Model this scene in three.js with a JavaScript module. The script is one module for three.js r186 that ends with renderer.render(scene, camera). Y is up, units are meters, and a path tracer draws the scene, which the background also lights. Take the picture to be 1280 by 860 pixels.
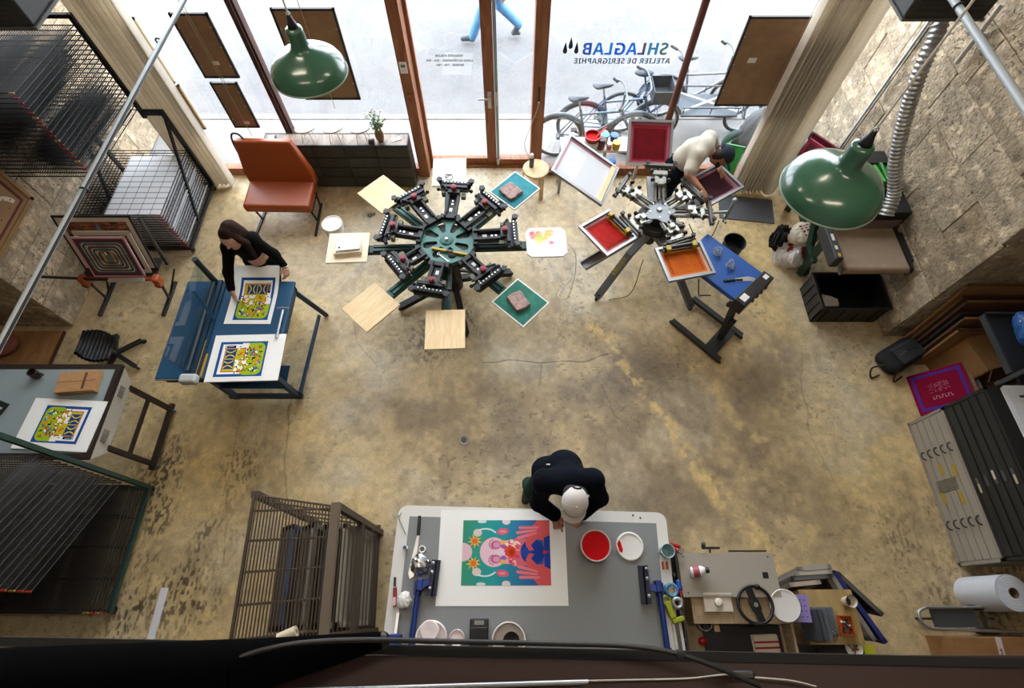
import * as THREE from 'three';
import { RoundedBoxGeometry } from 'three/addons/geometries/RoundedBoxGeometry.js';
import { mergeGeometries, toCreasedNormals } from 'three/addons/utils/BufferGeometryUtils.js';
import { MarchingCubes } from 'three/addons/objects/MarchingCubes.js';
import { TextGeometry } from 'three/addons/geometries/TextGeometry.js';
import { FontLoader } from 'three/addons/loaders/FontLoader.js';
import { RectAreaLightUniformsLib } from 'three/addons/lights/RectAreaLightUniformsLib.js';

// ---------------------------------------------------------------- camera, sky, light, exposure
const scene = new THREE.Scene();
const FOCAL = 650, EYE = 5.5, AXIS = THREE.MathUtils.degToRad(27.3);   // focal length in pixels of the 1280 x 860 frame; axis away from the nadir
const camera = new THREE.PerspectiveCamera(2 * THREE.MathUtils.radToDeg(Math.atan(430 / FOCAL)), 1280 / 860, 0.05, 200);
camera.position.set(0, EYE, 0);
camera.up.set(0, 0, -1);
camera.lookAt(0, EYE - Math.cos(AXIS), -Math.sin(AXIS));
scene.add(camera);
const renderer = new THREE.WebGLRenderer({ antialias: true });
renderer.toneMapping = THREE.LinearToneMapping;
renderer.toneMappingExposure = 1.55;
renderer.shadowMap.enabled = true;
RectAreaLightUniformsLib.init();
scene.background = new THREE.Color().setRGB(0.84, 0.92, 1.0);          // even overcast sky over the street
scene.backgroundIntensity = 6.2;
const UNSEEN_LAMP_POWER = 9.5;                                                // unseen ceiling light panels, out of view, that light the hall
const UNSEEN_LAMP_COLOUR = new THREE.Color().setRGB(1.0, 0.86, 0.68);

// ---------------------------------------------------------------- pixel -> place
const FW = new THREE.Vector3(0, -Math.cos(AXIS), -Math.sin(AXIS)), UPV = new THREE.Vector3(0, Math.sin(AXIS), -Math.cos(AXIS));
const ray = (x, y) => FW.clone().multiplyScalar(FOCAL).addScaledVector(UPV, 430 - y).add(new THREE.Vector3(x - 640, 0, 0));
const onRay = (d, t) => new THREE.Vector3(0, EYE, 0).addScaledVector(d, t);
const P = (x, y, h = 0) => { const d = ray(x, y); return onRay(d, (h - EYE) / d.y); };      // on the horizontal plane at height h
const PZ = (x, y, z) => { const d = ray(x, y); return onRay(d, z / d.z); };                 // on the plane z
const PX = (x, y, X) => { const d = ray(x, y); return onRay(d, X / d.x); };                 // on the plane x
const PD = (x, y, depth) => onRay(ray(x, y), depth / FOCAL);                                // at a distance along the lens axis
const V = (x, y, z) => new THREE.Vector3(x, y, z);

// ---------------------------------------------------------------- small random and noise helpers
let seedState = 20240611;
function rnd(a = 0, b = 1) { seedState = (seedState * 1664525 + 1013904223) >>> 0; return a + (b - a) * seedState / 4294967296; }
const pick = (list) => list[Math.floor(rnd() * list.length) % list.length];
function hash2(x, y) { let h = (Math.imul(x, 374761393) + Math.imul(y, 668265263)) | 0; h = Math.imul(h ^ (h >>> 13), 1274126177); return ((h ^ (h >>> 16)) >>> 0) / 4294967296; }
function noise2(x, y, wrap = 0) {
  const xi = Math.floor(x), yi = Math.floor(y); let fx = x - xi, fy = y - yi; fx = fx * fx * (3 - 2 * fx); fy = fy * fy * (3 - 2 * fy);
  const w = (k) => wrap ? ((k % wrap) + wrap) % wrap : k;
  const a = hash2(w(xi), w(yi)), b = hash2(w(xi + 1), w(yi)), c = hash2(w(xi), w(yi + 1)), d = hash2(w(xi + 1), w(yi + 1));
  return a + (b - a) * fx + (c - a) * fy + (a - b - c + d) * fx * fy;
}
function fbm(x, y, oct = 4, wrap = 0) { let s = 0, a = 0.5, n = 0; for (let k = 0; k < oct; k++) { s += a * noise2(x + k * 17.3 * (wrap ? 0 : 1), y, wrap ? wrap << k : 0); n += a; a *= 0.5; x *= 2; y *= 2; } return s / n; }
const clamp = (v, a = 0, b = 1) => Math.min(b, Math.max(a, v));
const lerp = (a, b, t) => a + (b - a) * t;
const smooth = (a, b, v) => { const t = clamp((v - a) / (b - a)); return t * t * (3 - 2 * t); };

// ---------------------------------------------------------------- textures and materials
function pixels(w, h, fn, srgb = true) {          // fn(u, v, i, j) -> [r, g, b] 0..255
  const d = new Uint8Array(w * h * 4);
  for (let j = 0; j < h; j++) for (let i = 0; i < w; i++) { const c = fn(i / w, j / h, i, j), o = (j * w + i) * 4; d[o] = clamp(c[0], 0, 255); d[o + 1] = clamp(c[1], 0, 255); d[o + 2] = clamp(c[2], 0, 255); d[o + 3] = 255; }
  const t = new THREE.DataTexture(d, w, h); t.magFilter = THREE.LinearFilter; t.minFilter = THREE.LinearFilter; t.wrapS = t.wrapT = THREE.RepeatWrapping;
  if (srgb) t.colorSpace = THREE.SRGBColorSpace; t.needsUpdate = true; return t;
}
function canvasTexture(w, h, draw) {
  const c = document.createElement('canvas'); c.width = w; c.height = h; const g = c.getContext('2d'); draw(g, w, h);
  const t = new THREE.CanvasTexture(c); t.colorSpace = THREE.SRGBColorSpace; t.magFilter = THREE.LinearFilter; return t;
}
function mat(color, roughness = 0.6, metalness = 0, more = {}) { return new THREE.MeshStandardMaterial({ color, roughness, metalness, ...more }); }
function phys(color, roughness, more) { return new THREE.MeshPhysicalMaterial({ color, roughness, ...more }); }
function blotchy(base, spread, scale, size = 256) {   // tileable mottled tint round a base colour
  const c = new THREE.Color(base), r = c.r, g = c.g, b = c.b, s = new THREE.Color();
  return pixels(size, size, (u, v) => { const n = 1 + spread * 2 * (fbm(u * scale, v * scale, 5, scale) - 0.5); s.setRGB(r * n, g * n, b * n).convertLinearToSRGB(); return [s.r * 255, s.g * 255, s.b * 255]; });
}

// ---------------------------------------------------------------- geometry helpers
const E0 = new THREE.Euler();
function moved(g, x = 0, y = 0, z = 0, rx = 0, ry = 0, rz = 0) { const m = new THREE.Matrix4().makeRotationFromEuler(new THREE.Euler(rx, ry, rz)); m.setPosition(x, y, z); g.applyMatrix4(m); return g; }
function uvMetres(g, s = 1) {                     // box-projected uv in metres
  if (g.index) g = g.toNonIndexed();
  const p = g.attributes.position, n = g.attributes.normal, uv = new Float32Array(p.count * 2);
  for (let i = 0; i < p.count; i += 3) {
    const nx = Math.abs(n.getX(i) + n.getX(i + 1) + n.getX(i + 2)), ny = Math.abs(n.getY(i) + n.getY(i + 1) + n.getY(i + 2)), nz = Math.abs(n.getZ(i) + n.getZ(i + 1) + n.getZ(i + 2));
    for (let k = i; k < i + 3; k++) {
      const x = p.getX(k), y = p.getY(k), z = p.getZ(k);
      const [a, b] = ny >= nx && ny >= nz ? [x, z] : nx >= nz ? [z, y] : [x, y];
      uv[k * 2] = a * s; uv[k * 2 + 1] = b * s;
    }
  }
  g.setAttribute('uv', new THREE.BufferAttribute(uv, 2)); return g;
}
const box = (w, h, d, x = 0, y = 0, z = 0, rx = 0, ry = 0, rz = 0) => moved(new THREE.BoxGeometry(w, h, d), x, y, z, rx, ry, rz);      // centred
const slab = (x0, x1, y0, y1, z0, z1) => box(x1 - x0, y1 - y0, z1 - z0, (x0 + x1) / 2, (y0 + y1) / 2, (z0 + z1) / 2);
const rbox = (w, h, d, r, x = 0, y = 0, z = 0, rx = 0, ry = 0, rz = 0, seg = 2) => moved(new RoundedBoxGeometry(w, h, d, seg, Math.min(r, w / 2.01, h / 2.01, d / 2.01)), x, y, z, rx, ry, rz);
const cyl = (r0, r1, h, x = 0, y = 0, z = 0, rx = 0, ry = 0, rz = 0, n = 24) => moved(new THREE.CylinderGeometry(r1, r0, h, n), x, y, z, rx, ry, rz);   // r0 bottom, r1 top
const ball = (r, x = 0, y = 0, z = 0, sx = 1, sy = 1, sz = 1, n = 14) => { const g = new THREE.SphereGeometry(r, n * 2, n); g.scale(sx, sy, sz); return moved(g, x, y, z); };
const torus = (R, r, x = 0, y = 0, z = 0, rx = 0, ry = 0, rz = 0, arc = Math.PI * 2, n = 32, m = 8) => moved(new THREE.TorusGeometry(R, r, m, n, arc), x, y, z, rx, ry, rz);
const lathe = (pts, n = 32, x = 0, y = 0, z = 0) => moved(new THREE.LatheGeometry(pts.map(([a, b]) => new THREE.Vector2(a, b)), n), x, y, z);
const vec = (p) => p.isVector3 ? p : new THREE.Vector3(...p);
const _m = new THREE.Matrix4();
function rod(a, b, r, n = 8, r2 = r) {             // round bar between two points
  a = vec(a); b = vec(b); const d = b.clone().sub(a), L = d.length(); const g = new THREE.CylinderGeometry(r2, r, L, n); g.translate(0, L / 2, 0);
  g.applyQuaternion(new THREE.Quaternion().setFromUnitVectors(V(0, 1, 0), d.normalize())); g.translate(a.x, a.y, a.z); return g;
}
function bar(a, b, w, t, up = V(0, 1, 0)) {        // rectangular bar between two points: w sideways, t along up
  a = vec(a); b = vec(b); const z = b.clone().sub(a), L = z.length(); z.normalize();
  let u = Math.abs(z.dot(up)) > 0.99 ? V(0, 0, 1) : up; const x = u.clone().cross(z).normalize(), y = z.clone().cross(x);
  const g = new THREE.BoxGeometry(w, t, L); g.applyMatrix4(_m.makeBasis(x, y, z).clone().setPosition(a.clone().add(b).multiplyScalar(0.5))); return g;
}
function wire(pts, r, n = 40, m = 6, closed = false) { return new THREE.TubeGeometry(new THREE.CatmullRomCurve3(pts.map(vec), closed, 'centripetal'), n, r, m, closed); }
function bentRod(pts, r, m = 6) { const c = new THREE.CurvePath(); pts = pts.map(vec); for (let k = 0; k + 1 < pts.length; k++) c.add(new THREE.LineCurve3(pts[k], pts[k + 1])); return merge(pts.slice(1).map((q, k) => rod(pts[k], q, r, m)).concat(pts.slice(1, -1).map((q) => ball(r, q.x, q.y, q.z, 1, 1, 1, 5)))); }
function prism(outline, h, bevel = 0) {            // outline in x,z seen from above (z down the page), extruded up from y = 0
  const s = new THREE.Shape(outline.map(([x, z]) => new THREE.Vector2(x, -z)));
  const g = new THREE.ExtrudeGeometry(s, { depth: h - 2 * bevel, bevelEnabled: bevel > 0, bevelThickness: bevel, bevelSize: bevel, bevelOffset: -bevel, bevelSegments: 2 }); g.rotateX(-Math.PI / 2); g.translate(0, bevel, 0); return g;
}
function plate(shape, t) { const g = new THREE.ExtrudeGeometry(shape, { depth: t, bevelEnabled: false, curveSegments: 16 }); g.rotateX(-Math.PI / 2); return g; }
function merge(list) {
  list = list.flat(3).filter(Boolean).map((g) => { if (g.index) g = g.toNonIndexed(); for (const k of Object.keys(g.attributes)) if (!['position', 'normal', 'uv'].includes(k)) g.deleteAttribute(k); return g; });
  if (list.length === 1) return list[0];
  return mergeGeometries(list, false);
}
function flatUV(g, w, d, x0 = -w / 2, z0 = -d / 2) {   // uv 0..1 over a sheet seen from above, its top towards -z
  if (g.index) g = g.toNonIndexed(); const p = g.attributes.position, uv = new Float32Array(p.count * 2);
  for (let i = 0; i < p.count; i++) { uv[i * 2] = (p.getX(i) - x0) / w; uv[i * 2 + 1] = 1 - (p.getZ(i) - z0) / d; }
  g.setAttribute('uv', new THREE.BufferAttribute(uv, 2)); return g;
}

// ---------------------------------------------------------------- naming
const taken = {};
function numbered(name) { const n = taken[name] = (taken[name] ?? -1) + 1; return n ? `${name}_${String(n).padStart(3, '0')}` : name; }
function tag(o, label, category, group, kind) { o.userData.label = label; o.userData.category = category; if (group) o.userData.group = group; if (kind) o.userData.kind = kind; return o; }
function thing(name, label, category, at = V(0, 0, 0), turn = 0, group, kind) {
  const o = new THREE.Group(); o.name = numbered(name); o.position.copy(vec(at)); o.rotation.y = turn; scene.add(o); return tag(o, label, category, group, kind);
}
function part(parent, name, geoms, material, label) {
  const m = new THREE.Mesh(merge([geoms]), material); m.name = name; m.castShadow = m.receiveShadow = true; if (label) m.userData.label = label; parent.add(m); return m;
}
function solo(name, label, category, geoms, material, at = V(0, 0, 0), turn = 0, group, kind) {   // a thing that is one mesh
  const m = new THREE.Mesh(merge([geoms]), material); m.name = numbered(name); m.castShadow = m.receiveShadow = true; m.position.copy(vec(at)); m.rotation.y = turn; scene.add(m); return tag(m, label, category, group, kind);
}
function again(o, label, at, turn, group) { const c = o.clone(); c.name = numbered(o.name.replace(/_\d{3}$/, '')); c.userData = { ...o.userData, label: label ?? o.userData.label }; if (group) c.userData.group = group; c.position.copy(vec(at)); c.rotation.y = turn; scene.add(c); return c; }
function rect(quad, h) {                          // four pixel corners (far left, far right, near right, near left) of a level rectangle -> centre, size, turn
  const [a, b, c, d] = quad.map(([x, y]) => P(x, y, h));
  const w = (a.distanceTo(b) + c.distanceTo(d)) / 2, l = (a.distanceTo(d) + b.distanceTo(c)) / 2, m = a.clone().add(b).add(c).add(d).multiplyScalar(0.25);
  const x = b.clone().sub(a).add(c).sub(d).normalize(), z = d.clone().sub(a).add(c).sub(b).normalize();
  const turn = (Math.atan2(-x.z, x.x) + Math.atan2(z.x, z.z)) / 2;
  return { at: m, w, l, turn };
}
const onFloor = (v) => V(v.x, 0, v.z);
// ---------------------------------------------------------------- materials of the place
const FZ = -5.6, XL = -5.31, XR = 4.45, XLB = -6.4, XRB = 5.55, ZB = 4.2, YC = 6.6;   // window plane, stone piers, recess walls, back wall, ceiling
const FX0 = -6.6, FX1 = 5.9, FZ0 = -5.75, FZ1 = 4.4;
function floorTextures() {
  const N = 1408, W = FX1 - FX0, D = FZ1 - FZ0, stains = [];
  const st = (px, py, r, k, amt, sx = 1, sz = 1, rot = 0) => { const p = P(px, py); stains.push([p.x, p.z, r, k, amt, sx, sz, Math.cos(rot), Math.sin(rot)]); };
  // k: 0 grey-brown damp stain, 1 pale worn yellow, 2 dark dirt, 3 pale grey
  st(790, 470, 0.5, 0, 1, 1.3, 1); st(700, 500, 0.7, 0, 0.8); st(620, 530, 0.6, 0, 0.7); st(830, 560, 0.7, 0, 0.7, 1, 1.5); st(930, 560, 0.5, 0, 0.8, 1, 2, 0.5);
  st(860, 640, 0.6, 0, 0.5); st(1000, 640, 0.5, 0, 0.5); st(760, 590, 0.6, 0, 0.4); st(500, 520, 0.35, 0, 0.6, 2, 0.7); st(560, 640, 0.5, 0, 0.4); st(960, 480, 0.4, 0, 0.7, 1, 2, 0.5);
  st(640, 440, 0.45, 3, 0.6); st(520, 470, 0.4, 3, 0.5); st(450, 500, 0.4, 3, 0.4, 1, 2.5); st(1050, 480, 0.5, 3, 0.4);
  st(235, 640, 0.8, 1, 0.5); st(260, 560, 0.5, 1, 0.4); st(430, 590, 0.6, 1, 0.35);
  st(190, 660, 0.35, 2, 0.6, 0.5, 3); st(200, 590, 0.3, 2, 0.5); st(260, 700, 0.4, 2, 0.5, 0.6, 2); st(230, 740, 0.3, 2, 0.6); st(310, 580, 0.3, 2, 0.4); st(165, 770, 0.4, 2, 0.7);
  st(462, 268, 0.05, 2, 2.2, 1.4, 1); st(1230, 640, 0.5, 2, 0.5); st(1150, 680, 0.5, 2, 0.35); st(1230, 740, 0.5, 2, 0.7); st(540, 425, 0.3, 2, 0.5); st(590, 400, 0.3, 2, 0.5); st(700, 395, 0.25, 2, 0.25);
  const lines = [];   // cracks, slab joints and the worn yellow wheel track, as polylines on the floor
  const ln = (pts, w, k, amt) => lines.push([pts.map(([x, y]) => P(x, y)), w, k, amt]);
  ln([[362, 480], [357, 600], [352, 800]], 0.007, 2, 0.45); ln([[600, 452], [660, 450], [735, 452], [770, 440]], 0.008, 2, 0.7); ln([[678, 452], [675, 485]], 0.006, 2, 0.6);
  ln([[750, 480], [766, 520], [780, 530]], 0.006, 2, 0.5); ln([[440, 380], [445, 430], [470, 455]], 0.005, 2, 0.4); ln([[300, 520], [285, 600], [280, 700]], 0.005, 2, 0.4); ln([[1000, 440], [1010, 540], [1060, 640]], 0.005, 2, 0.4);
  ln([[735, 400], [790, 470], [860, 560], [940, 670], [985, 740]], 0.10, 1, 1); ln([[870, 460], [950, 560], [1020, 660]], 0.07, 1, 0.7); ln([[960, 420], [990, 500], [1060, 560]], 0.05, 1, 0.4);
  const rgb = new Float32Array(N * N * 3), hgt = new Float32Array(N * N);
  const base = [[198, 174, 132], [128, 112, 92], [216, 186, 126], [70, 58, 44], [200, 190, 170]];
  const mixTo = (c, t, a) => { c[0] += (t[0] - c[0]) * a; c[1] += (t[1] - c[1]) * a; c[2] += (t[2] - c[2]) * a; };
  const field = new Float32Array(N * N), fieldK = new Uint8Array(N * N);
  for (const [pts, w, k, amt] of lines) for (let s = 0; s + 1 < pts.length; s++) {
    const a = pts[s], b = pts[s + 1], pad = w * 3 + 0.1;
    const i0 = Math.max(0, Math.floor((Math.min(a.x, b.x) - pad - FX0) / W * N)), i1 = Math.min(N - 1, Math.ceil((Math.max(a.x, b.x) + pad - FX0) / W * N));
    const j0 = Math.max(0, Math.floor((Math.min(a.z, b.z) - pad - FZ0) / D * N)), j1 = Math.min(N - 1, Math.ceil((Math.max(a.z, b.z) + pad - FZ0) / D * N));
    const dx = b.x - a.x, dz = b.z - a.z, L2 = dx * dx + dz * dz;
    for (let j = j0; j <= j1; j++) for (let i = i0; i <= i1; i++) {
      let x = FX0 + i / N * W, z = FZ0 + j / N * D; const wob = k === 2 ? 0.05 : 0.12; x += wob * (fbm(x * 3, z * 3, 3) - 0.5) * 2; z += wob * (fbm(x * 3 + 9, z * 3 + 5, 3) - 0.5) * 2;
      const t = clamp(((x - a.x) * dx + (z - a.z) * dz) / L2), d = Math.hypot(x - a.x - t * dx, z - a.z - t * dz);
      const v = amt * (1 - smooth(w * 0.3, w * 1.6, d)); if (v > field[j * N + i]) { field[j * N + i] = v; fieldK[j * N + i] = k; }
    }
  }
  const t = pixels(N, N, (u, v, i, j) => {
    const x = FX0 + u * W, z = FZ0 + v * D, c = base[0].slice();
    const wx = x + 0.35 * (fbm(x * 1.3, z * 1.3, 3) - 0.5), wz = z + 0.35 * (fbm(x * 1.3 + 40, z * 1.3 + 7, 3) - 0.5);
    const big = fbm(wx * 0.6 + 3, wz * 0.6 + 8, 4), mid = fbm(wx * 2.2, wz * 2.2, 4), fine = fbm(x * 16, z * 16, 3), grit = hash2(i, j);
    mixTo(c, base[2], smooth(0.5, 0.75, big) * 0.55); mixTo(c, base[1], smooth(0.42, 0.78, mid) * 0.28); mixTo(c, base[4], smooth(0.5, 0.7, fbm(wx * 1.1 + 70, wz * 1.1, 4)) * 0.45);
    for (const s of stains) { const ax = x - s[0], az = z - s[1], rx = (ax * s[7] + az * s[8]) / s[5], rz = (az * s[7] - ax * s[8]) / s[6], q = Math.hypot(rx, rz) / s[2]; if (q > 1.9) continue;
      const edge = (1 - smooth(0.3, 1.5, q)) * s[4] * (0.25 + 1.1 * smooth(0.35, 0.66, fbm(x * 3.1 + s[2] * 50, z * 3.1, 4))); const grit2 = s[3] === 2 ? 0.18 + 1.1 * smooth(0.50, 0.66, fbm(x * 46 + 3 * fbm(x * 3, z * 3, 2), z * 24 + 3, 2)) : 1; mixTo(c, base[s[3] + 1], clamp(edge * 0.75 * grit2, 0, 0.92)); }
    const f = field[j * N + i]; if (f > 0) { const k = fieldK[j * N + i]; mixTo(c, base[k + 1], clamp(f * (k === 1 ? 0.08 + 0.8 * smooth(0.40, 0.64, fbm(x * 12, z * 12, 3)) : 0.45 + 0.5 * fbm(x * 8, z * 8, 2)))); }
    const scuff = smooth(0.60, 0.72, fbm(x * 7 + 11, z * 3.2, 4)); mixTo(c, base[3], scuff * 0.10);
    const speck = smooth(0.70, 0.80, fbm(x * 26, z * 26, 2)) * smooth(0.42, 0.62, fbm(x * 1.5 + 20, z * 1.5, 3)); mixTo(c, base[3], speck * 0.28);
    const k = 0.86 + 0.24 * fine + 0.12 * (grit - 0.5); hgt[j * N + i] = 0.5 + 0.25 * (fine - 0.5) - speck * 0.4 - (fieldK[j * N + i] === 2 ? f * 0.5 : 0);
    return [c[0] * k, c[1] * k, c[2] * k];
  });
  const r = pixels(1024, 1024, (u, v, i, j) => { const h = hgt[Math.floor(v * N) * N + Math.floor(u * N)], g = 118 + 70 * fbm(u * 14, v * 12, 4) + (0.5 - h) * 120; return [g, g, g]; }, false);
  const b = pixels(1024, 1024, (u, v) => { const h = hgt[Math.floor(v * N) * N + Math.floor(u * N)] * 255; return [h, h, h]; }, false);
  return { t, r, b };
}
const stoneTex = pixels(512, 512, (u, v) => {
  const a = fbm(u * 6, v * 6, 5, 6), b = fbm(u * 40, v * 40, 2, 40), pit = 0.6 * smooth(0.66, 0.76, fbm(u * 52, v * 52, 2, 52)) * smooth(0.5, 0.7, fbm(u * 4, v * 4, 3, 4)), k = 0.76 + 0.4 * a + 0.26 * (b - 0.5) + 0.2 * smooth(0.55, 0.75, fbm(u * 14 + 5, v * 14, 3, 14));
  return [lerp(186, 92, pit) * k, lerp(173, 82, pit) * k, lerp(153, 70, pit) * k];
});
const stoneBump = pixels(512, 512, (u, v) => { const b = 255 * (0.45 * fbm(u * 18, v * 18, 4, 18) + 0.4 * fbm(u * 60, v * 60, 2, 60) + 0.15) - 60 * smooth(0.66, 0.76, fbm(u * 52, v * 52, 2, 52)); return [b, b, b]; }, false);
const stoneMats = ['#eee8de', '#e4dcd0', '#dad0c2', '#e8e0d4'].map((c) => mat(c, 0.95, 0, { map: stoneTex, bumpMap: stoneBump, bumpScale: 0.02 }));
const mortar = mat('#b3a58e', 0.98, 0, { map: stoneTex });
const woodTex = (a, b, rep = 1, n = 256) => { const ca = new THREE.Color(a), cb = new THREE.Color(b); return pixels(n, n, (u, v) => { const g = fbm(u * 30 + 3 * fbm(u * 3, v * 3, 3, 3), v * 3, 4), k = clamp(0.2 + 1.1 * (g - 0.2) + 0.3 * (fbm(u * 80, v * 6, 2) - 0.5)); const s = ca.clone().lerp(cb, k).convertLinearToSRGB(); return [s.r * 255, s.g * 255, s.b * 255]; }); };
const frameWood = mat('#ffffff', 0.5, 0, { map: woodTex('#6e3a1e', '#a96c42') });
const darkWood = mat('#ffffff', 0.55, 0, { map: woodTex('#2a1510', '#4a281c') });
const paneGlass = new THREE.MeshPhysicalMaterial({ color: '#ffffff', roughness: 0.0, transmission: 1, thickness: 0, ior: 1.45 });
const steel = mat('#b9bcbf', 0.32, 0.9), zinc = mat('#9aa3a8', 0.45, 0.75), blackPaint = mat('#141414', 0.45), blackMatt = mat('#1b1b1c', 0.8), whitePlastic = mat('#e8e7e4', 0.4), whitePaint = mat('#dcdad4', 0.5);
const asphaltTex = pixels(256, 256, (u, v, i, j) => { const k = 94 + 15 * fbm(u * 6, v * 6, 4, 6) + 18 * (hash2(i, j) - 0.5); return [k + 2, k + 1, k + 2]; });
const paveTex = pixels(256, 256, (u, v, i, j) => { const k = 128 + 20 * (fbm(u * 8, v * 8, 4, 8) - 0.5) + 12 * (hash2(i, j) - 0.5); return [k + 2, k, k - 1]; });

// ---------------------------------------------------------------- floor, ceiling, walls
{
  const ft = floorTextures(), g = new THREE.PlaneGeometry(1, 1);
  const b = slab(FX0, FX1, -0.12, 0, FZ0, FZ1), p = b.attributes.position, uv = b.attributes.uv;
  for (let i = 0; i < p.count; i++) uv.setXY(i, (p.getX(i) - FX0) / (FX1 - FX0), (p.getZ(i) - FZ0) / (FZ1 - FZ0));
  solo('floor', 'worn yellowish concrete floor with grey stains and fine cracks', 'floor', b, new THREE.MeshStandardMaterial({ map: ft.t, roughnessMap: ft.r, roughness: 0.66, bumpMap: ft.b, bumpScale: 0.004 }), V(0, 0, 0), 0, null, 'structure');
  const c = solo('ceiling', 'off-white plaster ceiling high above the hall', 'ceiling', slab(-6.7, 5.9, YC, YC + 0.15, FZ - 0.15, 4.4), mat('#cfc9bd', 0.9), V(0, 0, 0), 0, null, 'structure');
}
function chamferBlock(w, h, d, c) {               // block whose front face (towards +z) has chamfered edges; back left open inside the wall
  const x = w / 2, y = h / 2, a = [[-x, -y, 0], [x, -y, 0], [x, y, 0], [-x, y, 0]], m = a.map(([p, q]) => [p, q, d - c]), f = a.map(([p, q]) => [p - Math.sign(p) * c, q - Math.sign(q) * c, d]), pos = [];
  const quad = (p, q, r, s) => pos.push(...p, ...q, ...r, ...p, ...r, ...s);
  for (let k = 0; k < 4; k++) { const n = (k + 1) % 4; quad(a[k], a[n], m[n], m[k]); quad(m[k], m[n], f[n], f[k]); }
  quad(...f); const g = new THREE.BufferGeometry(); g.setAttribute('position', new THREE.BufferAttribute(new Float32Array(pos), 3)); g.computeVertexNormals(); return g;
}
function masonry(wall, o, uDir, width, y0, y1, n, proud = 0.035, hMin = 0.40, hMax = 0.55, skip) {   // courses of stone blocks on the wall face through o, along uDir, facing n
  const ry = Math.atan2(n.x, n.z); let y = y0, row = 0;
  while (y < y1 - 0.05) {
    let h = rnd(hMin, hMax); if (y + h > y1 - 0.2) h = y1 - y; let u = row++ % 2 ? -rnd(0.1, 0.45) : 0;
    while (u < width - 0.02) {
      let w = rnd(0.6, 1.2), a = Math.max(0, u), b = Math.min(width, u + w); if (width - b < 0.2) b = width; u = b;
      if (b - a < 0.06) continue; const uc = (a + b) / 2, yc = y + h / 2; if (skip && skip(uc, yc)) continue;
      const g = chamferBlock(b - a - 0.006, h - 0.006, proud + rnd(-0.006, 0.006), 0.006); const uvs = [], p = g.attributes.position, ou = rnd(0, 5), ov = rnd(0, 5); for (let i = 0; i < p.count; i++) uvs.push((p.getX(i) + ou) * 0.8, (p.getY(i) + ov) * 0.8 + p.getZ(i)); g.setAttribute('uv', new THREE.BufferAttribute(new Float32Array(uvs), 2));
      moved(g, 0, 0, 0, 0, ry, 0); g.translate(o.x + uDir.x * uc, yc, o.z + uDir.z * uc); part(wall, 'stone_block', g, stoneMats[Math.floor(rnd(0, 4))]);
    }
    y += h;
  }
}
{
  const L = thing('wall_left', 'pale limestone block wall and pier left of the shop window', 'wall', V(0, 0, 0), 0, null, 'structure');
  part(L, 'masonry_core', uvMetres(merge([slab(-6.7, XL - 0.035, 0, YC, -6.7, -3.1), slab(-6.7, XLB, 0, YC, -3.1, 4.4)])), mortar);
  masonry(L, V(XL - 0.035, 0, -3.08), V(0, 0, -1), 3.6, 0, 3.4, V(1, 0, 0)); masonry(L, V(XL - 0.02, 0, -3.115), V(-1, 0, 0), 1.07, 0, 2.6, V(0, 0, 1));
  masonry(L, V(XLB, 0, 0.4), V(0, 0, -1), 3.4, 0, 1.2, V(1, 0, 0));
  const R = thing('wall_right', 'rough limestone block wall and pier right of the shop window', 'wall', V(0, 0, 0), 0, null, 'structure');
  part(R, 'masonry_core', uvMetres(merge([slab(XR + 0.035, 5.9, 0, YC, -6.7, -2.96), slab(XRB + 0.03, 5.9, 0, YC, -2.96, 4.4)])), mortar);
  masonry(R, V(XR + 0.035, 0, -6.7), V(0, 0, 1), 3.76, 0, 1.72, V(-1, 0, 0)); masonry(R, V(XR + 0.035, 0, -6.7), V(0, 0, 1), 3.76, 1.74, 4.2, V(-1, 0, 0), 0.075, 0.40, 0.56, (u, y) => y > 2.02 && y < 2.3 && u > 0.9 && u < 1.9);
  masonry(R, V(XR + 0.035, 0, -2.975), V(1, 0, 0), 1.1, 0, 3.0, V(0, 0, 1)); masonry(R, V(XRB + 0.03, 0, -2.9), V(0, 0, 1), 3.3, 0, 1.4, V(-1, 0, 0));
  solo('wall_back', 'plain plastered back wall below the mezzanine', 'wall', slab(-6.7, 5.9, 0, YC, ZB, 4.4), mat('#b8ad9a', 0.9), V(0, 0, 0), 0, null, 'structure');
  solo('wall_front', 'plain wall band above the tall shop windows', 'wall', slab(-6.7, 5.9, 5.2, YC, FZ - 0.15, FZ + 0.05), mat('#c4b8a2', 0.9), V(0, 0, 0), 0, null, 'structure');
}
// ---------------------------------------------------------------- shop front
const post = (name, label, g) => solo(name, label, 'post', g, frameWood, V(0, 0, 0), 0, null, 'structure');
post('trim_1', 'thick brown wooden post left of the glass door', uvMetres(slab(-1.30, -1.17, 0, 5.2, -5.86, -5.52), 1));
post('trim_2', 'thick brown wooden post right of the glass door', uvMetres(slab(0.25, 0.40, 0, 5.2, -5.86, -5.52), 1));
solo('trim_3', 'slim dark red-brown mullion of the window behind the drawer cabinet', 'post', uvMetres(merge([slab(-2.95, -2.86, 0, 5.2, -5.66, -5.56), slab(-2.925, -2.885, 0, 5.2, -5.56, -5.53)]), 1), darkWood, V(0, 0, 0), 0, null, 'structure');
solo('trim_4', 'slim round reddish mullion of the window by the parked bicycles', 'post', merge([rod([2.0, 0, -5.6], [2.0, 5.2, -5.6], 0.042, 16)]), mat('#5a2a1c', 0.4), V(0, 0, 0), 0, null, 'structure');
solo('trim_5', 'small brown wooden stub beam above the shop windows', 'post', uvMetres(slab(XL, XR, 5.08, 5.2, -5.7, -5.5), 1), frameWood, V(0, 0, 0), 0, null, 'structure');
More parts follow.
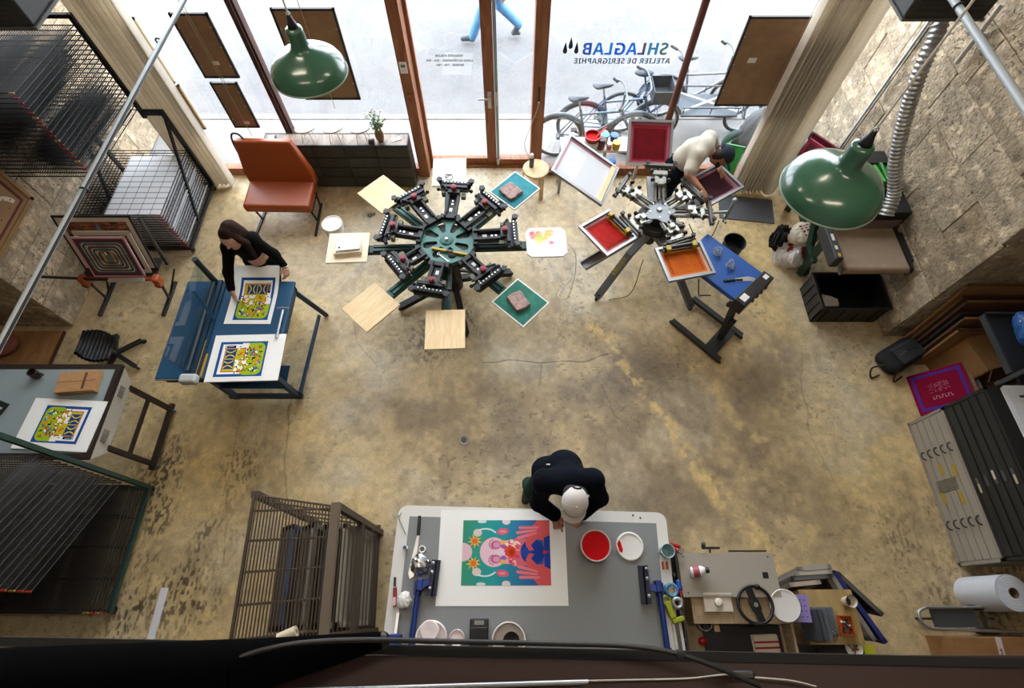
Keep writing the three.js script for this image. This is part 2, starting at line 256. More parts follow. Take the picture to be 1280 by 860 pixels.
function shopWindow(n, x0, x1, z, label) {
  const w = thing('window_' + n, label, 'window', V(0, 0, 0), 0, null, 'structure');
  part(w, 'bottom_rail', uvMetres(slab(x0, x1, 0, 0.13, z - 0.05, z + 0.05)), frameWood);
  part(w, 'pane', box(x1 - x0, 4.95, 0.008, (x0 + x1) / 2, 0.13 + 2.475, z), paneGlass); return w;
}
shopWindow(1, XL, -2.95, FZ, 'tall shop window pane behind the gathered cream curtain by the drying racks');
shopWindow(2, -2.86, -1.30, FZ, 'tall shop window pane above the black drawer cabinet');
const logoWindow = shopWindow(3, 0.40, 1.96, FZ, 'tall shop window pane with the mirrored shop name');
shopWindow(4, 2.04, XR, FZ, 'tall shop window pane beside the pleated curtain and grey scooter');
shopWindow(5, -0.17, 0.25, -5.78, 'narrow glass sidelight beside the door leaf');
{
  const d = thing('door_1', 'glass shop door with brown wooden stile and steel lever handle', 'door', V(0, 0, 0), 0, null, 'structure');
  part(d, 'stile', uvMetres(slab(-0.35, -0.22, 0.02, 5.05, -5.81, -5.75)), frameWood); part(d, 'stile', uvMetres(slab(-1.17, -1.13, 0.02, 5.05, -5.81, -5.75)), frameWood);
  part(d, 'bottom_rail', uvMetres(slab(-1.13, -0.35, 0.02, 0.13, -5.81, -5.75)), frameWood); part(d, 'pane', box(0.78, 4.9, 0.008, -0.74, 2.58, -5.78), paneGlass);
  part(d, 'edge_strip', slab(-0.215, -0.175, 0.02, 5.05, -5.80, -5.74), zinc); const h = part(d, 'lock_plate', rbox(0.045, 0.24, 0.012, 0.004, -0.285, 1.08, -5.745), steel);
  part(h, 'lever_handle', [rod([-0.285, 1.13, -5.745], [-0.285, 1.13, -5.69], 0.011), rod([-0.285, 1.13, -5.69], [-0.42, 1.13, -5.69], 0.011)], steel); part(d, 'lock_plate', rbox(0.03, 0.2, 0.012, 0.004, -0.195, 1.1, -5.735), steel); part(d, 'floor_bolt', rbox(0.035, 0.12, 0.03, 0.004, -0.195, 0.08, -5.73), steel);
  solo('trim_6', 'brown wooden threshold under the glass door', 'threshold', uvMetres(slab(-1.17, 0.25, 0, 0.03, -5.86, -5.7)), frameWood, V(0, 0, 0), 0, null, 'structure');
  const tb = thing('thermostat', 'small white thermostat box on the wooden door post', 'thermostat', PZ(499, 85, -5.5)); part(tb, 'case', rbox(0.08, 0.13, 0.03, 0.006, 0, 0, 0), whitePlastic); part(tb, 'display', box(0.05, 0.035, 0.004, 0, 0.03, 0.016), mat('#5b6660', 0.3)); part(tb, 'button_row', [0, 1, 2].map((k) => rbox(0.012, 0.012, 0.006, 0.002, -0.02 + k * 0.02, -0.025, 0.016)), mat('#b9b9b5', 0.5)); tb.position.z = -5.505; tb.position.x = -1.235;
  const hp = thing('wall_switch', 'small brown switch plate low on the wooden door post', 'switch', V(-1.235, PZ(507, 125, -5.5).y, -5.51)); part(hp, 'plate', rbox(0.06, 0.13, 0.02, 0.004), mat('#8a5230', 0.5)); part(hp, 'rocker', rbox(0.03, 0.06, 0.012, 0.003, 0, 0, 0.011), mat('#7a4526', 0.45));
  const slot = thing('pull_handle', 'black recessed pull on the wooden post with hanging cord', 'handle', V(0.325, PZ(668, 118, -5.52).y, -5.515)); part(slot, 'recess_plate', rbox(0.022, 0.2, 0.012, 0.005), blackPaint); part(slot, 'cord', wire([[0, -0.1, 0.012], [-0.02, -0.2, 0.03], [-0.10, -0.45, 0.05], [-0.16, -0.72, 0.05], [-0.08, -0.92, 0.07], [0.02, -1.0, 0.1]], 0.004), mat('#d9cdb8', 0.6)); part(slot, 'socket_button', ball(0.012, 0, -0.1, 0.012), whitePlastic);
}
// lettering on the glass, reading from the street
const bold = await new FontLoader().loadAsync('fonts/droid/droid_sans_bold.typeface.json');
function lettering(parent, name, text, size, cx, y, z, colours, depth = 0.002) {   // runs right to left as seen from inside
  const adv = []; let w = 0; const k = size / bold.data.resolution; for (const ch of text) { const a = (bold.data.glyphs[ch] || bold.data.glyphs['?']).ha * k; adv.push(a); w += a; }
  let u = w / 2; [...text].forEach((ch, i) => { if (ch !== ' ') { const g = new TextGeometry(ch, { font: bold, size, depth, curveSegments: 4 }); g.rotateY(Math.PI); g.translate(cx + u, y, z); part(parent, name, g, colours[i % colours.length]); } u -= adv[i]; });
}
{
  const gl = (c) => new THREE.MeshPhysicalMaterial({ color: c, roughness: 1, transmission: 0.55, thickness: 0 }), z = FZ + 0.008, a = PZ(729, 68, FZ), b = PZ(836, 50, FZ), cx = (a.x + b.x) / 2;
  const cols = ['#6d9197', '#4f9ab5', '#7d7283', '#2f8fd0', '#2d7fc6', '#2b96c4', '#3b93c8', '#4a7ab8'].map(gl);
  const size = 0.14; const c2 = ['#7d6f80', '#5a8796', '#4d8aa0', '#5f6c86'].map(gl);
  lettering(logoWindow, 'letter', 'SHLAGLAB', size, cx, a.y, z, cols); lettering(logoWindow, 'letter', 'ATELIER DE SERIGRAPHIE', 0.066, cx - 0.01, PZ(780, 79, FZ).y, z, c2);
  for (const [px, py] of [[706, 66], [713, 60], [720, 66]]) { const s = new THREE.Shape(); s.moveTo(0, 0.13); s.quadraticCurveTo(0.03, 0.03, 0.022, 0.012); s.quadraticCurveTo(0, -0.02, -0.022, 0.012); s.quadraticCurveTo(-0.03, 0.03, 0, 0.13); const g = new THREE.ExtrudeGeometry(s, { depth: 0.002, bevelEnabled: false }); const p = PZ(px, py, FZ); g.translate(p.x, p.y, z); part(logoWindow, 'drop_mark', g, gl('#3a3f48')); }
  const dw = scene.getObjectByName('door_1'), ink = gl('#2c2c30'), zd = -5.772, cd = PZ(562, 75, -5.78).x;
  lettering(dw, 'letter', 'HORAIRES ATELIER', 0.026, cd, PZ(562, 70.5, -5.78).y, zd, [ink]); lettering(dw, 'letter', 'LUNDI AU VENDREDI - 10H - 19H', 0.026, cd, PZ(562, 76.5, -5.78).y, zd, [ink]); lettering(dw, 'letter', 'SAMEDI - 11H - 18H', 0.026, cd, PZ(562, 82, -5.78).y, zd, [ink]);
}
// ---------------------------------------------------------------- mezzanine edge under the camera
{
  const m = thing('floor_mezzanine', 'dark timber mezzanine floor edge with a reddish steel beam', 'mezzanine', V(0, 0, 0), 0, null, 'structure');
  part(m, 'slab', uvMetres(slab(-6.4, 5.55, 3.75, 3.9, 0.32, ZB)), darkWood); part(m, 'edge_beam', [slab(-6.38, 5.5, 3.62, 3.92, 0.155, 0.33), slab(-6.38, 5.5, 3.9, 3.925, 0.10, 0.36)], mat('#2c130e', 0.6), 'dark red painted steel beam'); 
}
// ---------------------------------------------------------------- street outside
{
  const sc = (g, s) => uvMetres(g, s);
  solo('pavement', 'pale concrete pavement in front of the shop window', 'pavement', sc(slab(-14, 14, -0.12, -0.01, -6.72, FZ0), 0.6), mat('#ffffff', 0.9, 0, { map: paveTex }), V(0, 0, 0), 0, null, 'structure');
  solo('kerb', 'pale stone kerb along the street', 'kerb', sc(slab(-14, 14, -0.12, 0.0, -6.84, -6.72), 0.6), mat('#efeeea', 0.9, 0, { map: paveTex }), V(0, 0, 0), 0, null, 'structure');
  solo('street', 'light grey asphalt street outside the shop', 'street', sc(slab(-14, 14, -0.16, -0.05, -14, -6.84), 0.4), mat('#ffffff', 0.9, 0, { map: asphaltTex }), V(0, 0, 0), 0, null, 'structure');
}
// ---------------------------------------------------------------- unseen ceiling light panels, out of view above, placed to light the hall
{
  const glow = new THREE.MeshStandardMaterial({ color: '#ffffff', emissive: UNSEEN_LAMP_COLOUR, emissiveIntensity: 3 });
  const spots = [[-2.2, -2.6, 'the blue cutting table'], [1.6, -2.6, 'the steel press'], [-1.6, -0.5, 'the screen rack'], [1.4, -0.4, 'the tool trolley']];
  for (const [x, z, over] of spots) {
    const o = thing('unseen_ceiling_light', 'unseen long white ceiling light panel, out of view above ' + over, 'lamp', V(x, YC - 0.55, z), 0, 'unseen ceiling light panels');
    part(o, 'housing', [rbox(1.5, 0.08, 0.34, 0.02, 0, 0.03, 0), rod([-0.6, 0.06, 0], [-0.6, 0.55, 0], 0.008), rod([0.6, 0.06, 0], [0.6, 0.55, 0], 0.008)], whitePaint); part(o, 'light_diffuser', box(1.44, 0.012, 0.28, 0, -0.016, 0), glow);
    const l = new THREE.RectAreaLight(UNSEEN_LAMP_COLOUR, UNSEEN_LAMP_POWER, 1.44, 0.28); l.position.set(x, YC - 0.55 - 0.03, z); l.lookAt(x, 0, z); scene.add(l);
  }
}
// ---------------------------------------------------------------- window dressing: hanging boards and curtains
const boardTex = pixels(256, 256, (u, v, i, j) => { const k = 0.9 + 0.2 * fbm(u * 10, v * 10, 4, 10) + 0.06 * (hash2(i, j) - 0.5); return [142 * k, 110 * k, 80 * k]; });
const boardMat = mat('#ffffff', 0.75, 0, { map: boardTex }), stringMat = mat('#b7a68c', 0.8), goldFrame = mat('#a98a58', 0.5), blackFrame = mat('#1d1a18', 0.5);
function hangingBoard(label, px0, py0, px1, py1, frame, wires, bits) {   // pixel corners: top left and bottom right on the plane just inside the glass
  const z = -5.45, a = PZ(px0, py0, z), b = PZ(px1, py1, z), w = b.x - a.x, h = a.y - b.y;
  const o = thing('hanging_frame', label, 'picture frame', V((a.x + b.x) / 2, b.y, z), 0, 'framed pictures hanging in the window with their backs to the room');
  part(o, 'backing_board', uvMetres(box(w - 0.03, h - 0.03, 0.012, 0, h / 2, 0)), boardMat); part(o, 'frame', [box(w, 0.022, 0.026, 0, 0.011, 0), box(w, 0.022, 0.026, 0, h - 0.011, 0), box(0.022, h, 0.026, -w / 2 + 0.011, h / 2, 0), box(0.022, h, 0.026, w / 2 - 0.011, h / 2, 0)], frame);
  for (const k of wires) part(o, 'hanging_cord', rod([k * w, -0.12, 0.016], [k * w, 5.05 - b.y, 0.016], 0.0035, 6), stringMat);
  for (const [u, v, s] of bits) part(o, 'label_sticker', box(0.07 * s, 0.045 * s, 0.002, u * w, v * h, 0.008), whitePaint);
  for (const sx of [-1, 1]) part(o, 'frame_clip', [0.2, 0.5, 0.8].map((v) => box(0.02, 0.008, 0.006, sx * (w / 2 - 0.035), v * h, 0.009)), steel); return o;
}
hangingBoard('large brown-backed picture hanging above a smaller one between curtain and mullion', 210, 16, 300, 97, blackFrame, [0.02], [[0.05, 0.25, 1]]);
hangingBoard('smaller brown-backed picture hanging below a larger one beside the mullion', 262, 103, 325, 159, blackFrame, [0.02], [[0.08, 0.12, 1]]);
hangingBoard('tall brown-backed picture with black rim hanging behind the green lamp', 337, 10, 451, 124, blackFrame, [-0.02], []);
hangingBoard('wide brown-backed picture with black rim hanging beside the pleated curtain', 937, 20, 996, 132, blackFrame, [0.12], [[-0.28, 0.55, 1.3]]);
hangingBoard('gold-edged brown-backed picture half behind the cream curtain, upper one', 150, 22, 219, 104, goldFrame, [], []);
hangingBoard('gold-edged brown-backed picture half behind the cream curtain, lower one', 206, 106, 258, 161, goldFrame, [], [[0.0, 0.75, 0.7]]);
const clothTex = pixels(128, 128, (u, v, i, j) => { const k = 236 + 12 * (hash2(i, 3) - 0.5) + 10 * (hash2(5, j) - 0.5); return [k, k, k]; });
const linen = new THREE.MeshPhysicalMaterial({ color: '#efe5d4', roughness: 1, map: clothTex, transmission: 0.45, thickness: 0 });
function curtain(name, label, plan, y0, y1, sway = 0) {       // plan: polyline of pleats seen from above, swept up as a folded cloth
  const c = new THREE.CatmullRomCurve3(plan.map(([x, z]) => V(x, 0, z)), false, 'centripetal'), n = plan.length * 6, m = 14, pos = [], uv = [], idx = [], pts = c.getPoints(n), rows = [];
  const mid = pts.reduce((a, b) => a.clone().add(b)).multiplyScalar(1 / pts.length);
  for (let j = 0; j <= m; j++) { const t = j / m; for (const s of [-1, 1]) for (let i = 0; i <= n; i++) { const p = pts[i], q = pts[Math.min(n, i + 1)].clone().sub(pts[Math.max(0, i - 1)]).normalize(), w = 1 + 0.06 * Math.sin(t * 3 + i * 0.13); pos.push(mid.x + (p.x - mid.x) * w - s * q.z * 0.003 + sway * Math.sin(t * 2.2 + i * 0.05), y0 + (y1 - y0) * t, mid.z + (p.z - mid.z) * w + s * q.x * 0.003); uv.push(i / n * 4, t * 8); } }
  const R = n + 1, row = 2 * R; for (let j = 0; j < m; j++) for (let i = 0; i < n; i++) { let a = j * row + i; idx.push(a, a + 1, a + row, a + 1, a + row + 1, a + row); a += R; idx.push(a, a + row, a + 1, a + 1, a + row, a + row + 1); }
  for (let i = 0; i < n; i++) { idx.push(i, i + R, i + 1, i + 1, i + R, i + R + 1); const t = m * row + i; idx.push(t, t + 1, t + R, t + 1, t + R + 1, t + R); }
  const g = new THREE.BufferGeometry(); g.setAttribute('position', new THREE.BufferAttribute(new Float32Array(pos), 3)); g.setAttribute('uv', new THREE.BufferAttribute(new Float32Array(uv), 2)); g.setIndex(idx); g.computeVertexNormals();
  const o = thing(name, label, 'curtain'); part(o, 'cloth', g, linen); part(o, 'curtain_rail', rod([Math.min(...plan.map((p) => p[0])) - 0.2, y1 + 0.02, mid.z], [Math.max(...plan.map((p) => p[0])) + 0.4, y1 + 0.02, mid.z], 0.018), steel); return o;
}
{
  const L = []; for (let k = 0; k <= 14; k++) L.push([-4.42 + 0.44 * k / 14, -5.36 + (k % 2 ? 0.055 : -0.055) * (k > 9 ? 0.6 : 1)]); L.push([-3.93, -5.30], [-3.92, -5.42]);
  curtain('curtain', 'long cream curtain gathered beside the tall wire drying racks', L, 0.03, 5.0, 0.0);
  const R = []; for (let k = 0; k <= 18; k++) R.push([3.02 + 0.44 * k / 18, -5.24 + (k % 2 ? 0.05 : -0.05)]); R.push([3.52, -5.16], [3.66, -5.20], [3.72, -5.30], [3.70, -5.42]);
  curtain('curtain', 'pleated cream curtain hanging down to the grey floor mat', R, 0.03, 5.0);
}
// ---------------------------------------------------------------- drawer cabinet and what stands on it
{
  const x0 = -3.2, x1 = -1.34, z0 = -5.53, z1 = -5.30, H = 0.76, w = x1 - x0, o = thing('drawer_cabinet', 'long black drawer cabinet with grey wooden top below the window', 'cabinet', V((x0 + x1) / 2, 0, (z0 + z1) / 2));
  const d = z1 - z0, dk = mat('#26261f', 0.5, 0.1), front = [mat('#2f2f27', 0.5), mat('#34332b', 0.5), mat('#2a2a24', 0.55)];
  part(o, 'body', [slab(-w / 2, w / 2, 0.03, H - 0.03, -d / 2, d / 2 - 0.02)], dk); part(o, 'plinth', slab(-w / 2 + 0.02, w / 2 - 0.02, 0, 0.03, -d / 2 + 0.02, d / 2 - 0.04), blackPaint);
  part(o, 'top_board', uvMetres(slab(-w / 2 + 0.015, w / 2 - 0.015, H - 0.03, H - 0.004, -d / 2 + 0.015, d / 2 - 0.012), 1), mat('#ffffff', 0.45, 0, { map: woodTex('#6a5a50', '#a3907f') })); part(o, 'top_rim', [slab(-w / 2, w / 2, H - 0.03, H, d / 2 - 0.012, d / 2), slab(-w / 2, w / 2, H - 0.03, H, -d / 2, -d / 2 + 0.015), slab(-w / 2, -w / 2 + 0.015, H - 0.03, H, -d / 2, d / 2), slab(w / 2 - 0.015, w / 2, H - 0.03, H, -d / 2, d / 2)], mat('#3c3e42', 0.35, 0.5));
  const cw = w / 4.5, rh = (H - 0.07) / 4; for (let r = 0; r < 4; r++) for (let c = -1; c < 4; c++) { const xa = c < 0 ? -w / 2 : -w / 2 + cw * 0.5 + c * cw, ww = c < 0 ? cw * 0.5 : cw; const f = part(o, 'drawer', rbox(ww - 0.012, rh - 0.012, 0.018, 0.004, xa + ww / 2, 0.035 + rh * (r + 0.5), d / 2 - 0.012), front[(r + c + 3) % 3]); part(f, 'label_holder', [rbox(0.07, 0.03, 0.006, 0.002, xa + ww / 2, 0.035 + rh * (r + 0.55), d / 2), rod([xa + ww / 2 - 0.02, 0.035 + rh * (r + 0.35), d / 2 + 0.008], [xa + ww / 2 + 0.02, 0.035 + rh * (r + 0.35), d / 2 + 0.008], 0.005)], mat('#4a4842', 0.4, 0.6)); }
  const top = H, disc = mat('#ffffff', 0.5, 0, { map: woodTex('#8a745c', '#b7a184') });
  const proto = thing('display_stand', 'round wooden disc on wire legs on the cabinet, closest to the mullion', 'stand', P(388, 169, top), 0.0, 'round display stands on the drawer cabinet'); proto.position.z = -5.41; proto.position.y = top;
  part(proto, 'disc', moved(cyl(0.125, 0.125, 0.014, 0, 0, 0, 0, 0, 0, 36), 0, 0.17, 0, -0.24, 0, 0.06), disc); for (const [a, b] of [[-0.07, -0.06], [0.07, -0.06], [0.07, 0.06], [-0.07, 0.06]]) part(proto, 'leg', rod([a * 0.6, 0.165 + b * 0.14, b * 0.6], [a, 0, b], 0.005, 6), whitePaint);
  for (const [px, lb] of [[422, 'round wooden disc on wire legs on the cabinet, between two others'], [455, 'round wooden disc on wire legs on the cabinet, next to the flower vase']]) again(proto, lb, V(P(px, 169, top).x, top, -5.41), 0.0);
  const vp = V(P(477, 168, top).x, top, -5.40), vs = thing('flower_vase', 'small brown pottery vase with blue and white flowers on the cabinet', 'vase', vp);
  part(vs, 'vase', lathe([[0, 0], [0.035, 0], [0.05, 0.03], [0.056, 0.08], [0.05, 0.13], [0.038, 0.155], [0.042, 0.17], [0.036, 0.168], [0.03, 0.15], [0, 0.14]], 28), mat('#8a6842', 0.55));
  const stems = [], leaves = [], bl = [], wh = []; for (let k = 0; k < 26; k++) { const a = rnd(0, 6.28), r = rnd(0.02, 0.13), h = rnd(0.22, 0.42), e = V(Math.cos(a) * r, h, Math.sin(a) * r); stems.push(wire([[0, 0.13, 0], [e.x * 0.3, 0.13 + (h - 0.13) * 0.5, e.z * 0.3], e], 0.002, 6, 4)); (k % 5 < 2 ? bl : wh).push(ball(rnd(0.008, 0.013), e.x, e.y, e.z, 1, 0.8, 1, 4)); for (let q = 0; q < 3; q++) { const t = rnd(0.35, 0.85), s = new THREE.SphereGeometry(rnd(0.02, 0.032), 6, 4); s.scale(1, 0.18, 0.45); leaves.push(moved(s, e.x * t + rnd(-0.02, 0.02), 0.13 + (h - 0.13) * t, e.z * t + rnd(-0.02, 0.02), rnd(-0.6, 0.6), rnd(0, 6), rnd(-0.6, 0.6))); } }
  part(vs, 'stems', stems, mat('#5f7040', 0.7)); part(vs, 'foliage', leaves, mat('#6d8247', 0.7)); part(vs, 'blue_flowers', bl, mat('#7787b8', 0.7)); part(vs, 'white_flowers', wh, mat('#e6e4da', 0.7)); for (const c of vs.children) if (c.name !== 'vase') c.userData.kind = 'stuff';
  const ch = thing('card_holder', 'small black card holder cube standing in front of the vase', 'card holder', V(P(466, 173, top).x, top, -5.34)); part(ch, 'case', [rbox(0.07, 0.06, 0.05, 0.004, 0, 0.03, 0)], mat('#2b2c2e', 0.4)); part(ch, 'cards', box(0.055, 0.02, 0.03, 0, 0.068, 0), whitePaint);
  const fr = thing('small_frame', 'pale framed card with a blue motif lying on the cabinet', 'card', V(P(326, 169, top).x, top, -5.42), 0.05); part(fr, 'frame', rbox(0.09, 0.012, 0.12, 0.003, 0, 0.006, 0), whitePaint); part(fr, 'motif', cyl(0.024, 0.024, 0.003, 0, 0.013, 0), mat('#8fb3d8', 0.6));
  const f2 = thing('small_frame', 'dark-edged beige card lying beside the blue motif card', 'card', V(P(341, 168.5, top).x, top, -5.42), -0.05); part(f2, 'frame', rbox(0.10, 0.012, 0.12, 0.003, 0, 0.006, 0), mat('#3a3a3c', 0.5)); part(f2, 'card', box(0.075, 0.003, 0.10, -0.005, 0.0135, 0), mat('#cfc6b4', 0.7));
  solo('paper_slip', 'torn white paper slip on the cabinet end beside the vase', 'paper', moved(box(0.12, 0.002, 0.06, 0, 0.001, 0), 0, 0, 0), whitePaint, V(P(497, 164, top).x, top, -5.42), 0.4);
}
// ---------------------------------------------------------------- orange bench seat
{
  const fl = P(303, 259, 0.42), fr = P(387, 259, 0.42), w = fr.x - fl.x, leather = phys('#9a4210', 0.42, { bumpMap: blotchy('#808080', 0.25, 24), bumpScale: 0.002, clearcoat: 0.15, clearcoatRoughness: 0.4 });
  const o = thing('bench_seat', 'orange-brown leatherette two-seat bench on black tube legs', 'bench', V((fl.x + fr.x) / 2, 0, fl.z - 0.24), -0.02);
  part(o, 'seat', [rbox(w, 0.13, 0.50, 0.04, 0, 0.385, 0, 0.04, 0, 0, 4)], leather);
  const s = new THREE.Shape(); s.moveTo(-w / 2 + 0.02, 0); s.lineTo(w / 2 - 0.01, 0); s.lineTo(w / 2 - 0.02, 0.10); s.lineTo(w / 2 - 0.19, 0.50); s.lineTo(-w / 2 + 0.02, 0.50); s.lineTo(-w / 2, 0.1); const bg = new THREE.ExtrudeGeometry(s, { depth: 0.05, bevelEnabled: true, bevelThickness: 0.03, bevelSize: 0.03, bevelSegments: 4 }); part(o, 'backrest', moved(bg, 0, 0.44, -0.24, -0.28, 0, 0), leather);
  for (const sx of [-1, 1]) { const x = sx * (w / 2 - 0.06); part(o, 'leg', [bar([x, 0.012, -0.20], [x + sx * 0.03, 0.012, 0.36], 0.03, 0.024), rod([x, 0.02, -0.14], [x, 0.46, -0.24], 0.013), rod([x, 0.02, 0.10], [x, 0.36, 0.16], 0.013), rod([x, 0.20, -0.18], [x, 0.20, 0.12], 0.01)], blackPaint); }
  part(o, 'arm_loop', wire([[-w / 2 - 0.02, 0.60, -0.3], [-w / 2 - 0.04, 0.94, -0.36], [-w / 2 - 0.01, 1.02, -0.38], [-w / 2 + 0.06, 1.02, -0.38], [-w / 2 + 0.12, 0.93, -0.36]], 0.012), blackPaint); part(o, 'cross_bar', rod([-w / 2 + 0.06, 0.3, -0.1], [w / 2 - 0.06, 0.3, -0.1], 0.012), blackPaint);
}
// ---------------------------------------------------------------- white bucket by the press
function pail(name, label, at, r, h, opts = {}) {
  const o = thing(name, label, opts.category || 'bucket', at, opts.turn || 0, opts.group), m = opts.mat || whitePlastic;
  const shell = opts.open ? lathe([[0, 0], [r * 0.86, 0], [r, h], [r * 1.05, h], [r * 1.05, h - 0.012], [r * 1.04, h + 0.004], [r * 0.95, h + 0.004], [r * 0.94, h - 0.01], [r * 0.82, 0.006], [0, 0.006]], 36) : lathe([[0, 0], [r * 0.86, 0], [r * 0.98, h * 0.9], [r * 1.04, h * 0.9], [r * 1.05, h * 0.94], [r, h * 0.95], [r, h], [0, h]], 36);
  part(o, opts.open ? 'pail' : 'body', shell, m); if (opts.ink) part(o, 'ink', cyl(r * 0.9, r * 0.93, h * (opts.level ?? 0.8), 0, h * (opts.level ?? 0.8) / 2 + 0.008, 0, 0, 0, 0, 36), opts.ink);
  if (!opts.open) part(o, 'lid', lathe([[0, h + 0.004], [r * 0.9, h + 0.004], [r * 0.93, h + 0.014], [r * 1.04, h + 0.014], [r * 1.06, h - 0.01], [r * 1.0, h - 0.012]], 36), opts.lidMat || m); if (opts.bands) part(o, 'print_bands', opts.bands.map(([y, c]) => cyl(r * (0.865 + 0.13 * y / h), r * (0.869 + 0.13 * (y + 0.01) / h), 0.010, 0, y, 0, 0, 0, 0, 36)), mat('#8d8f92', 0.5)); return o;
}
pail('bucket', 'white plastic bucket with lid on the floor beside the green press', onFloor(P(415, 280, 0.36)), 0.125, 0.36, { bands: [[0.16, 0], [0.19, 0], [0.22, 0]] });
// ---------------------------------------------------------------- round wooden stool with spray bottle
{
  const birch = mat('#ffffff', 0.45, 0, { map: woodTex('#c8a878', '#e2c79c') }), at = onFloor(P(670, 210, 0.44)), o = thing('stool', 'round birch stool with bent legs beside the glass door', 'stool', at, 0.3);
  part(o, 'seat', lathe([[0, 0.40], [0.165, 0.40], [0.175, 0.41], [0.175, 0.43], [0.165, 0.44], [0, 0.44]], 40), birch);
  for (let k = 0; k < 3; k++) { const a = k * 2.094 + 0.2; const g = merge([box(0.055, 0.37, 0.022, 0, 0.185, 0.165), box(0.055, 0.022, 0.09, 0, 0.389, 0.12), cyl(0.02, 0.02, 0.055, 0, 0.378, 0.156, 0, 0, Math.PI / 2, 12)]); g.rotateY(a); part(o, 'leg', g, birch); }
  const b = thing('spray_bottle', 'small grey spray can with white cap on the round stool', 'spray can', V(at.x - 0.06, 0.44, at.z - 0.03)); part(b, 'can', lathe([[0, 0], [0.03, 0], [0.032, 0.01], [0.032, 0.13], [0.022, 0.155], [0, 0.155]], 24), mat('#55595e', 0.4, 0.3)); part(b, 'cap', lathe([[0, 0.155], [0.024, 0.155], [0.024, 0.20], [0.02, 0.206], [0, 0.206]], 24), whitePlastic);
}
// ---------------------------------------------------------------- green eight-arm carousel press
const green = mat('#1e4a42', 0.42, 0.2), greenDark = mat('#16332c', 0.45, 0.2), iron = mat('#1c1c1d', 0.42, 0.35), ironGrey = mat('#3b3b3a', 0.5, 0.4), redKnob = mat('#8c1a24', 0.45), plyTop = mat('#ffffff', 0.55, 0, { map: woodTex('#d8b684', '#ecd2a6') }), plyPale = mat('#ffffff', 0.55, 0, { map: woodTex('#e2cfae', '#f0e2c8') }), brass = mat('#9a7a3a', 0.4, 0.7);
function clover(r, x, y, z, lobes = 5) { const g = []; for (let k = 0; k < lobes; k++) { const a = k / lobes * 6.283; g.push(cyl(r * 0.45, r * 0.45, r * 0.7, x + Math.cos(a) * r * 0.6, y, z + Math.sin(a) * r * 0.6, 0, 0, 0, 10)); } g.push(cyl(r * 0.6, r * 0.6, r * 0.8, x, y, z, 0, 0, 0, 12)); return g; }
const olive = mat('#55563f', 0.5, 0.3);
const CX = -0.72, CZ = -3.645, polar = (deg, r, y) => { const a = deg * Math.PI / 180; return V(Math.sin(a) * r, y, Math.cos(a) * r); };
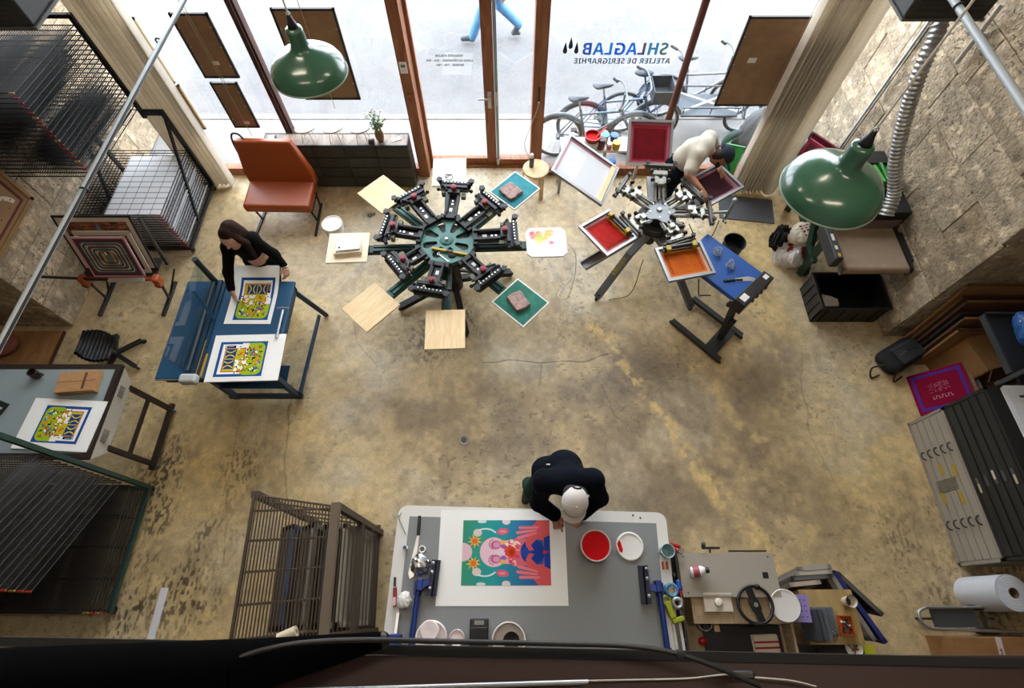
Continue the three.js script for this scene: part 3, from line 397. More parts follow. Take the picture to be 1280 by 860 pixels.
{
  const o = thing('carousel_press', 'large green eight-arm carousel screen-printing press with black print heads', 'printing press', V(CX, 0, CZ));
  // base
  part(o, 'column', [cyl(0.11, 0.09, 0.62, 0, 0.36, 0), cyl(0.20, 0.20, 0.05, 0, 0.70, 0)], iron);
  for (const a of [14, 104, 194, 298]) { const e = polar(a, 0.72, 0.075), l = part(o, 'foot_beam', [bar(polar(a, 0.08, 0.17), e, 0.075, 0.075), bar(polar(a, 0.08, 0.34), polar(a, 0.5, 0.12), 0.03, 0.03)], iron); part(l, 'caster', [torus(0.028, 0.012, e.x, 0.04, e.z, 0, a * Math.PI / 180 + Math.PI / 2, 0), cyl(0.02, 0.02, 0.03, e.x, 0.075, e.z), rod([e.x - 0.03, 0.04, e.z], [e.x + 0.03, 0.04, e.z], 0.01)], ironGrey); }
  part(o, 'pallet_hub', [cyl(0.27, 0.27, 0.06, 0, 0.76, 0, 0, 0, 0, 32)], greenDark);
  // hub plate with slots
  const s = new THREE.Shape(); for (let k = 0; k < 12; k++) { const a = (k + 0.5) / 12 * 6.283; k ? s.lineTo(Math.cos(a) * 0.322, Math.sin(a) * 0.322) : s.moveTo(Math.cos(a) * 0.322, Math.sin(a) * 0.322); } s.closePath();
  for (let k = 0; k < 8; k++) { const a = (k + 0.42) / 8 * 6.283, h = new THREE.Path(), c = Math.cos(a), d = Math.sin(a), q = (r, t) => [c * r - d * t, d * r + c * t]; const n = 10; for (let j = 0; j <= n; j++) { const b = -Math.PI / 2 + j / n * Math.PI; const [x, y] = q(0.222 + Math.cos(b) * 0.046, Math.sin(b) * 0.046); j ? h.lineTo(x, y) : h.moveTo(x, y); } for (let j = 0; j <= 6; j++) { const b = Math.PI / 2 + j / 6 * Math.PI; const [x, y] = q(0.132 + Math.cos(b) * 0.026, Math.sin(b) * 0.026); h.lineTo(x, y); } h.closePath(); s.holes.push(h); }
  const hub = part(o, 'hub_plate', [moved(plate(s, 0.022), 0, 0.915, 0)], mat('#38685f', 0.45, 0.1)); part(hub, 'hub_rim', Array.from({ length: 12 }, (_, k) => moved(box(0.158, 0.05, 0.02), 0, 0, 0)).map((g, k) => { const a = k / 12 * 6.283; g.translate(0, 0.90, 0.305); g.rotateY(a); return g; }), mat('#31545a', 0.45, 0.2)); part(hub, 'hub_cap', lathe([[0, 0.95], [0.07, 0.948], [0.075, 0.937], [0.075, 0.93], [0, 0.93]], 32), green); part(hub, 'hub_bolt', [cyl(0.016, 0.016, 0.02, 0, 0.957, 0, 0, 0, 0, 6)], steel); part(o, 'hub_drum', cyl(0.25, 0.25, 0.13, 0, 0.845, 0, 0, 0, 0, 28), mat('#0f1413', 0.6));
  // pallet arms
  const pallets = [['wood', plyTop], ['cloth', null], ['splash', null], ['cloth', null], ['pale', plyPale], ['wood', plyTop], ['pale', plyPale], ['wood', plyTop]];
  const feltTex = blotchy('#1f6a58', 0.35, 8), felt = mat('#ffffff', 0.8, 0, { map: feltTex }), felt2 = mat('#8fd0d4', 0.8, 0, { map: blotchy('#3a97a0', 0.3, 6) });
  const splashTex = canvasTexture(256, 256, (g) => { g.fillStyle = '#d8cfca'; g.fillRect(0, 0, 256, 256); const dab = (x, y, r, c, a) => { for (let k = 0; k < 26; k++) { g.globalAlpha = a; g.fillStyle = c; g.beginPath(); g.ellipse(x + rnd(-r, r) * 0.7, y + rnd(-r, r) * 0.7, rnd(0.2, 0.6) * r, rnd(0.15, 0.4) * r, rnd(0, 3), 0, 7); g.fill(); } }; dab(190, 60, 40, '#e85a4a', 0.25); dab(180, 110, 52, '#f0a030', 0.25); dab(150, 80, 36, '#e9c33c', 0.25); dab(205, 150, 30, '#e8a02c', 0.3); dab(175, 90, 20, '#8fbf4a', 0.3); dab(120, 160, 18, '#e05a78', 0.35); dab(210, 40, 18, '#e04050', 0.3); g.globalAlpha = 1; });
  const spots = []; for (let k = 0; k < 8; k++) {
    const a = k * 45 + 2, ry = a * Math.PI / 180, arm = part(o, 'pallet_arm', [0].map(() => { const g = merge([box(0.10, 0.05, 0.70, 0, 0.79, 0.55), box(0.03, 0.02, 0.56, -0.025, 0.825, 0.55), box(0.03, 0.02, 0.56, 0.025, 0.825, 0.55), box(0.09, 0.03, 0.34, 0, 0.815, 1.12)]); g.rotateY(ry); return g; }), k % 2 ? green : greenDark);
    const kind = pallets[k][0], W = 0.405, L = 0.45; let g; if (kind === 'splash') { const c = 0.05; g = prism([[-W / 2 + c, -L / 2], [W / 2 - c, -L / 2], [W / 2, -L / 2 + c], [W / 2, L / 2 - c], [W / 2 - c, L / 2], [-W / 2 + c, L / 2], [-W / 2, L / 2 - c], [-W / 2, -L / 2 + c]], 0.02); g = flatUV(g, W, L); } else g = uvMetres(box(W, 0.02, L, 0, 0.01, 0), 2);
    g.translate(0, 0.835, 1.105 - (k === 0 ? 0.03 : 0)); g.rotateY(ry);
    const pal = part(arm, 'pallet', g, kind === 'splash' ? mat('#ffffff', 0.5, 0, { map: splashTex }) : kind === 'cloth' ? whitePaint : pallets[k][1], kind === 'wood' ? 'plain plywood pallet' : kind === 'cloth' ? 'pallet edged in white under green cloth' : kind === 'splash' ? 'pale pallet splashed with yellow and red ink' : 'pale pallet board');
    spots.push([ry, polar(a, 1.105, 0.855)]);
  }
  part(o, 'heater_cable', wire([polar(92, 1.33, 0.84), polar(88, 1.42, 0.80), polar(84, 1.46, 0.5), polar(80, 1.40, 0.1), polar(84, 1.30, 0.012), polar(96, 1.5, 0.012)], 0.004, 40, 6), mat('#cfccc4', 0.6));
  // print heads
  const heads = [[175, 0.74, 0.02], [134, 0.72, 0.1], [94.5, 0.72, 0.0], [42, 0.66, -0.06], [-10.6, 0.65, -0.05], [-52, 0.62, 0.0], [-100, 0.69, 0.04], [-143, 0.74, 0.05]];
  for (const [a, r, tilt] of heads) {
    const h = new THREE.Group(); h.name = 'print_head'; o.add(h); const d = r - 0.70; h.rotation.y = a * Math.PI / 180; h.position.y = 0; h.rotation.order = 'YXZ'; h.rotation.x = -tilt * 0.6;
    part(h, 'arm_channel', [box(0.12, 0.02, 0.36 + d, 0, 0.945, 0.48 + d / 2), box(0.018, 0.075, 0.36 + d, -0.06, 0.965, 0.48 + d / 2), box(0.018, 0.075, 0.36 + d, 0.06, 0.965, 0.48 + d / 2), box(0.22, 0.09, 0.05, 0, 0.935, 0.315)], iron); part(h, 'arm_label', [box(0.035, 0.004, 0.05, 0.01, 0.957, 0.42)], whitePaint); part(h, 'bolt', [cyl(0.012, 0.012, 0.012, 0, 0.96, 0.50), cyl(0.012, 0.012, 0.012, 0, 0.96, 0.545)], steel);
    part(h, 'clamp_bar', [rbox(0.36, 0.07, 0.045, 0.006, 0, 0.99, 0.73 + d), rbox(0.34, 0.03, 0.10, 0.004, 0, 0.955, 0.72 + d), box(0.30, 0.03, 0.035, 0, 1.03, 0.66 + d)], iron); part(h, 'clamp_screws', Array.from({ length: 7 }, (_, k) => cyl(0.009, 0.009, 0.014, -0.12 + k * 0.04, 1.032, 0.725 + d, 0, 0, 0, 8)), steel);
    part(h, 'registration_block', [rbox(0.14, 0.07, 0.09, 0.006, 0, 0.99, 0.62 + d), rod([-0.16, 0.99, 0.63 + d], [0.16, 0.99, 0.63 + d], 0.012), rod([0.06, 1.02, 0.60 + d], [0.14, 1.06, 0.66 + d], 0.009)], ironGrey); part(h, 'locking_knob', [cyl(0.028, 0.034, 0.05, 0.0, 1.05, 0.625 + d, 0, 0, 0, 10), clover(0.026, 0, 1.075, 0.625 + d)], redKnob, 'dark red locking knob');
    for (const sx of [-1, 1]) part(h, 'side_knob', [clover(0.034, sx * 0.185, 1.035, 0.75 + d), rod([sx * 0.185, 0.97, 0.75 + d], [sx * 0.185, 1.04, 0.75 + d], 0.012), ball(0.022, sx * 0.19, 0.97, 0.66 + d), rod([sx * 0.1, 0.97, 0.66 + d], [sx * 0.2, 0.97, 0.66 + d], 0.01)], blackPaint);
    part(h, 'spring', [rod([-0.05, 0.975, 0.36], [-0.05, 0.99, 0.58 + d], 0.012), rod([0.05, 0.975, 0.36], [0.05, 0.99, 0.58 + d], 0.012)], ironGrey); part(h, 'bracket', box(0.05, 0.05, 0.06, -0.11, 0.96, 0.585 + d), olive); part(h, 'bracket', box(0.04, 0.07, 0.04, 0.12, 0.97, 0.60 + d), olive);
  }
  // things lying on the press
  const at = (k, dy = 0) => { const p = spots[k][1]; return V(CX + p.x, p.y + dy, CZ + p.z); };
  for (const [k, m, lb] of [[1, felt, 'dark green cloth sheet on the pallet facing the open floor, under a pink pad'], [3, felt2, 'turquoise cloth sheet on the pallet by the birch stool']]) solo('cloth_sheet', lb, 'cloth', uvMetres(box(0.375, 0.004, 0.42, 0, 0.002, 0), 3), m, at(k), spots[k][0]);
  const pumice = mat('#ffffff', 0.95, 0, { map: blotchy('#9a7f78', 0.5, 16), bumpMap: blotchy('#808080', 0.9, 32), bumpScale: 0.01 });
  const padShape = (w, l, h) => { const n = 22, pts = []; for (let k = 0; k < n; k++) { const a = k / n * 6.283, c = Math.cos(a), s2 = Math.sin(a), q = 1 / Math.max(Math.abs(c) / (w / 2), Math.abs(s2) / (l / 2)); pts.push([c * q * rnd(0.9, 1.03), s2 * q * rnd(0.9, 1.03)]); } return uvMetres(prism(pts, h, 0.006), 3); };
  solo('scouring_pad', 'ragged pinkish cleaning pad on the dark green cloth sheet', 'pad', padShape(0.17, 0.22, 0.05), pumice, V(at(1).x - 0.02, at(1).y + 0.004, at(1).z + 0.01), 0.55);
  solo('scouring_pad', 'ragged pinkish-grey cleaning pad on the turquoise cloth sheet', 'pad', padShape(0.20, 0.22, 0.05), pumice, V(at(3).x - 0.05, at(3).y + 0.004, at(3).z + 0.05), 0.75);
  const tr = thing('tool_tray', 'pale wooden tray with a white sheet on the pallet by the white bucket', 'tray', V(at(6).x + 0.01, at(6).y, at(6).z + 0.03), 0.12); part(tr, 'box', [rbox(0.30, 0.05, 0.17, 0.006, 0, 0.025, 0)], plyPale); part(tr, 'sheet', rbox(0.26, 0.02, 0.13, 0.004, 0.01, 0.062, -0.005), mat('#e6e6ea', 0.5)); part(tr, 'mark', cyl(0.012, 0.012, 0.003, -0.08, 0.0735, 0.02), blackPaint);
  const sk = thing('paper_sheet', 'off-white test sheet with a small black sketch on the pallet by the door', 'paper', at(4), spots[4][0]); part(sk, 'sheet', box(0.38, 0.003, 0.42, 0, 0.0015, 0), mat('#e6e1d6', 0.8)); part(sk, 'sketch', [torus(0.04, 0.004, 0, 0.004, -0.10, Math.PI / 2), torus(0.025, 0.004, 0.03, 0.004, -0.07, Math.PI / 2), box(0.09, 0.002, 0.01, 0, 0.004, -0.05)], blackPaint);
  const lv = thing('spirit_level', 'yellow bar level with a black window lying on the press hub', 'level', V(CX + 0.045, 0.937, CZ + 0.17), -0.22); part(lv, 'body', rbox(0.40, 0.03, 0.03, 0.005, 0, 0.015, 0), mat('#a98a14', 0.45)); part(lv, 'window', rbox(0.08, 0.008, 0.028, 0.002, 0, 0.031, 0), blackPaint);
  const wr = thing('wrench', 'small steel wrench lying across the press hub', 'wrench', V(CX - 0.02, 0.937, CZ + 0.245), -0.75); part(wr, 'shaft', rbox(0.13, 0.008, 0.014, 0.003, 0, 0.006, 0), steel); part(wr, 'jaw', [torus(0.014, 0.006, -0.075, 0.006, 0, Math.PI / 2, 0, 0.5, 4.6), torus(0.011, 0.005, 0.072, 0.006, 0, Math.PI / 2)], steel);
}
// ---------------------------------------------------------------- steel four-colour press with screens
const alu = mat('#8f9192', 0.4, 0.7), legGrey = mat('#6d6d6b', 0.45, 0.5), pinkTape = mat('#c48a98', 0.5);
const inkTex = (bg, blot, tape, seed) => canvasTexture(256, 320, (g, w, h) => { g.fillStyle = tape; g.fillRect(0, 0, w, h); g.fillStyle = bg; g.fillRect(28, 36, w - 56, h - 80); for (let k = 0; k < 60; k++) { g.globalAlpha = 0.12; g.fillStyle = k % 2 ? blot : bg; g.beginPath(); g.ellipse(rnd(30, w - 30), rnd(40, h - 50), rnd(10, 46), rnd(10, 60), rnd(0, 3), 0, 7); g.fill(); } g.globalAlpha = 0.5; g.strokeStyle = blot; g.lineWidth = 5; for (let k = 0; k < 5; k++) { g.beginPath(); g.moveTo(30 + k * 3, 40); g.lineTo(30 + k * 3 + rnd(-6, 6), h - 50); g.stroke(); g.beginPath(); g.moveTo(w - 30 - k * 3, 40); g.lineTo(w - 30 - k * 3 + rnd(-6, 6), h - 50); g.stroke(); } g.globalAlpha = 1; });
function frameScreen(label, mid, az, tilt, W, L, tex, tape, deep = 0.035, extra, roll = 0) {   // mid: middle of the inner (clamped) edge; az degrees from +z; tilt lifts the outer edge
  const o = thing('printing_screen', label, 'screen', mid, 0, 'screens clamped on the steel press'); o.rotation.set(-tilt, az * Math.PI / 180, roll, 'YXZ');
  const b = 0.028; part(o, 'frame', [box(W, deep, b, 0, 0, b / 2), box(W, deep, b, 0, 0, L - b / 2), box(b, deep, L - 2 * b, -W / 2 + b / 2, 0, L / 2), box(b, deep, L - 2 * b, W / 2 - b / 2, 0, L / 2)], alu);
  const m = flatUV(box(W - 2 * b, 0.003, L - 2 * b, 0, -deep / 2 + 0.003, L / 2), W - 2 * b, L - 2 * b, -(W - 2 * b) / 2, b); part(o, 'mesh', m, phys('#ffffff', 0.75, { map: tex, specularIntensity: 0.3 }));
  const t = 0.03; part(o, 'tape_border', [box(W - 2 * b, 0.003, t, 0, -deep / 2 + 0.006, b + t / 2), box(W - 2 * b, 0.003, t, 0, -deep / 2 + 0.006, L - b - t / 2), box(t, 0.003, L - 2 * b - 2 * t, -W / 2 + b + t / 2, -deep / 2 + 0.006, L / 2), box(t, 0.003, L - 2 * b - 2 * t, W / 2 - b - t / 2, -deep / 2 + 0.006, L / 2)], tape);
  if (extra) extra(o, W, L, b); return o;
}
const HUB2 = V(1.65, 0, -4.0);
{
  const o = thing('screen_press', 'grey steel rotary screen-printing press with splayed legs and raised screens', 'printing press', HUB2);
  part(o, 'column', [cyl(0.07, 0.09, 0.34, 0, 0.66, 0), cyl(0.22, 0.22, 0.06, 0, 0.86, 0, 0, 0, 0, 36), cyl(0.19, 0.17, 0.06, 0, 0.80, 0, 0, 0, 0, 36)], mat('#3c3937', 0.5, 0.4));
  const feet = [V(1.05, 0.03, -3.46), V(2.19, 0.03, -3.32), V(1.05, 0.03, -4.62), V(2.28, 0.03, -4.60)]; feet.forEach((f, k) => { const e = f.clone().sub(HUB2); const l = part(o, 'leg', [bar([e.x * 0.05, 0.66, e.z * 0.05], [e.x * 0.45, 0.52, e.z * 0.45], 0.085, 0.05), bar([e.x * 0.42, 0.53, e.z * 0.42], [e.x, 0.05, e.z], 0.085, 0.045)], legGrey); part(l, 'foot_bolt', [cyl(0.022, 0.022, 0.05, e.x, 0.025, e.z), torus(0.02, 0.008, e.x * 0.97, 0.10, e.z * 0.97, Math.PI / 2)], iron);
    if (!k) { const word = 'KRUZER', q = new THREE.Matrix4(), a = V(e.x * 0.95, 0.11, e.z * 0.95), b = V(e.x * 0.42, 0.555, e.z * 0.42), dir = b.clone().sub(a).normalize(), side = V(0, 1, 0).cross(dir).normalize(), nn = dir.clone().cross(side); const g = new TextGeometry(word, { font: bold, size: 0.05, depth: 0.002, curveSegments: 3 }); g.computeBoundingBox(); g.translate(0, -0.025, 0); q.makeBasis(dir, side, nn).setPosition(a.clone().lerp(b, 0.45).addScaledVector(nn, 0.024)); g.applyMatrix4(q); part(l, 'lettering', g, mat('#a9953c', 0.5)); } });
  const armEnd = V(0.80, 0.72, -3.44).sub(HUB2), u = V(armEnd.x, 0, armEnd.z).normalize(); part(o, 'pallet_arm', [bar([u.x * 0.18, 0.74, u.z * 0.18], armEnd, 0.11, 0.012), ...[-1, 1].map((s) => { const off = V(-u.z, 0, u.x).multiplyScalar(s * 0.05); return bar(V(u.x * 0.18, 0.76, u.z * 0.18).add(off), armEnd.clone().add(off).add(V(0, 0.02, 0)), 0.012, 0.05); })], alu);
  for (const az of [20, 122, 176]) { const e = polar(az, 0.75, 0.76); part(o, 'pallet_arm', [bar(polar(az, 0.18, 0.76), e, 0.10, 0.03)], legGrey); }
  const s = new THREE.Shape(); for (let k = 0; k <= 64; k++) { const a = k / 64 * 6.283, r = 0.155 + 0.026 * Math.cos(a * 5); k ? s.lineTo(Math.cos(a) * r, Math.sin(a) * r) : s.moveTo(Math.cos(a) * r, Math.sin(a) * r); }
  const hp = part(o, 'hub_plate', moved(plate(s, 0.016), 0, 1.0, 0), mat('#77797a', 0.5, 0.6)); part(hp, 'hub_nut', [lathe([[0, 1.04], [0.02, 1.04], [0.022, 1.036], [0.032, 1.022], [0.032, 1.016], [0, 1.016]], 24), ...[0, 1, 2, 3, 4].map((k) => cyl(0.009, 0.009, 0.012, Math.cos(k * 1.257 + 0.4) * 0.11, 1.02, Math.sin(k * 1.257 + 0.4) * 0.11, 0, 0, 0, 8))], steel); part(o, 'hub_drum', [cyl(0.14, 0.14, 0.10, 0, 0.94, 0, 0, 0, 0, 32)], iron);
  for (const [az, tilt, r1] of [[20, 0, 0.50], [-58, 0.0, 0.44], [122, 0.12, 0.50], [176, 0.30, 0.58], [-122, 0.22, 0.54], [88, 0, 0.60]]) {
    const h = new THREE.Group(); h.name = 'print_head'; o.add(h); h.rotation.order = 'YXZ'; h.rotation.y = az * Math.PI / 180; h.rotation.x = -tilt; h.position.y = 0.985; const q = r1;
    part(h, 'arm_rails', [box(0.022, 0.045, q - 0.1, -0.045, 0.985, q / 2 + 0.06), box(0.022, 0.045, q - 0.1, 0.045, 0.985, q / 2 + 0.06), rod([0, 1.0, 0.14], [0, 1.0, q - 0.06], 0.016)], mat('#77746c', 0.45, 0.6)); part(h, 'registration_block', [rbox(0.13, 0.05, 0.08, 0.006, 0, 1.02, q * 0.62), rbox(0.18, 0.035, 0.05, 0.005, 0, 1.0, q * 0.8), rbox(0.07, 0.05, 0.06, 0.01, 0, 1.05, q * 0.55)], mat('#a7a69c', 0.4, 0.5)); part(h, 'knob', [[-0.09, 0.62], [0.09, 0.62], [-0.1, 0.8], [0.1, 0.8], [0, 0.7]].map(([x, t]) => [ball(0.024, x, 1.045, q * t), rod([x, 0.99, q * t], [x, 1.04, q * t], 0.009)]), blackPaint); part(h, 'clamp_bar', [rbox(0.34, 0.05, 0.05, 0.006, 0, 1.0, q - 0.03), rod([-0.19, 1.03, q - 0.04], [0.19, 1.03, q - 0.04], 0.012)], mat('#5d5b55', 0.45, 0.5)); for (const x of [-0.15, 0.15]) part(h, 'clamp_screw', [rod([x, 0.99, q - 0.03], [x, 1.07, q - 0.03], 0.009), clover(0.024, x, 1.075, q - 0.03)], blackPaint); part(h, 'spring', [-0.07, 0.07].map((x) => wire(Array.from({ length: 40 }, (_, k) => V(x + 0.01 * Math.cos(k * 1.3), 1.0 + 0.01 * Math.sin(k * 1.3), 0.16 + (q * 0.5 - 0.12) * k / 39)), 0.003, 160, 4)), steel);
    h.userData.low = true;
    if (az === 88) part(h, 'lift_rod', [rod([0.0, 1.0, q], [0.0, 1.02, q + 0.16], 0.016), rod([0, 0.86, q + 0.17], [0, 1.18, q + 0.17], 0.018), ball(0.03, 0, 1.2, q + 0.17), rod([-0.06, 0.9, q + 0.17], [0.06, 0.9, q + 0.17], 0.014)], mat('#9aa39c', 0.4, 0.4));
    h.traverse((m) => m.geometry && m.geometry.translate(0, -0.985, 0)); delete h.userData.low;
  }
  part(o, 'cable', [wire([[0.35, 0.9, 0.1], [0.5, 0.75, 0.3], [0.62, 0.8, 0.2], [0.7, 0.9, 0.05]], 0.006), wire([[0.3, 0.86, 0.1], [0.34, 0.6, 0.12], [0.3, 0.3, 0.2]], 0.006), wire([[-0.1, 0.5, 0.3], [-0.2, 0.05, 0.5], [-0.45, 0.01, 0.55]], 0.005)], blackPaint);
  // screens
  const squeegee = (colour) => (s, W, L, b) => { const f = part(s, 'squeegee_bar', [rbox(W * 0.78, 0.03, 0.04, 0.01, 0, 0.03, 0.07), rod([-W * 0.36, 0.05, 0.05], [W * 0.36, 0.05, 0.05], 0.02, 12)], mat('#5a5a58', 0.35, 0.7)); part(f, 'blade', rbox(W * 0.7, 0.03, 0.014, 0.004, 0, 0.0, 0.095), mat('#b0741c', 0.4)); for (const sx of [-1, 1]) part(s, 'squeegee_clip', [rbox(0.03, 0.09, 0.035, 0.006, sx * W * 0.28, 0.035, 0.09), rbox(0.05, 0.025, 0.06, 0.005, sx * W * 0.28, 0.075, 0.07)], mat('#a88a1c', 0.45)); };
  frameScreen('screen with orange ink and a fitted squeegee bar, beside the blue flash dryer', V(1.79, 0.99, -3.535), 12, 0.0, 0.52, 0.44, inkTex('#b4560e', '#8a3404', '#b8622a'), mat('#b88a70', 0.6), 0.035, squeegee());
  frameScreen('screen with bright red ink and a fitted squeegee bar, above the bare pallet arm', V(1.235, 0.99, -3.83), -55, 0.0, 0.49, 0.44, inkTex('#a4120a', '#6c0806', '#8c3a34'), mat('#9a6c6c', 0.6), 0.035, squeegee());
  frameScreen('raised empty screen with white mesh, pink tape and wooden inner bar', V(1.13, 1.02, -4.34), -113, 0.42, 0.62, 0.70, canvasTexture(256, 256, (g) => { g.fillStyle = '#c9c9cc'; g.fillRect(0, 0, 256, 256); g.fillStyle = '#d4d4d8'; g.fillRect(40, 150, 180, 90); }), pinkTape, 0.035, (s, W, L, b) => part(s, 'inner_bar', rbox(W - 2 * b, 0.03, 0.06, 0.005, 0, 0.0, 0.06), plyTop));
  frameScreen('raised screen flooded with deep red ink, in front of the bicycles', V(1.60, 1.03, -4.66), 177, 0.58, 0.52, 0.52, inkTex('#6a0612', '#4a040c', '#8c2434'), mat('#a04a58', 0.6));
  frameScreen('screen with dark purple print area under the bending man', V(2.12, 1.0, -4.26), 121, 0.05, 0.44, 0.50, inkTex('#46242e', '#381a24', '#94606e'), mat('#a46c7c', 0.6));
}
// ---------------------------------------------------------------- blue flash dryer on an H stand
{
  const h = 0.88, a = P(888.5, 294.6, h), b = P(951, 339.6, h), c = P(920.5, 375, h), W = b.distanceTo(c), ax = b.clone().sub(a), L = ax.length() + 0.06, turn = Math.atan2(-ax.z, ax.x), side = c.clone().sub(b); const mid = a.clone().add(c).multiplyScalar(0.5); mid.y = 0;
  const o = thing('flash_dryer', 'blue flash dryer panel with a black control box on a wheeled H stand', 'dryer', mid, turn), blue = mat('#0c4a94', 0.45, 0.0);
  part(o, 'panel', [rbox(L, 0.05, W, 0.006, -0.03, h - 0.025, 0), box(L - 0.06, 0.05, W - 0.06, -0.03, h - 0.07, 0)], blue); const cb = part(o, 'control_box', [rbox(0.13, 0.17, W * 1.08, 0.01, L / 2 + 0.035, h - 0.06, 0)], mat('#151515', 0.45));
  part(cb, 'dial', [-0.16, -0.08, 0, 0.08].map((z) => cyl(0.018, 0.018, 0.02, L / 2 + 0.108, h - 0.06, z, 0, 0, Math.PI / 2, 14)), mat('#3a3a3c', 0.4)); part(cb, 'red_switch', rbox(0.014, 0.03, 0.04, 0.003, L / 2 + 0.102, h - 0.04, -0.06 - 0.08), mat('#b02030', 0.4)); part(cb, 'label_sticker', box(0.07, 0.002, 0.09, L / 2 + 0.03, h + 0.026, W * 0.36), whitePaint); part(cb, 'label_sticker', box(0.05, 0.002, 0.06, L / 2 + 0.03, h + 0.026, -W * 0.42), whitePaint);
  const f = [P(840, 401), P(899.6, 450.5), P(866, 373), P(927, 420)].map((p) => o.worldToLocal(p.clone())); o.updateMatrixWorld(true); const loc = (x, y, hh) => o.worldToLocal(P(x, y, hh)); const F = [loc(840, 401, 0.06), loc(899.6, 450.5, 0.06), loc(866, 373, 0.06), loc(927, 420, 0.06)];
  const st = part(o, 'stand', [bar(F[0], F[1], 0.06, 0.05), bar(F[2], F[3], 0.06, 0.05), bar(F[0].clone().lerp(F[1], 0.78), F[2].clone().lerp(F[3], 0.78), 0.16, 0.04)], mat('#232323', 0.5)); const m1 = F[0].clone().lerp(F[1], 0.78).lerp(F[2].clone().lerp(F[3], 0.78), 0.5); part(o, 'upright', [bar([m1.x, 0.07, m1.z], [L / 2 - 0.02, h - 0.12, W / 2 - 0.1], 0.06, 0.06), bar([m1.x, 0.07, m1.z], [m1.x, 0.5, m1.z], 0.05, 0.05)], mat('#1d1d1d', 0.5));
  for (const p of F) part(st, 'caster', [torus(0.018, 0.01, p.x, 0.028, p.z), cyl(0.012, 0.012, 0.02, p.x, 0.05, p.z)], blackPaint); part(o, 'power_cord', wire([[-0.1, h - 0.1, W / 2], [0, h - 0.25, W / 2 + 0.05], [0.04, h - 0.16, W / 2 + 0.1], [0.1, h - 0.2, W / 2]], 0.007), blackPaint); part(o, 'clamp_knob', [ball(0.03, L / 2 - 0.05, h - 0.16, W / 2 - 0.02), cyl(0.02, 0.02, 0.06, L / 2 - 0.05, h - 0.14, W / 2 - 0.02)], ironGrey);
  const top = (px, py) => P(px, py, h); const pk = thing('palette_knife', 'palette knife with black handle and a white scraper on the blue dryer', 'palette knife', top(921, 350), turn + 0.95); part(pk, 'blade', [prism([[-0.02, -0.02], [0.13, -0.028], [0.20, 0], [0.13, 0.028], [-0.02, 0.02]], 0.004)], steel); part(pk, 'handle', rbox(0.13, 0.018, 0.026, 0.008, -0.085, 0.01, 0), blackPaint);
  const p2 = again(pk, 'pale metal spatula lying beside the black-handled palette knife', top(930, 350).add(V(0, 0.0, 0)), turn + 0.85); p2.scale.setScalar(0.75);
  for (const [px, py, lb] of [[896, 318, 'small tangle of steel wire on the blue dryer near its far corner'], [912, 333, 'small tangle of steel wire on the blue dryer beside the palette knife']]) { const g = []; for (let k = 0; k < 7; k++) g.push(torus(rnd(0.03, 0.05), 0.003, rnd(-0.02, 0.02), rnd(0.035, 0.05), rnd(-0.02, 0.02), rnd(0.6, 2.5), rnd(0, 3), 0, 6.283, 20, 5)); solo('wire_tangle', lb, 'wire', g, zinc, top(px, py), 0); }
}
pail('bucket', 'black open bucket on the floor behind the blue flash dryer', onFloor(P(913, 312, 0.1)), 0.135, 0.26, { open: true, mat: mat('#121214', 0.5), ink: mat('#0c0c0d', 0.6), level: 0.4 });
// rubber mat
{ const q = rect([[905, 247], [963, 247], [969, 275], [893, 275]], 0.012); const tex = canvasTexture(512, 320, (g) => { g.fillStyle = '#5a5c60'; g.fillRect(0, 0, 512, 320); g.fillStyle = '#2c2e31'; for (let y = 8; y < 320; y += 16) for (let x = 8 + (y / 16 % 2 ? 0 : 8); x < 512; x += 16) { g.beginPath(); g.arc(x, y, 4.6, 0, 7); g.fill(); } }); solo('floor_mat', 'grey perforated rubber mat below the pleated curtain', 'mat', flatUV(rbox(q.w, 0.014, q.l, 0.005, 0, 0.007, 0), q.w, q.l), mat('#ffffff', 0.8, 0, { map: tex }), onFloor(q.at), q.turn); }
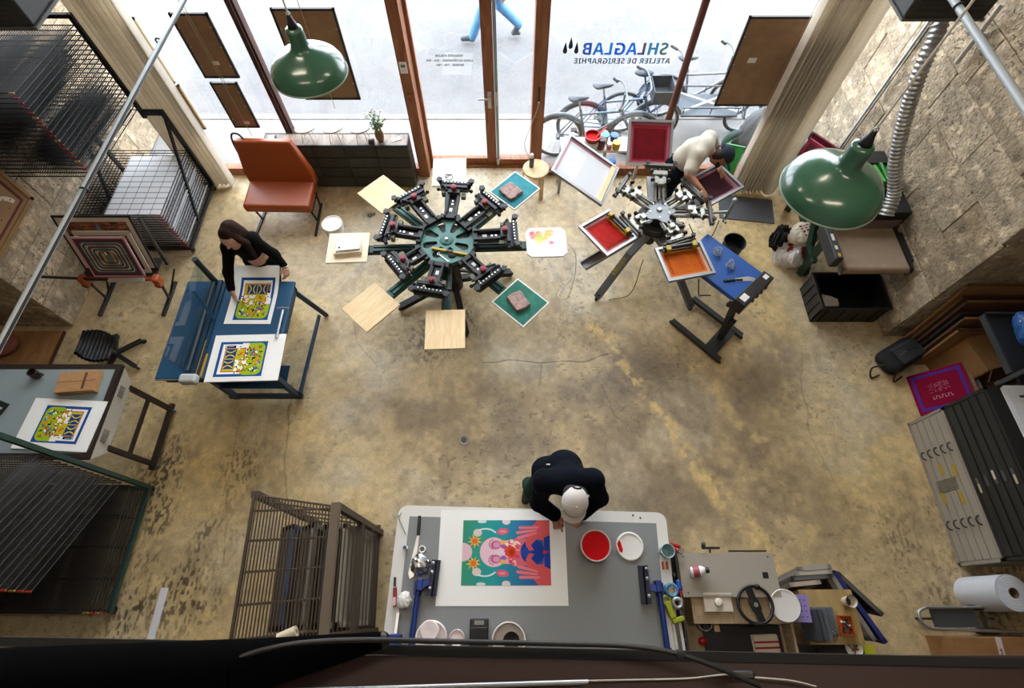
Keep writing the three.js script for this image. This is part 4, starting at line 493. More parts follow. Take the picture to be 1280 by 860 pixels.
// ---------------------------------------------------------------- print drying racks with wire trays
const blackWire = mat('#1a1a1b', 0.5, 0.3), redTip = mat('#7a1420', 0.5), orangeTip = mat('#a8301c', 0.5), brassTip = mat('#b08a4a', 0.4, 0.6);
function trayGeometry(W, L, n, cross, r = 0.0028) { const g = [rod([0, 0, 0], [W, 0, 0], 0.006, 6), rod([0, 0, L], [W, 0, L], 0.006, 6), rod([0, 0, 0], [0, 0, L], 0.006, 6), rod([W, 0, 0], [W, 0, L], 0.006, 6)]; for (let k = 1; k < n; k++) g.push(rod([W * k / n, 0, 0], [W * k / n, 0, L], r, 4)); for (let k = 1; k <= cross; k++) g.push(rod([0, -0.004, L * k / (cross + 1)], [W, -0.004, L * k / (cross + 1)], 0.004, 4)); return merge(g); }
function dryingRack(name, label, at, o) {
  const t = thing(name, label, 'drying rack', at), W = o.W, L = o.L;
  part(t, 'base_frame', [slab(0, W, 0.07, 0.11, -0.05, -0.01), slab(0, W, 0.07, 0.11, L - 0.03, L + 0.01), slab(-0.02, 0.02, 0.07, 0.11, -0.05, L + 0.01), slab(W - 0.02, W + 0.02, 0.07, 0.11, -0.05, L + 0.01)], o.frame);
  for (const [x, z] of [[0, -0.03], [W, -0.03], [0, L - 0.02], [W, L - 0.02]]) part(t, 'caster', [torus(0.024, 0.012, x, 0.037, z, 0, Math.PI / 2, 0), cyl(0.018, 0.018, 0.02, x, 0.066, z)], blackPaint);
  const sx = o.step || 0; for (const x of [0, W]) part(t, 'upright', [slab(x - 0.022, x + 0.022, 0.1, sx ? 1.3 : o.top, -0.06, -0.02), ...(sx ? [slab(x + sx - 0.022, x + sx + 0.022, 1.2, o.top, -0.06, -0.02), slab(Math.min(x, x + sx), Math.max(x, x + sx), 1.24, 1.3, -0.06, -0.02)] : [])], o.frame); part(t, 'top_bar', slab(sx, W + sx, o.top - 0.04, o.top, -0.06, -0.02), o.frame);
  if (o.strut) for (const x of [0, W]) part(t, 'strut', [bar([x, 0.1, L * 0.6], [x, o.strut, -0.03], 0.03, 0.03)], o.frame);
  const tg = trayGeometry(W, L, o.wires, o.cross), tip = o.tips.map((m) => m), tipG = merge([rbox(0.05, 0.016, 0.016, 0.004, W - 0.02, 0, L + 0.004)]), tipL = merge([rbox(0.05, 0.016, 0.016, 0.004, 0.02, 0, L + 0.004)]);
  const springG = merge([cyl(0.012, 0.012, 0.05, 0.02, 0.0, -0.012, 0, 0, Math.PI / 2, 8), cyl(0.012, 0.012, 0.05, W - 0.02, 0, -0.012, 0, 0, Math.PI / 2, 8)]);
  const lg = o.lowGrid ? trayGeometry(W, L, 8, 11, 0.003) : tg;
  o.trays.forEach(([y, tilt, dx], k) => { const m = new THREE.Mesh(tilt ? tg : lg, o.wire); if (dx) { m.position.x = dx; m.scale.z = 1.1; } m.name = 'tray'; m.castShadow = m.receiveShadow = true; m.position.y = y; m.rotation.x = -tilt; t.add(m); const q = part(m, 'corner_tip', tipG, tip[k % tip.length]); part(m, 'corner_tip', tipL, tip[k % tip.length]); });
  return t;
}
{
  const trays = []; for (let k = 0; k < 15; k++) trays.push([0.13 + k * 0.043, 0]); for (let k = 0; k < 20; k++) trays.push([1.34 + k * 0.052, 0.09, -0.24]);
  const L = 1.06, at = V(-5.22, 0, -5.24); dryingRack('drying_rack', 'tall black wire print drying rack beside the cream curtain, loaded with white sheets', at, { W: 1.06, L, top: 2.42, step: -0.24, lowGrid: true, strut: 1.2, wires: 42, cross: 3, frame: mat('#24262a', 0.45, 0.3), wire: blackWire, tips: [redTip, redTip, redTip, redTip, brassTip], trays });
  const sh = new THREE.BoxGeometry(0.70, 0.004, 0.98); for (let k = 1; k < 14; k++) { solo('drying_sheet', k === 13 ? 'white sheet on the second lowered tray from the top of the tall black drying rack' : 'white sheet lying on a lowered tray inside the tall black drying rack', 'paper', sh, mat('#e4e4e8', 0.8), V(-4.55 + 0.03 + rnd(-0.015, 0.015), 0.13 + k * 0.043 + 0.0055, -4.70 + rnd(-0.01, 0.01)), 0, k === 13 ? undefined : 'white sheets in the tall drying rack'); }
  const t2 = []; for (let k = 0; k < 6; k++) t2.push([0.14 + k * 0.045, 0]); for (let k = 0; k < 14; k++) t2.push([0.50 + k * 0.075, 0.52]);
  dryingRack('drying_rack', 'dark wire drying rack with green frame and raised trays with orange tips', V(-5.0, 0, -1.10), { W: 1.28, L: 1.10, top: 1.9, wires: 60, cross: 3, frame: mat('#2c4640', 0.5, 0.2), wire: mat('#2a2420', 0.5, 0.3), tips: [orangeTip, orangeTip, brassTip], trays: t2 });
}
// ---------------------------------------------------------------- prints (drawn sheets)
const figurePrint = canvasTexture(512, 420, (g, w, h) => {   // green field, blue border, small black, orange and blue figures: a generic busy picture
  g.fillStyle = '#f2f0ea'; g.fillRect(0, 0, w, h); g.fillStyle = '#1c4f92'; g.fillRect(24, 18, w - 48, h - 36); g.fillStyle = '#f2f0ea'; g.fillRect(52, 46, w - 130, h - 92);
  g.fillStyle = '#9fb81e'; g.beginPath(); g.roundRect(w * 0.5, 34, w * 0.42, h - 68, 60); g.fill(); g.fillStyle = '#f2f0ea'; g.fillRect(w * 0.47, 34, w * 0.13, h * 0.36);
  g.fillStyle = '#c8b41e'; g.fillRect(90, 96, 190, h - 170); g.fillStyle = '#14407c'; for (const [x, y] of [[96, 100], [96, 215]]) g.fillRect(x, y, 100, 105); g.strokeStyle = '#e8c52a'; g.lineWidth = 11; for (const [x, y] of [[145, 150], [145, 265]]) { g.beginPath(); g.moveTo(x - 45, y - 30); g.quadraticCurveTo(x, y + 10, x + 40, y - 38); g.moveTo(x - 45, y + 44); g.quadraticCurveTo(x - 10, y - 10, x + 45, y + 40); g.stroke(); } g.strokeStyle = '#b4441c'; g.lineWidth = 8; g.strokeRect(88, 94, 196, h - 166);
  const cols = ['#12120f', '#d8551c', '#1c4f92', '#f2f0ea', '#e07a22', '#12120f', '#2f6fb0', '#c8321c']; for (let k = 0; k < 150; k++) { g.fillStyle = cols[k % 8]; const u = rnd(), x = lerp(w * 0.42, w * 0.88, u), y = lerp(70, h - 60, rnd()); if (k > 100 && x < w * 0.7) continue; g.beginPath(); g.ellipse(x, y, rnd(6, 20), rnd(4, 9), rnd(0, 3), 0, 7); g.fill(); }
  g.fillStyle = '#f2f0ea'; for (let k = 0; k < 6; k++) { g.beginPath(); g.ellipse(w * 0.5 + rnd(-40, 40), h * 0.68 + rnd(-50, 40), rnd(14, 26), rnd(10, 18), rnd(0, 3), 0, 7); g.fill(); }
  g.fillStyle = '#12120f'; g.fillRect(78, 56, 6, 40); g.fillRect(92, 60, 90, 28); g.fillStyle = '#8fb0d8'; g.fillRect(100, 66, 60, 8);
});
const printEdge = mat('#f3f2ee', 0.8);
function flatPrint(name, label, category, quad, h, tex, inset, lift = 0, turnTex = 0, thick = 0.003, group) {
  const q = rect(quad, h), o = thing(name, label, category, V(q.at.x, h, q.at.z), q.turn, group); part(o, 'sheet', box(q.w, thick, q.l, 0, thick / 2, 0), printEdge);
  const [l, t, r, b] = inset, w = q.w * (1 - l - r), d = q.l * (1 - t - b), g = box(w, 0.0012, d, q.w * (l - r) / 2, thick + 0.0008, q.l * (t - b) / 2); flatUV(g, w, d, q.w * (l - r) / 2 - w / 2, q.l * (t - b) / 2 - d / 2);
  if (turnTex) { const uv = g.attributes.uv; for (let i = 0; i < uv.count; i++) { const u = uv.getX(i), v = uv.getY(i); turnTex === 1 ? uv.setXY(i, 1 - v, u) : turnTex === 2 ? uv.setXY(i, 1 - u, 1 - v) : uv.setXY(i, v, 1 - u); } }
  part(o, 'printed_area', g, phys('#ffffff', 0.85, { map: tex, specularIntensity: 0.2 })); return o;
}
// ---------------------------------------------------------------- poster browser stand
{
  const a = P(100, 345, 0.75), b = P(193, 343, 0.75), w = b.x - a.x, o = thing('poster_stand', 'red and black poster stand with spread feet below framed prints', 'stand', V((a.x + b.x) / 2, 0, (a.z + b.z) / 2 - 0.12));
  const bl = mat('#1e1c1b', 0.5), rd = mat('#8c3416', 0.5); part(o, 'front_rail', [bar([-w / 2, 0.71, 0.14], [w / 2 + 0.03, 0.71, 0.14], 0.04, 0.03)], rd); part(o, 'shelf', [slab(-w / 2, w / 2, 0.71, 0.72, -0.14, 0.13)], bl); part(o, 'side_bar', [rod([-w / 2 - 0.70, 0.74, 0.12], [0, 0.71, 0.16], 0.016, 10), ball(0.024, -w / 2 - 0.70, 0.74, 0.12)], bl);
  for (const sx of [-1, 1]) { const x = sx * w / 2; const f = o.worldToLocal(P(sx < 0 ? 135 : 213, 374)); part(o, 'clamp', [rbox(0.07, 0.10, 0.10, 0.02, x, 0.69, 0.14), cyl(0.035, 0.035, 0.09, x, 0.64, 0.15, Math.PI / 2)], mat('#a04a1c', 0.5)); part(o, 'leg', [rod([x, 0.66, 0.12], [f.x, 0.04, f.z], 0.016)], ironGrey); part(o, 'foot', [rbox(0.045, 0.035, 0.50, 0.008, f.x, 0.018, f.z)], bl); part(o, 'back_post', [bar([x, 0.62, -0.12], [x - sx * 0.02, 1.2, -0.30], 0.03, 0.03), bar([f.x, 0.04, f.z - 0.1], [x, 0.5, -0.15], 0.02, 0.02)], bl); }
  const base = V((a.x + b.x) / 2, 0.72, (a.z + b.z) / 2); const lean = -0.36;
  const pic = (label, W, Hh, dx, dz, tex, mb, frame, k) => { const p = thing('framed_print', label, 'print', V(base.x + dx, base.y + 0.003, base.z + dz)); p.rotation.x = lean; part(p, 'frame', [box(W, 0.02, 0.016, 0, 0.01, 0), box(W, 0.02, 0.016, 0, Hh - 0.01, 0), box(0.02, Hh, 0.016, -W / 2 + 0.01, Hh / 2, 0), box(0.02, Hh, 0.016, W / 2 - 0.01, Hh / 2, 0)], frame); part(p, 'mount', box(W - 0.03, Hh - 0.03, 0.008, 0, Hh / 2, 0), mat('#cdbcae', 0.8)); part(p, 'picture', box(W - mb * 2, Hh - mb * 2, 0.004, 0, Hh / 2, 0.006), mat('#ffffff', 0.6, 0, { map: tex })); return p; };
  const dusk = canvasTexture(256, 256, (g) => { g.fillStyle = '#1c1414'; g.fillRect(0, 0, 256, 256); g.fillStyle = '#7c4a34'; g.fillRect(0, 0, 256, 70); for (let k = 0; k < 60; k++) { g.fillStyle = ['#9a5a3c', '#5c3024', '#2a1a18', '#b0704c'][k % 4]; g.fillRect(rnd(0, 250), rnd(0, 60), rnd(8, 30), rnd(4, 14)); } g.fillStyle = '#6f8698'; g.beginPath(); g.moveTo(120, 70); g.lineTo(135, 0); g.lineTo(150, 70); g.fill(); g.fillStyle = '#d8c8bc'; g.beginPath(); g.arc(30, 120, 26, 0, 7); g.fill(); g.fillStyle = '#3a2420'; g.fillRect(10, 150, 60, 106); });
  const maze = canvasTexture(320, 256, (g) => { g.fillStyle = '#5c1c34'; g.fillRect(0, 0, 320, 256); for (let k = 0; k < 16; k++) { g.fillStyle = ['#2f6f94', '#e8dcb0', '#2c3a5a', '#8fb8a4', '#f0e2bc', '#a83a5c'][k % 6]; g.beginPath(); g.roundRect(20 + k * 8, 18 + k * 6.2, 280 - k * 16, 220 - k * 12.4, 30 - k); g.fill(); g.strokeStyle = '#181420'; g.lineWidth = 3; g.stroke(); for (let q = 0; q < 40; q++) { const a2 = q / 40 * 6.283; g.beginPath(); g.moveTo(160 + Math.cos(a2) * (140 - k * 8), 128 + Math.sin(a2) * (110 - k * 6)); g.lineTo(160 + Math.cos(a2) * (130 - k * 8), 128 + Math.sin(a2) * (102 - k * 6)); g.stroke(); } } g.fillStyle = '#c89a2c'; g.fillRect(130, 90, 12, 70); g.fillRect(190, 80, 10, 80); g.fillStyle = '#5a6a70'; g.fillRect(142, 100, 46, 60); g.fillStyle = '#e4e0d0'; g.fillRect(150, 90, 14, 20); });
  pic('large black-framed print with a dusk scene at the back of the poster stand', w * 1.0, 0.66, 0, -0.10, dusk, 0.07, blackFrame); pic('white-edged card print behind the maze-patterned print on the poster stand', w * 0.74, 0.52, 0.05, -0.055, dusk, 0.05, mat('#c9c2b4', 0.6)); pic('maze-patterned colourful print with pink edge in front on the poster stand', w * 0.70, 0.50, 0.02, 0.0, maze, 0.02, mat('#c8a0a4', 0.6));
  for (const [k, lb] of [[0, 'loose white print sheets lying flat on the poster stand shelf']]) solo('print_stack', lb, 'paper', [box(w * 0.50, 0.006, 0.05, 0, 0.003, 0), box(w * 0.42, 0.004, 0.045, 0.02, 0.008, 0.002, 0, 0.05, 0)], mat('#a8a29a', 0.8), V(base.x + 0.10, 0.722, base.z + 0.045));
}
// picture on the left wall
{
  const z = -3.6, c = PX(5, 285, XL + 0.06); const tex = canvasTexture(256, 320, (g) => { g.fillStyle = '#8a6a44'; g.fillRect(0, 0, 256, 320); g.fillStyle = '#5a1c14'; g.fillRect(20, 20, 216, 280); g.fillStyle = '#94734c'; g.fillRect(32, 32, 192, 256); g.strokeStyle = '#d8ccc0'; g.lineWidth = 16; for (const y of [60, 180]) { g.beginPath(); g.moveTo(50, y + 60); g.quadraticCurveTo(70, y - 10, 150, y + 10); g.quadraticCurveTo(200, y + 40, 205, y + 90); g.stroke(); } g.fillStyle = '#2a1a18'; for (let k = 0; k < 30; k++) g.fillRect(rnd(40, 210), rnd(40, 270), 6, 4); });
  const y1 = PX(37, 268, XL + 0.06), y0 = PX(0, 345, XL + 0.06); const o = thing('wall_picture', 'wooden framed painting with white shapes on the left stone wall', 'picture', V(XL + 0.03, 1.16, -3.62)); part(o, 'frame', [slab(0, 0.035, 0, 0.04, -0.42, 0.42), slab(0, 0.035, 0.76, 0.80, -0.42, 0.42), slab(0, 0.035, 0, 0.8, -0.42, -0.38), slab(0, 0.035, 0, 0.8, 0.38, 0.42)], mat('#ffffff', 0.5, 0, { map: woodTex('#7a5a34', '#a07c4c') })); const g = moved(new THREE.PlaneGeometry(0.78, 0.74), 0.02, 0.40, 0, 0, Math.PI / 2, 0); part(o, 'canvas', [g, moved(box(0.01, 0.74, 0.78), 0.012, 0.4, 0)], mat('#ffffff', 0.7, 0, { map: tex }));
}
// folded wooden seats in the left niche
{
  const wd = mat('#ffffff', 0.6, 0, { map: woodTex('#7a5636', '#a67c50') }); const o = thing('niche_panel', 'brown plywood panel on the floor of the left niche under two pink cushions', 'panel', V(-5.86, 0, -2.70)); part(o, 'board', uvMetres(slab(-0.48, 0.48, 0, 0.03, -0.30, 0.34)), wd); part(o, 'edge_strip', slab(0.48, 0.495, 0, 0.035, -0.30, 0.34), darkWood);
  for (const [x, z, lb] of [[-5.95, -2.76, 'faded pink round cushion on the niche panel, close to the pier'], [-5.98, -2.44, 'faded pink round cushion on the niche panel, in front of the other one']]) solo('cushion', lb, 'cushion', [ball(0.19, 0, 0.086, 0, 1, 0.45, 0.75)], mat('#7c4840', 0.9), V(x, 0.03, z), 0.3);
}
// ---------------------------------------------------------------- blue board cutter table
{
  const x0 = -3.48, x1 = -2.33, z0 = -3.16, z1 = -2.02, H = 0.85, w = x1 - x0, d = z1 - z0, o = thing('cutting_table', 'blue steel board cutter table with a clear guard and trestle legs', 'table', V((x0 + x1) / 2, 0, (z0 + z1) / 2)), bl = mat('#0b4668', 0.5, 0.0), bd = mat('#0a3048', 0.5, 0.0);
  part(o, 'table_top', [rbox(w, 0.035, d, 0.008, 0, H - 0.0175, 0)], bl); part(o, 'apron', [slab(-w / 2 + 0.04, w / 2 - 0.02, H - 0.14, H - 0.035, d / 2 - 0.05, d / 2 - 0.02), slab(-w / 2 + 0.04, w / 2 - 0.02, H - 0.14, H - 0.035, -d / 2 + 0.02, -d / 2 + 0.05), slab(w / 2 - 0.05, w / 2 - 0.02, H - 0.14, H - 0.035, -d / 2 + 0.02, d / 2 - 0.02), slab(-w / 2 + 0.3, -w / 2 + 0.33, H - 0.14, H - 0.035, -d / 2 + 0.02, d / 2 - 0.02)], bd);
  part(o, 'edge_strip', [slab(-w / 2, -w / 2 + 0.34, H - 0.03, H - 0.005, d / 2, d / 2 + 0.008)], zinc); part(o, 'blade_rail', [slab(-w / 2 + 0.345, -w / 2 + 0.385, H, H + 0.025, -d / 2, d / 2), slab(-w / 2 + 0.405, -w / 2 + 0.43, H, H + 0.018, -d / 2, d / 2)], bd); part(o, 'ruler', [slab(-w / 2 + 0.392, -w / 2 + 0.404, H, H + 0.012, 0.15, d / 2 - 0.01), slab(-w / 2 + 0.432, -w / 2 + 0.455, H, H + 0.003, 0.30, d / 2 - 0.02)], mat('#b98a1c', 0.5));
  const gx = -w / 2 + 0.30; part(o, 'guard_panel', [moved(box(0.006, 0.34, d - 0.10), gx, H + 0.19, -0.02, 0, 0, 0.06)], new THREE.MeshPhysicalMaterial({ color: '#dfe8ea', roughness: 0.05, transmission: 1, thickness: 0 })); part(o, 'guard_post', [rod([gx + 0.015, H, -d / 2 + 0.02], [gx + 0.005, H + 0.42, -d / 2 + 0.02], 0.03, 12), ], mat('#3c4448', 0.4, 0.4)); part(o, 'guard_brace', [bar([gx, H + 0.28, -0.26], [gx + 0.13, H + 0.02, -0.08], 0.03, 0.012)], bl); part(o, 'counterweight_arm', [rod([gx + 0.02, H + 0.05, -d / 2 + 0.05], [gx + 0.03, H + 0.05, d / 2 - 0.06], 0.02, 10)], mat('#39434a', 0.4, 0.4));
  part(o, 'end_cover', rbox(0.17, 0.09, 0.10, 0.03, gx + 0.06, H + 0.03, d / 2 + 0.02, 0, 0, 0, 4), mat('#b4b6b4', 0.5)); part(o, 'clamp_bar', [rod([w / 2 - 0.04, H + 0.03, -d / 2 + 0.38], [w / 2 - 0.04, H + 0.03, -d / 2 + 0.70], 0.014), rod([w / 2 - 0.1, H + 0.04, -d / 2 + 0.36], [w / 2 + 0.02, H + 0.04, -d / 2 + 0.36], 0.008)], steel);
  const legs = [[[w / 2 - 0.06, -d / 2 + 0.06], [w / 2 + 0.06, -d / 2 - 0.06]], [[w / 2 - 0.06, d / 2 - 0.08], [w / 2 - 0.06, d / 2 - 0.13]], [[-w / 2 + 0.42, d / 2 - 0.08], [-w / 2 + 0.40, d / 2 - 0.12]], [[-w / 2 + 0.42, -d / 2 + 0.06], [-w / 2 + 0.38, -d / 2 - 0.02]]];
  for (const [[ax, az], [bx2, bz]] of legs) { const l = part(o, 'leg', bar([ax, H - 0.06, az], [bx2, 0.05, bz], 0.055, 0.05), bd); part(l, 'caster', [torus(0.024, 0.012, bx2, 0.036, bz), cyl(0.016, 0.016, 0.03, bx2, 0.06, bz)], blackPaint); }
  part(o, 'foot_rail', [bar([-w / 2 + 0.34, 0.09, d / 2 - 0.12], [w / 2 + 0.0, 0.09, d / 2 - 0.12], 0.05, 0.05)], mat('#1d2226', 0.5)); part(o, 'foot_rail', bar([w / 2 + 0.02, 0.12, -d / 2], [w / 2 - 0.02, 0.12, d / 2 - 0.14], 0.03, 0.04), bd); part(o, 'lower_shelf', slab(-w / 2 + 0.42, w / 2 - 0.04, 0.45, 0.465, d / 2 - 0.32, d / 2 - 0.06), bd);
  flatPrint('art_print', 'colourful figure print on white paper at the near edge of the blue table', 'print', [[271, 421], [359, 417], [347, 476], [255, 478]], H, figurePrint, [0.07, 0.12, 0.20, 0.06], 0, 0, 0.012);
  // the sheet the woman holds bends up at its far edge
  const q = rect([[305, 355], [353, 353], [338, 405.6], [277.4, 402]], H), pr = thing('art_print', 'colourful figure print whose far edge the woman in black lifts', 'print', V(-2.72, H, -2.66 - 0.30), 0.0), W = 0.48, Ln = 0.66;
  const bend = (w2, l0, l1, lift, x0) => { const n = 24, pos = [], uv = [], idx = []; for (let j = 0; j <= n; j++) for (const s of [0, 1]) { const t = lerp(l0, l1, j / n), z = -Ln / 2 + t * Ln, y = 0.10 * Math.pow(clamp(1 - t * 1.8), 2) + lift; pos.push(x0 - w2 / 2 + s * w2, y, z); uv.push(s, 1 - j / n); } for (let j = 0; j < n; j++) { const k = j * 2; idx.push(k, k + 2, k + 1, k + 1, k + 2, k + 3); } const g = new THREE.BufferGeometry(); g.setAttribute('position', new THREE.BufferAttribute(new Float32Array(pos), 3)); g.setAttribute('uv', new THREE.BufferAttribute(new Float32Array(uv), 2)); g.setIndex(idx); g.computeVertexNormals(); return g; };
  part(pr, 'sheet', [bend(W, 0, 1, 0.004, 0), bend(W, 0, 1, 0.0025, 0)], printEdge); const pa = bend(W * 0.82, 0.14, 0.97, 0.0052, 0.02); { const uv = pa.attributes.uv; for (let i = 0; i < uv.count; i++) { const u = uv.getX(i), v = uv.getY(i); uv.setXY(i, 1 - v, u); } } part(pr, 'printed_area', pa, phys('#ffffff', 0.85, { map: figurePrint, specularIntensity: 0.2 })); pr.rotation.y = -0.0;
}
// ---------------------------------------------------------------- light table with print, box, mug
{
  const x0 = -5.05, x1 = -3.80, z0 = -2.15, z1 = -1.22, H = 0.9, w = x1 - x0, d = z1 - z0, br = mat('#2b201b', 0.5), o = thing('light_table', 'grey-topped light table with brown frame and vented white end panel', 'table', V((x0 + x1) / 2, 0, (z0 + z1) / 2));
  part(o, 'glass_top', slab(-w / 2 + 0.05, w / 2 - 0.05, H - 0.02, H, -d / 2 + 0.05, d / 2 - 0.05), mat('#8f9a9c', 0.25)); part(o, 'top_frame', [slab(-w / 2, w / 2, H - 0.04, H + 0.004, -d / 2, -d / 2 + 0.05), slab(-w / 2, w / 2, H - 0.04, H + 0.004, d / 2 - 0.05, d / 2), slab(w / 2 - 0.05, w / 2, H - 0.04, H + 0.004, -d / 2 + 0.05, d / 2 - 0.05), slab(-w / 2, -w / 2 + 0.05, H - 0.04, H + 0.004, -d / 2 + 0.05, d / 2 - 0.05)], br);
  const hull = [[-d / 2, H - 0.04], [d / 2, H - 0.04], [d / 2 - 0.12, H - 0.22], [-d / 2 + 0.12, H - 0.22]]; const s = new THREE.Shape(hull.map(([a, b]) => new THREE.Vector2(-a, b))); const body = new THREE.ExtrudeGeometry(s, { depth: w - 0.02, bevelEnabled: false }); body.rotateY(Math.PI / 2); body.translate(-w / 2 + 0.01, 0, 0); part(o, 'light_box', body, mat('#b9b3a6', 0.55)); for (const z of [-0.22, 0.22]) part(o, 'vent_slots', Array.from({ length: 7 }, (_, k) => box(0.004, 0.07, 0.007, w / 2 + 0.0, H - 0.11, z + (k - 3) * 0.017)), mat('#6f6a60', 0.6));
  for (const sx of [-1, 1]) { const f = sx > 0 ? w / 2 + 0.04 : -w / 2 + 0.1; part(o, 'leg_frame', [bar([f - 0.06 * sx, H - 0.2, -d / 2 + 0.16], [f, 0.06, -d / 2 + 0.16], 0.045, 0.045), bar([f - 0.06 * sx, H - 0.2, d / 2 - 0.16], [f, 0.06, d / 2 - 0.16], 0.045, 0.045), bar([f, 0.08, -d / 2 + 0.1], [f, 0.08, d / 2 - 0.1], 0.045, 0.045), bar([f - 0.03 * sx, 0.42, -d / 2 + 0.16], [f - 0.03 * sx, 0.42, d / 2 - 0.16], 0.03, 0.03)], br); for (const z of [-d / 2 + 0.16, d / 2 - 0.16]) part(o, 'caster', [torus(0.024, 0.011, f, 0.036, z), cyl(0.015, 0.015, 0.03, f, 0.05, z)], zinc); }
  flatPrint('art_print', 'colourful figure print on white paper at the end of the light table', 'print', [[46, 500], [135, 500], [108, 568], [14, 558]], H + 0.004, figurePrint, [0.18, 0.10, 0.14, 0.10], 0, 2, 0.008);
  const cardTex = blotchy('#b08458', 0.12, 12), card = mat('#ffffff', 0.85, 0, { map: cardTex }); const c = rect([[76, 465], [123, 463], [117, 489], [68, 490]], H + 0.07), bx = thing('cardboard_box', 'small brown parcel box with a dark strip on the light table', 'box', V(c.at.x, H + 0.004, c.at.z), c.turn); part(bx, 'carton', rbox(c.w, 0.07, c.l, 0.004, 0, 0.035, 0), card); part(bx, 'tape_strip', [box(0.025, 0.002, c.l * 0.8, c.w * 0.2, 0.0712, 0), box(c.w, 0.0015, 0.004, 0, 0.071, 0)], mat('#5c3c24', 0.6));
  const k = V(P(49, 468, H).x, H, P(49, 470, H).z), mug = thing('mug', 'dark brown mug standing on the light table', 'mug', k); part(mug, 'cup', lathe([[0, 0], [0.036, 0], [0.04, 0.01], [0.04, 0.09], [0.037, 0.09], [0.036, 0.01], [0, 0.008]], 24), mat('#2a211c', 0.35)); part(mug, 'handle', torus(0.026, 0.007, 0.05, 0.047, 0), mat('#2a211c', 0.35));
  const q = rect([[4, 482], [23, 473], [8, 528], [-12, 520]], H + 0.10), bb = thing('storage_box', 'black box with white lettering on the light table', 'box', V(-4.86, H, -1.62), -0.35); part(bb, 'case', rbox(0.20, 0.11, 0.32, 0.006, 0, 0.055, 0), mat('#17181a', 0.5)); part(bb, 'print_marks', Array.from({ length: 7 }, (_, n) => box(0.003, 0.028, 0.02, 0.1015, 0.055, -0.10 + n * 0.032)), whitePaint);
}
// ---------------------------------------------------------------- office chair
const hgtAt = (px, py, h) => { const p = P(px, py, h); return V(p.x, h, p.z); };
{
  const at = onFloor(P(152, 447)), o = thing('office_chair', 'black office stool chair with ribbed shell behind the light table', 'chair', V(at.x, 0, at.z), 0.7), pl = mat('#131315', 0.5);
  o.updateMatrixWorld(true); for (let k = 0; k < 5; k++) { const a = k * 72 + 20, e = polar(a, 0.29, 0.065), l = part(o, 'base_arm', [bar(polar(a, 0.02, 0.11), e, 0.05, 0.035)], pl); part(l, 'caster', [torus(0.02, 0.014, e.x, 0.034, e.z, 0, a * 0.01745 + 1.57, 0), cyl(0.012, 0.012, 0.03, e.x, 0.055, e.z)], blackPaint); }
  const c = o.worldToLocal(hgtAt(119, 434, 0.56)); part(o, 'gas_column', [rod([0, 0.1, 0], [c.x * 0.35, 0.34, c.z * 0.35], 0.028, 12), rod([c.x * 0.35, 0.34, c.z * 0.35], [c.x * 0.8, 0.47, c.z * 0.8], 0.022, 12)], ironGrey);
  const s = []; for (let k = 0; k < 9; k++) { const y = -0.17 + k * 0.042, wd = 0.17 + 0.06 * Math.sin(k / 8 * Math.PI); s.push(wire([[-wd, y, 0.07], [-wd * 0.5, y, 0.0], [0, y, -0.02], [wd * 0.5, y, 0.0], [wd, y, 0.07]], 0.024, 16, 8)); } const bk = part(o, 'ribbed_shell', s, mat('#0f0f11', 0.6)); bk.position.copy(c); bk.rotation.set(-0.9, 0.9, 0, 'YXZ'); bk.scale.setScalar(0.78); part(o, 'shell_bracket', [bar(c.clone().multiplyScalar(0.75), c.clone().add(V(0, -0.03, 0)), 0.08, 0.03)], pl);
}
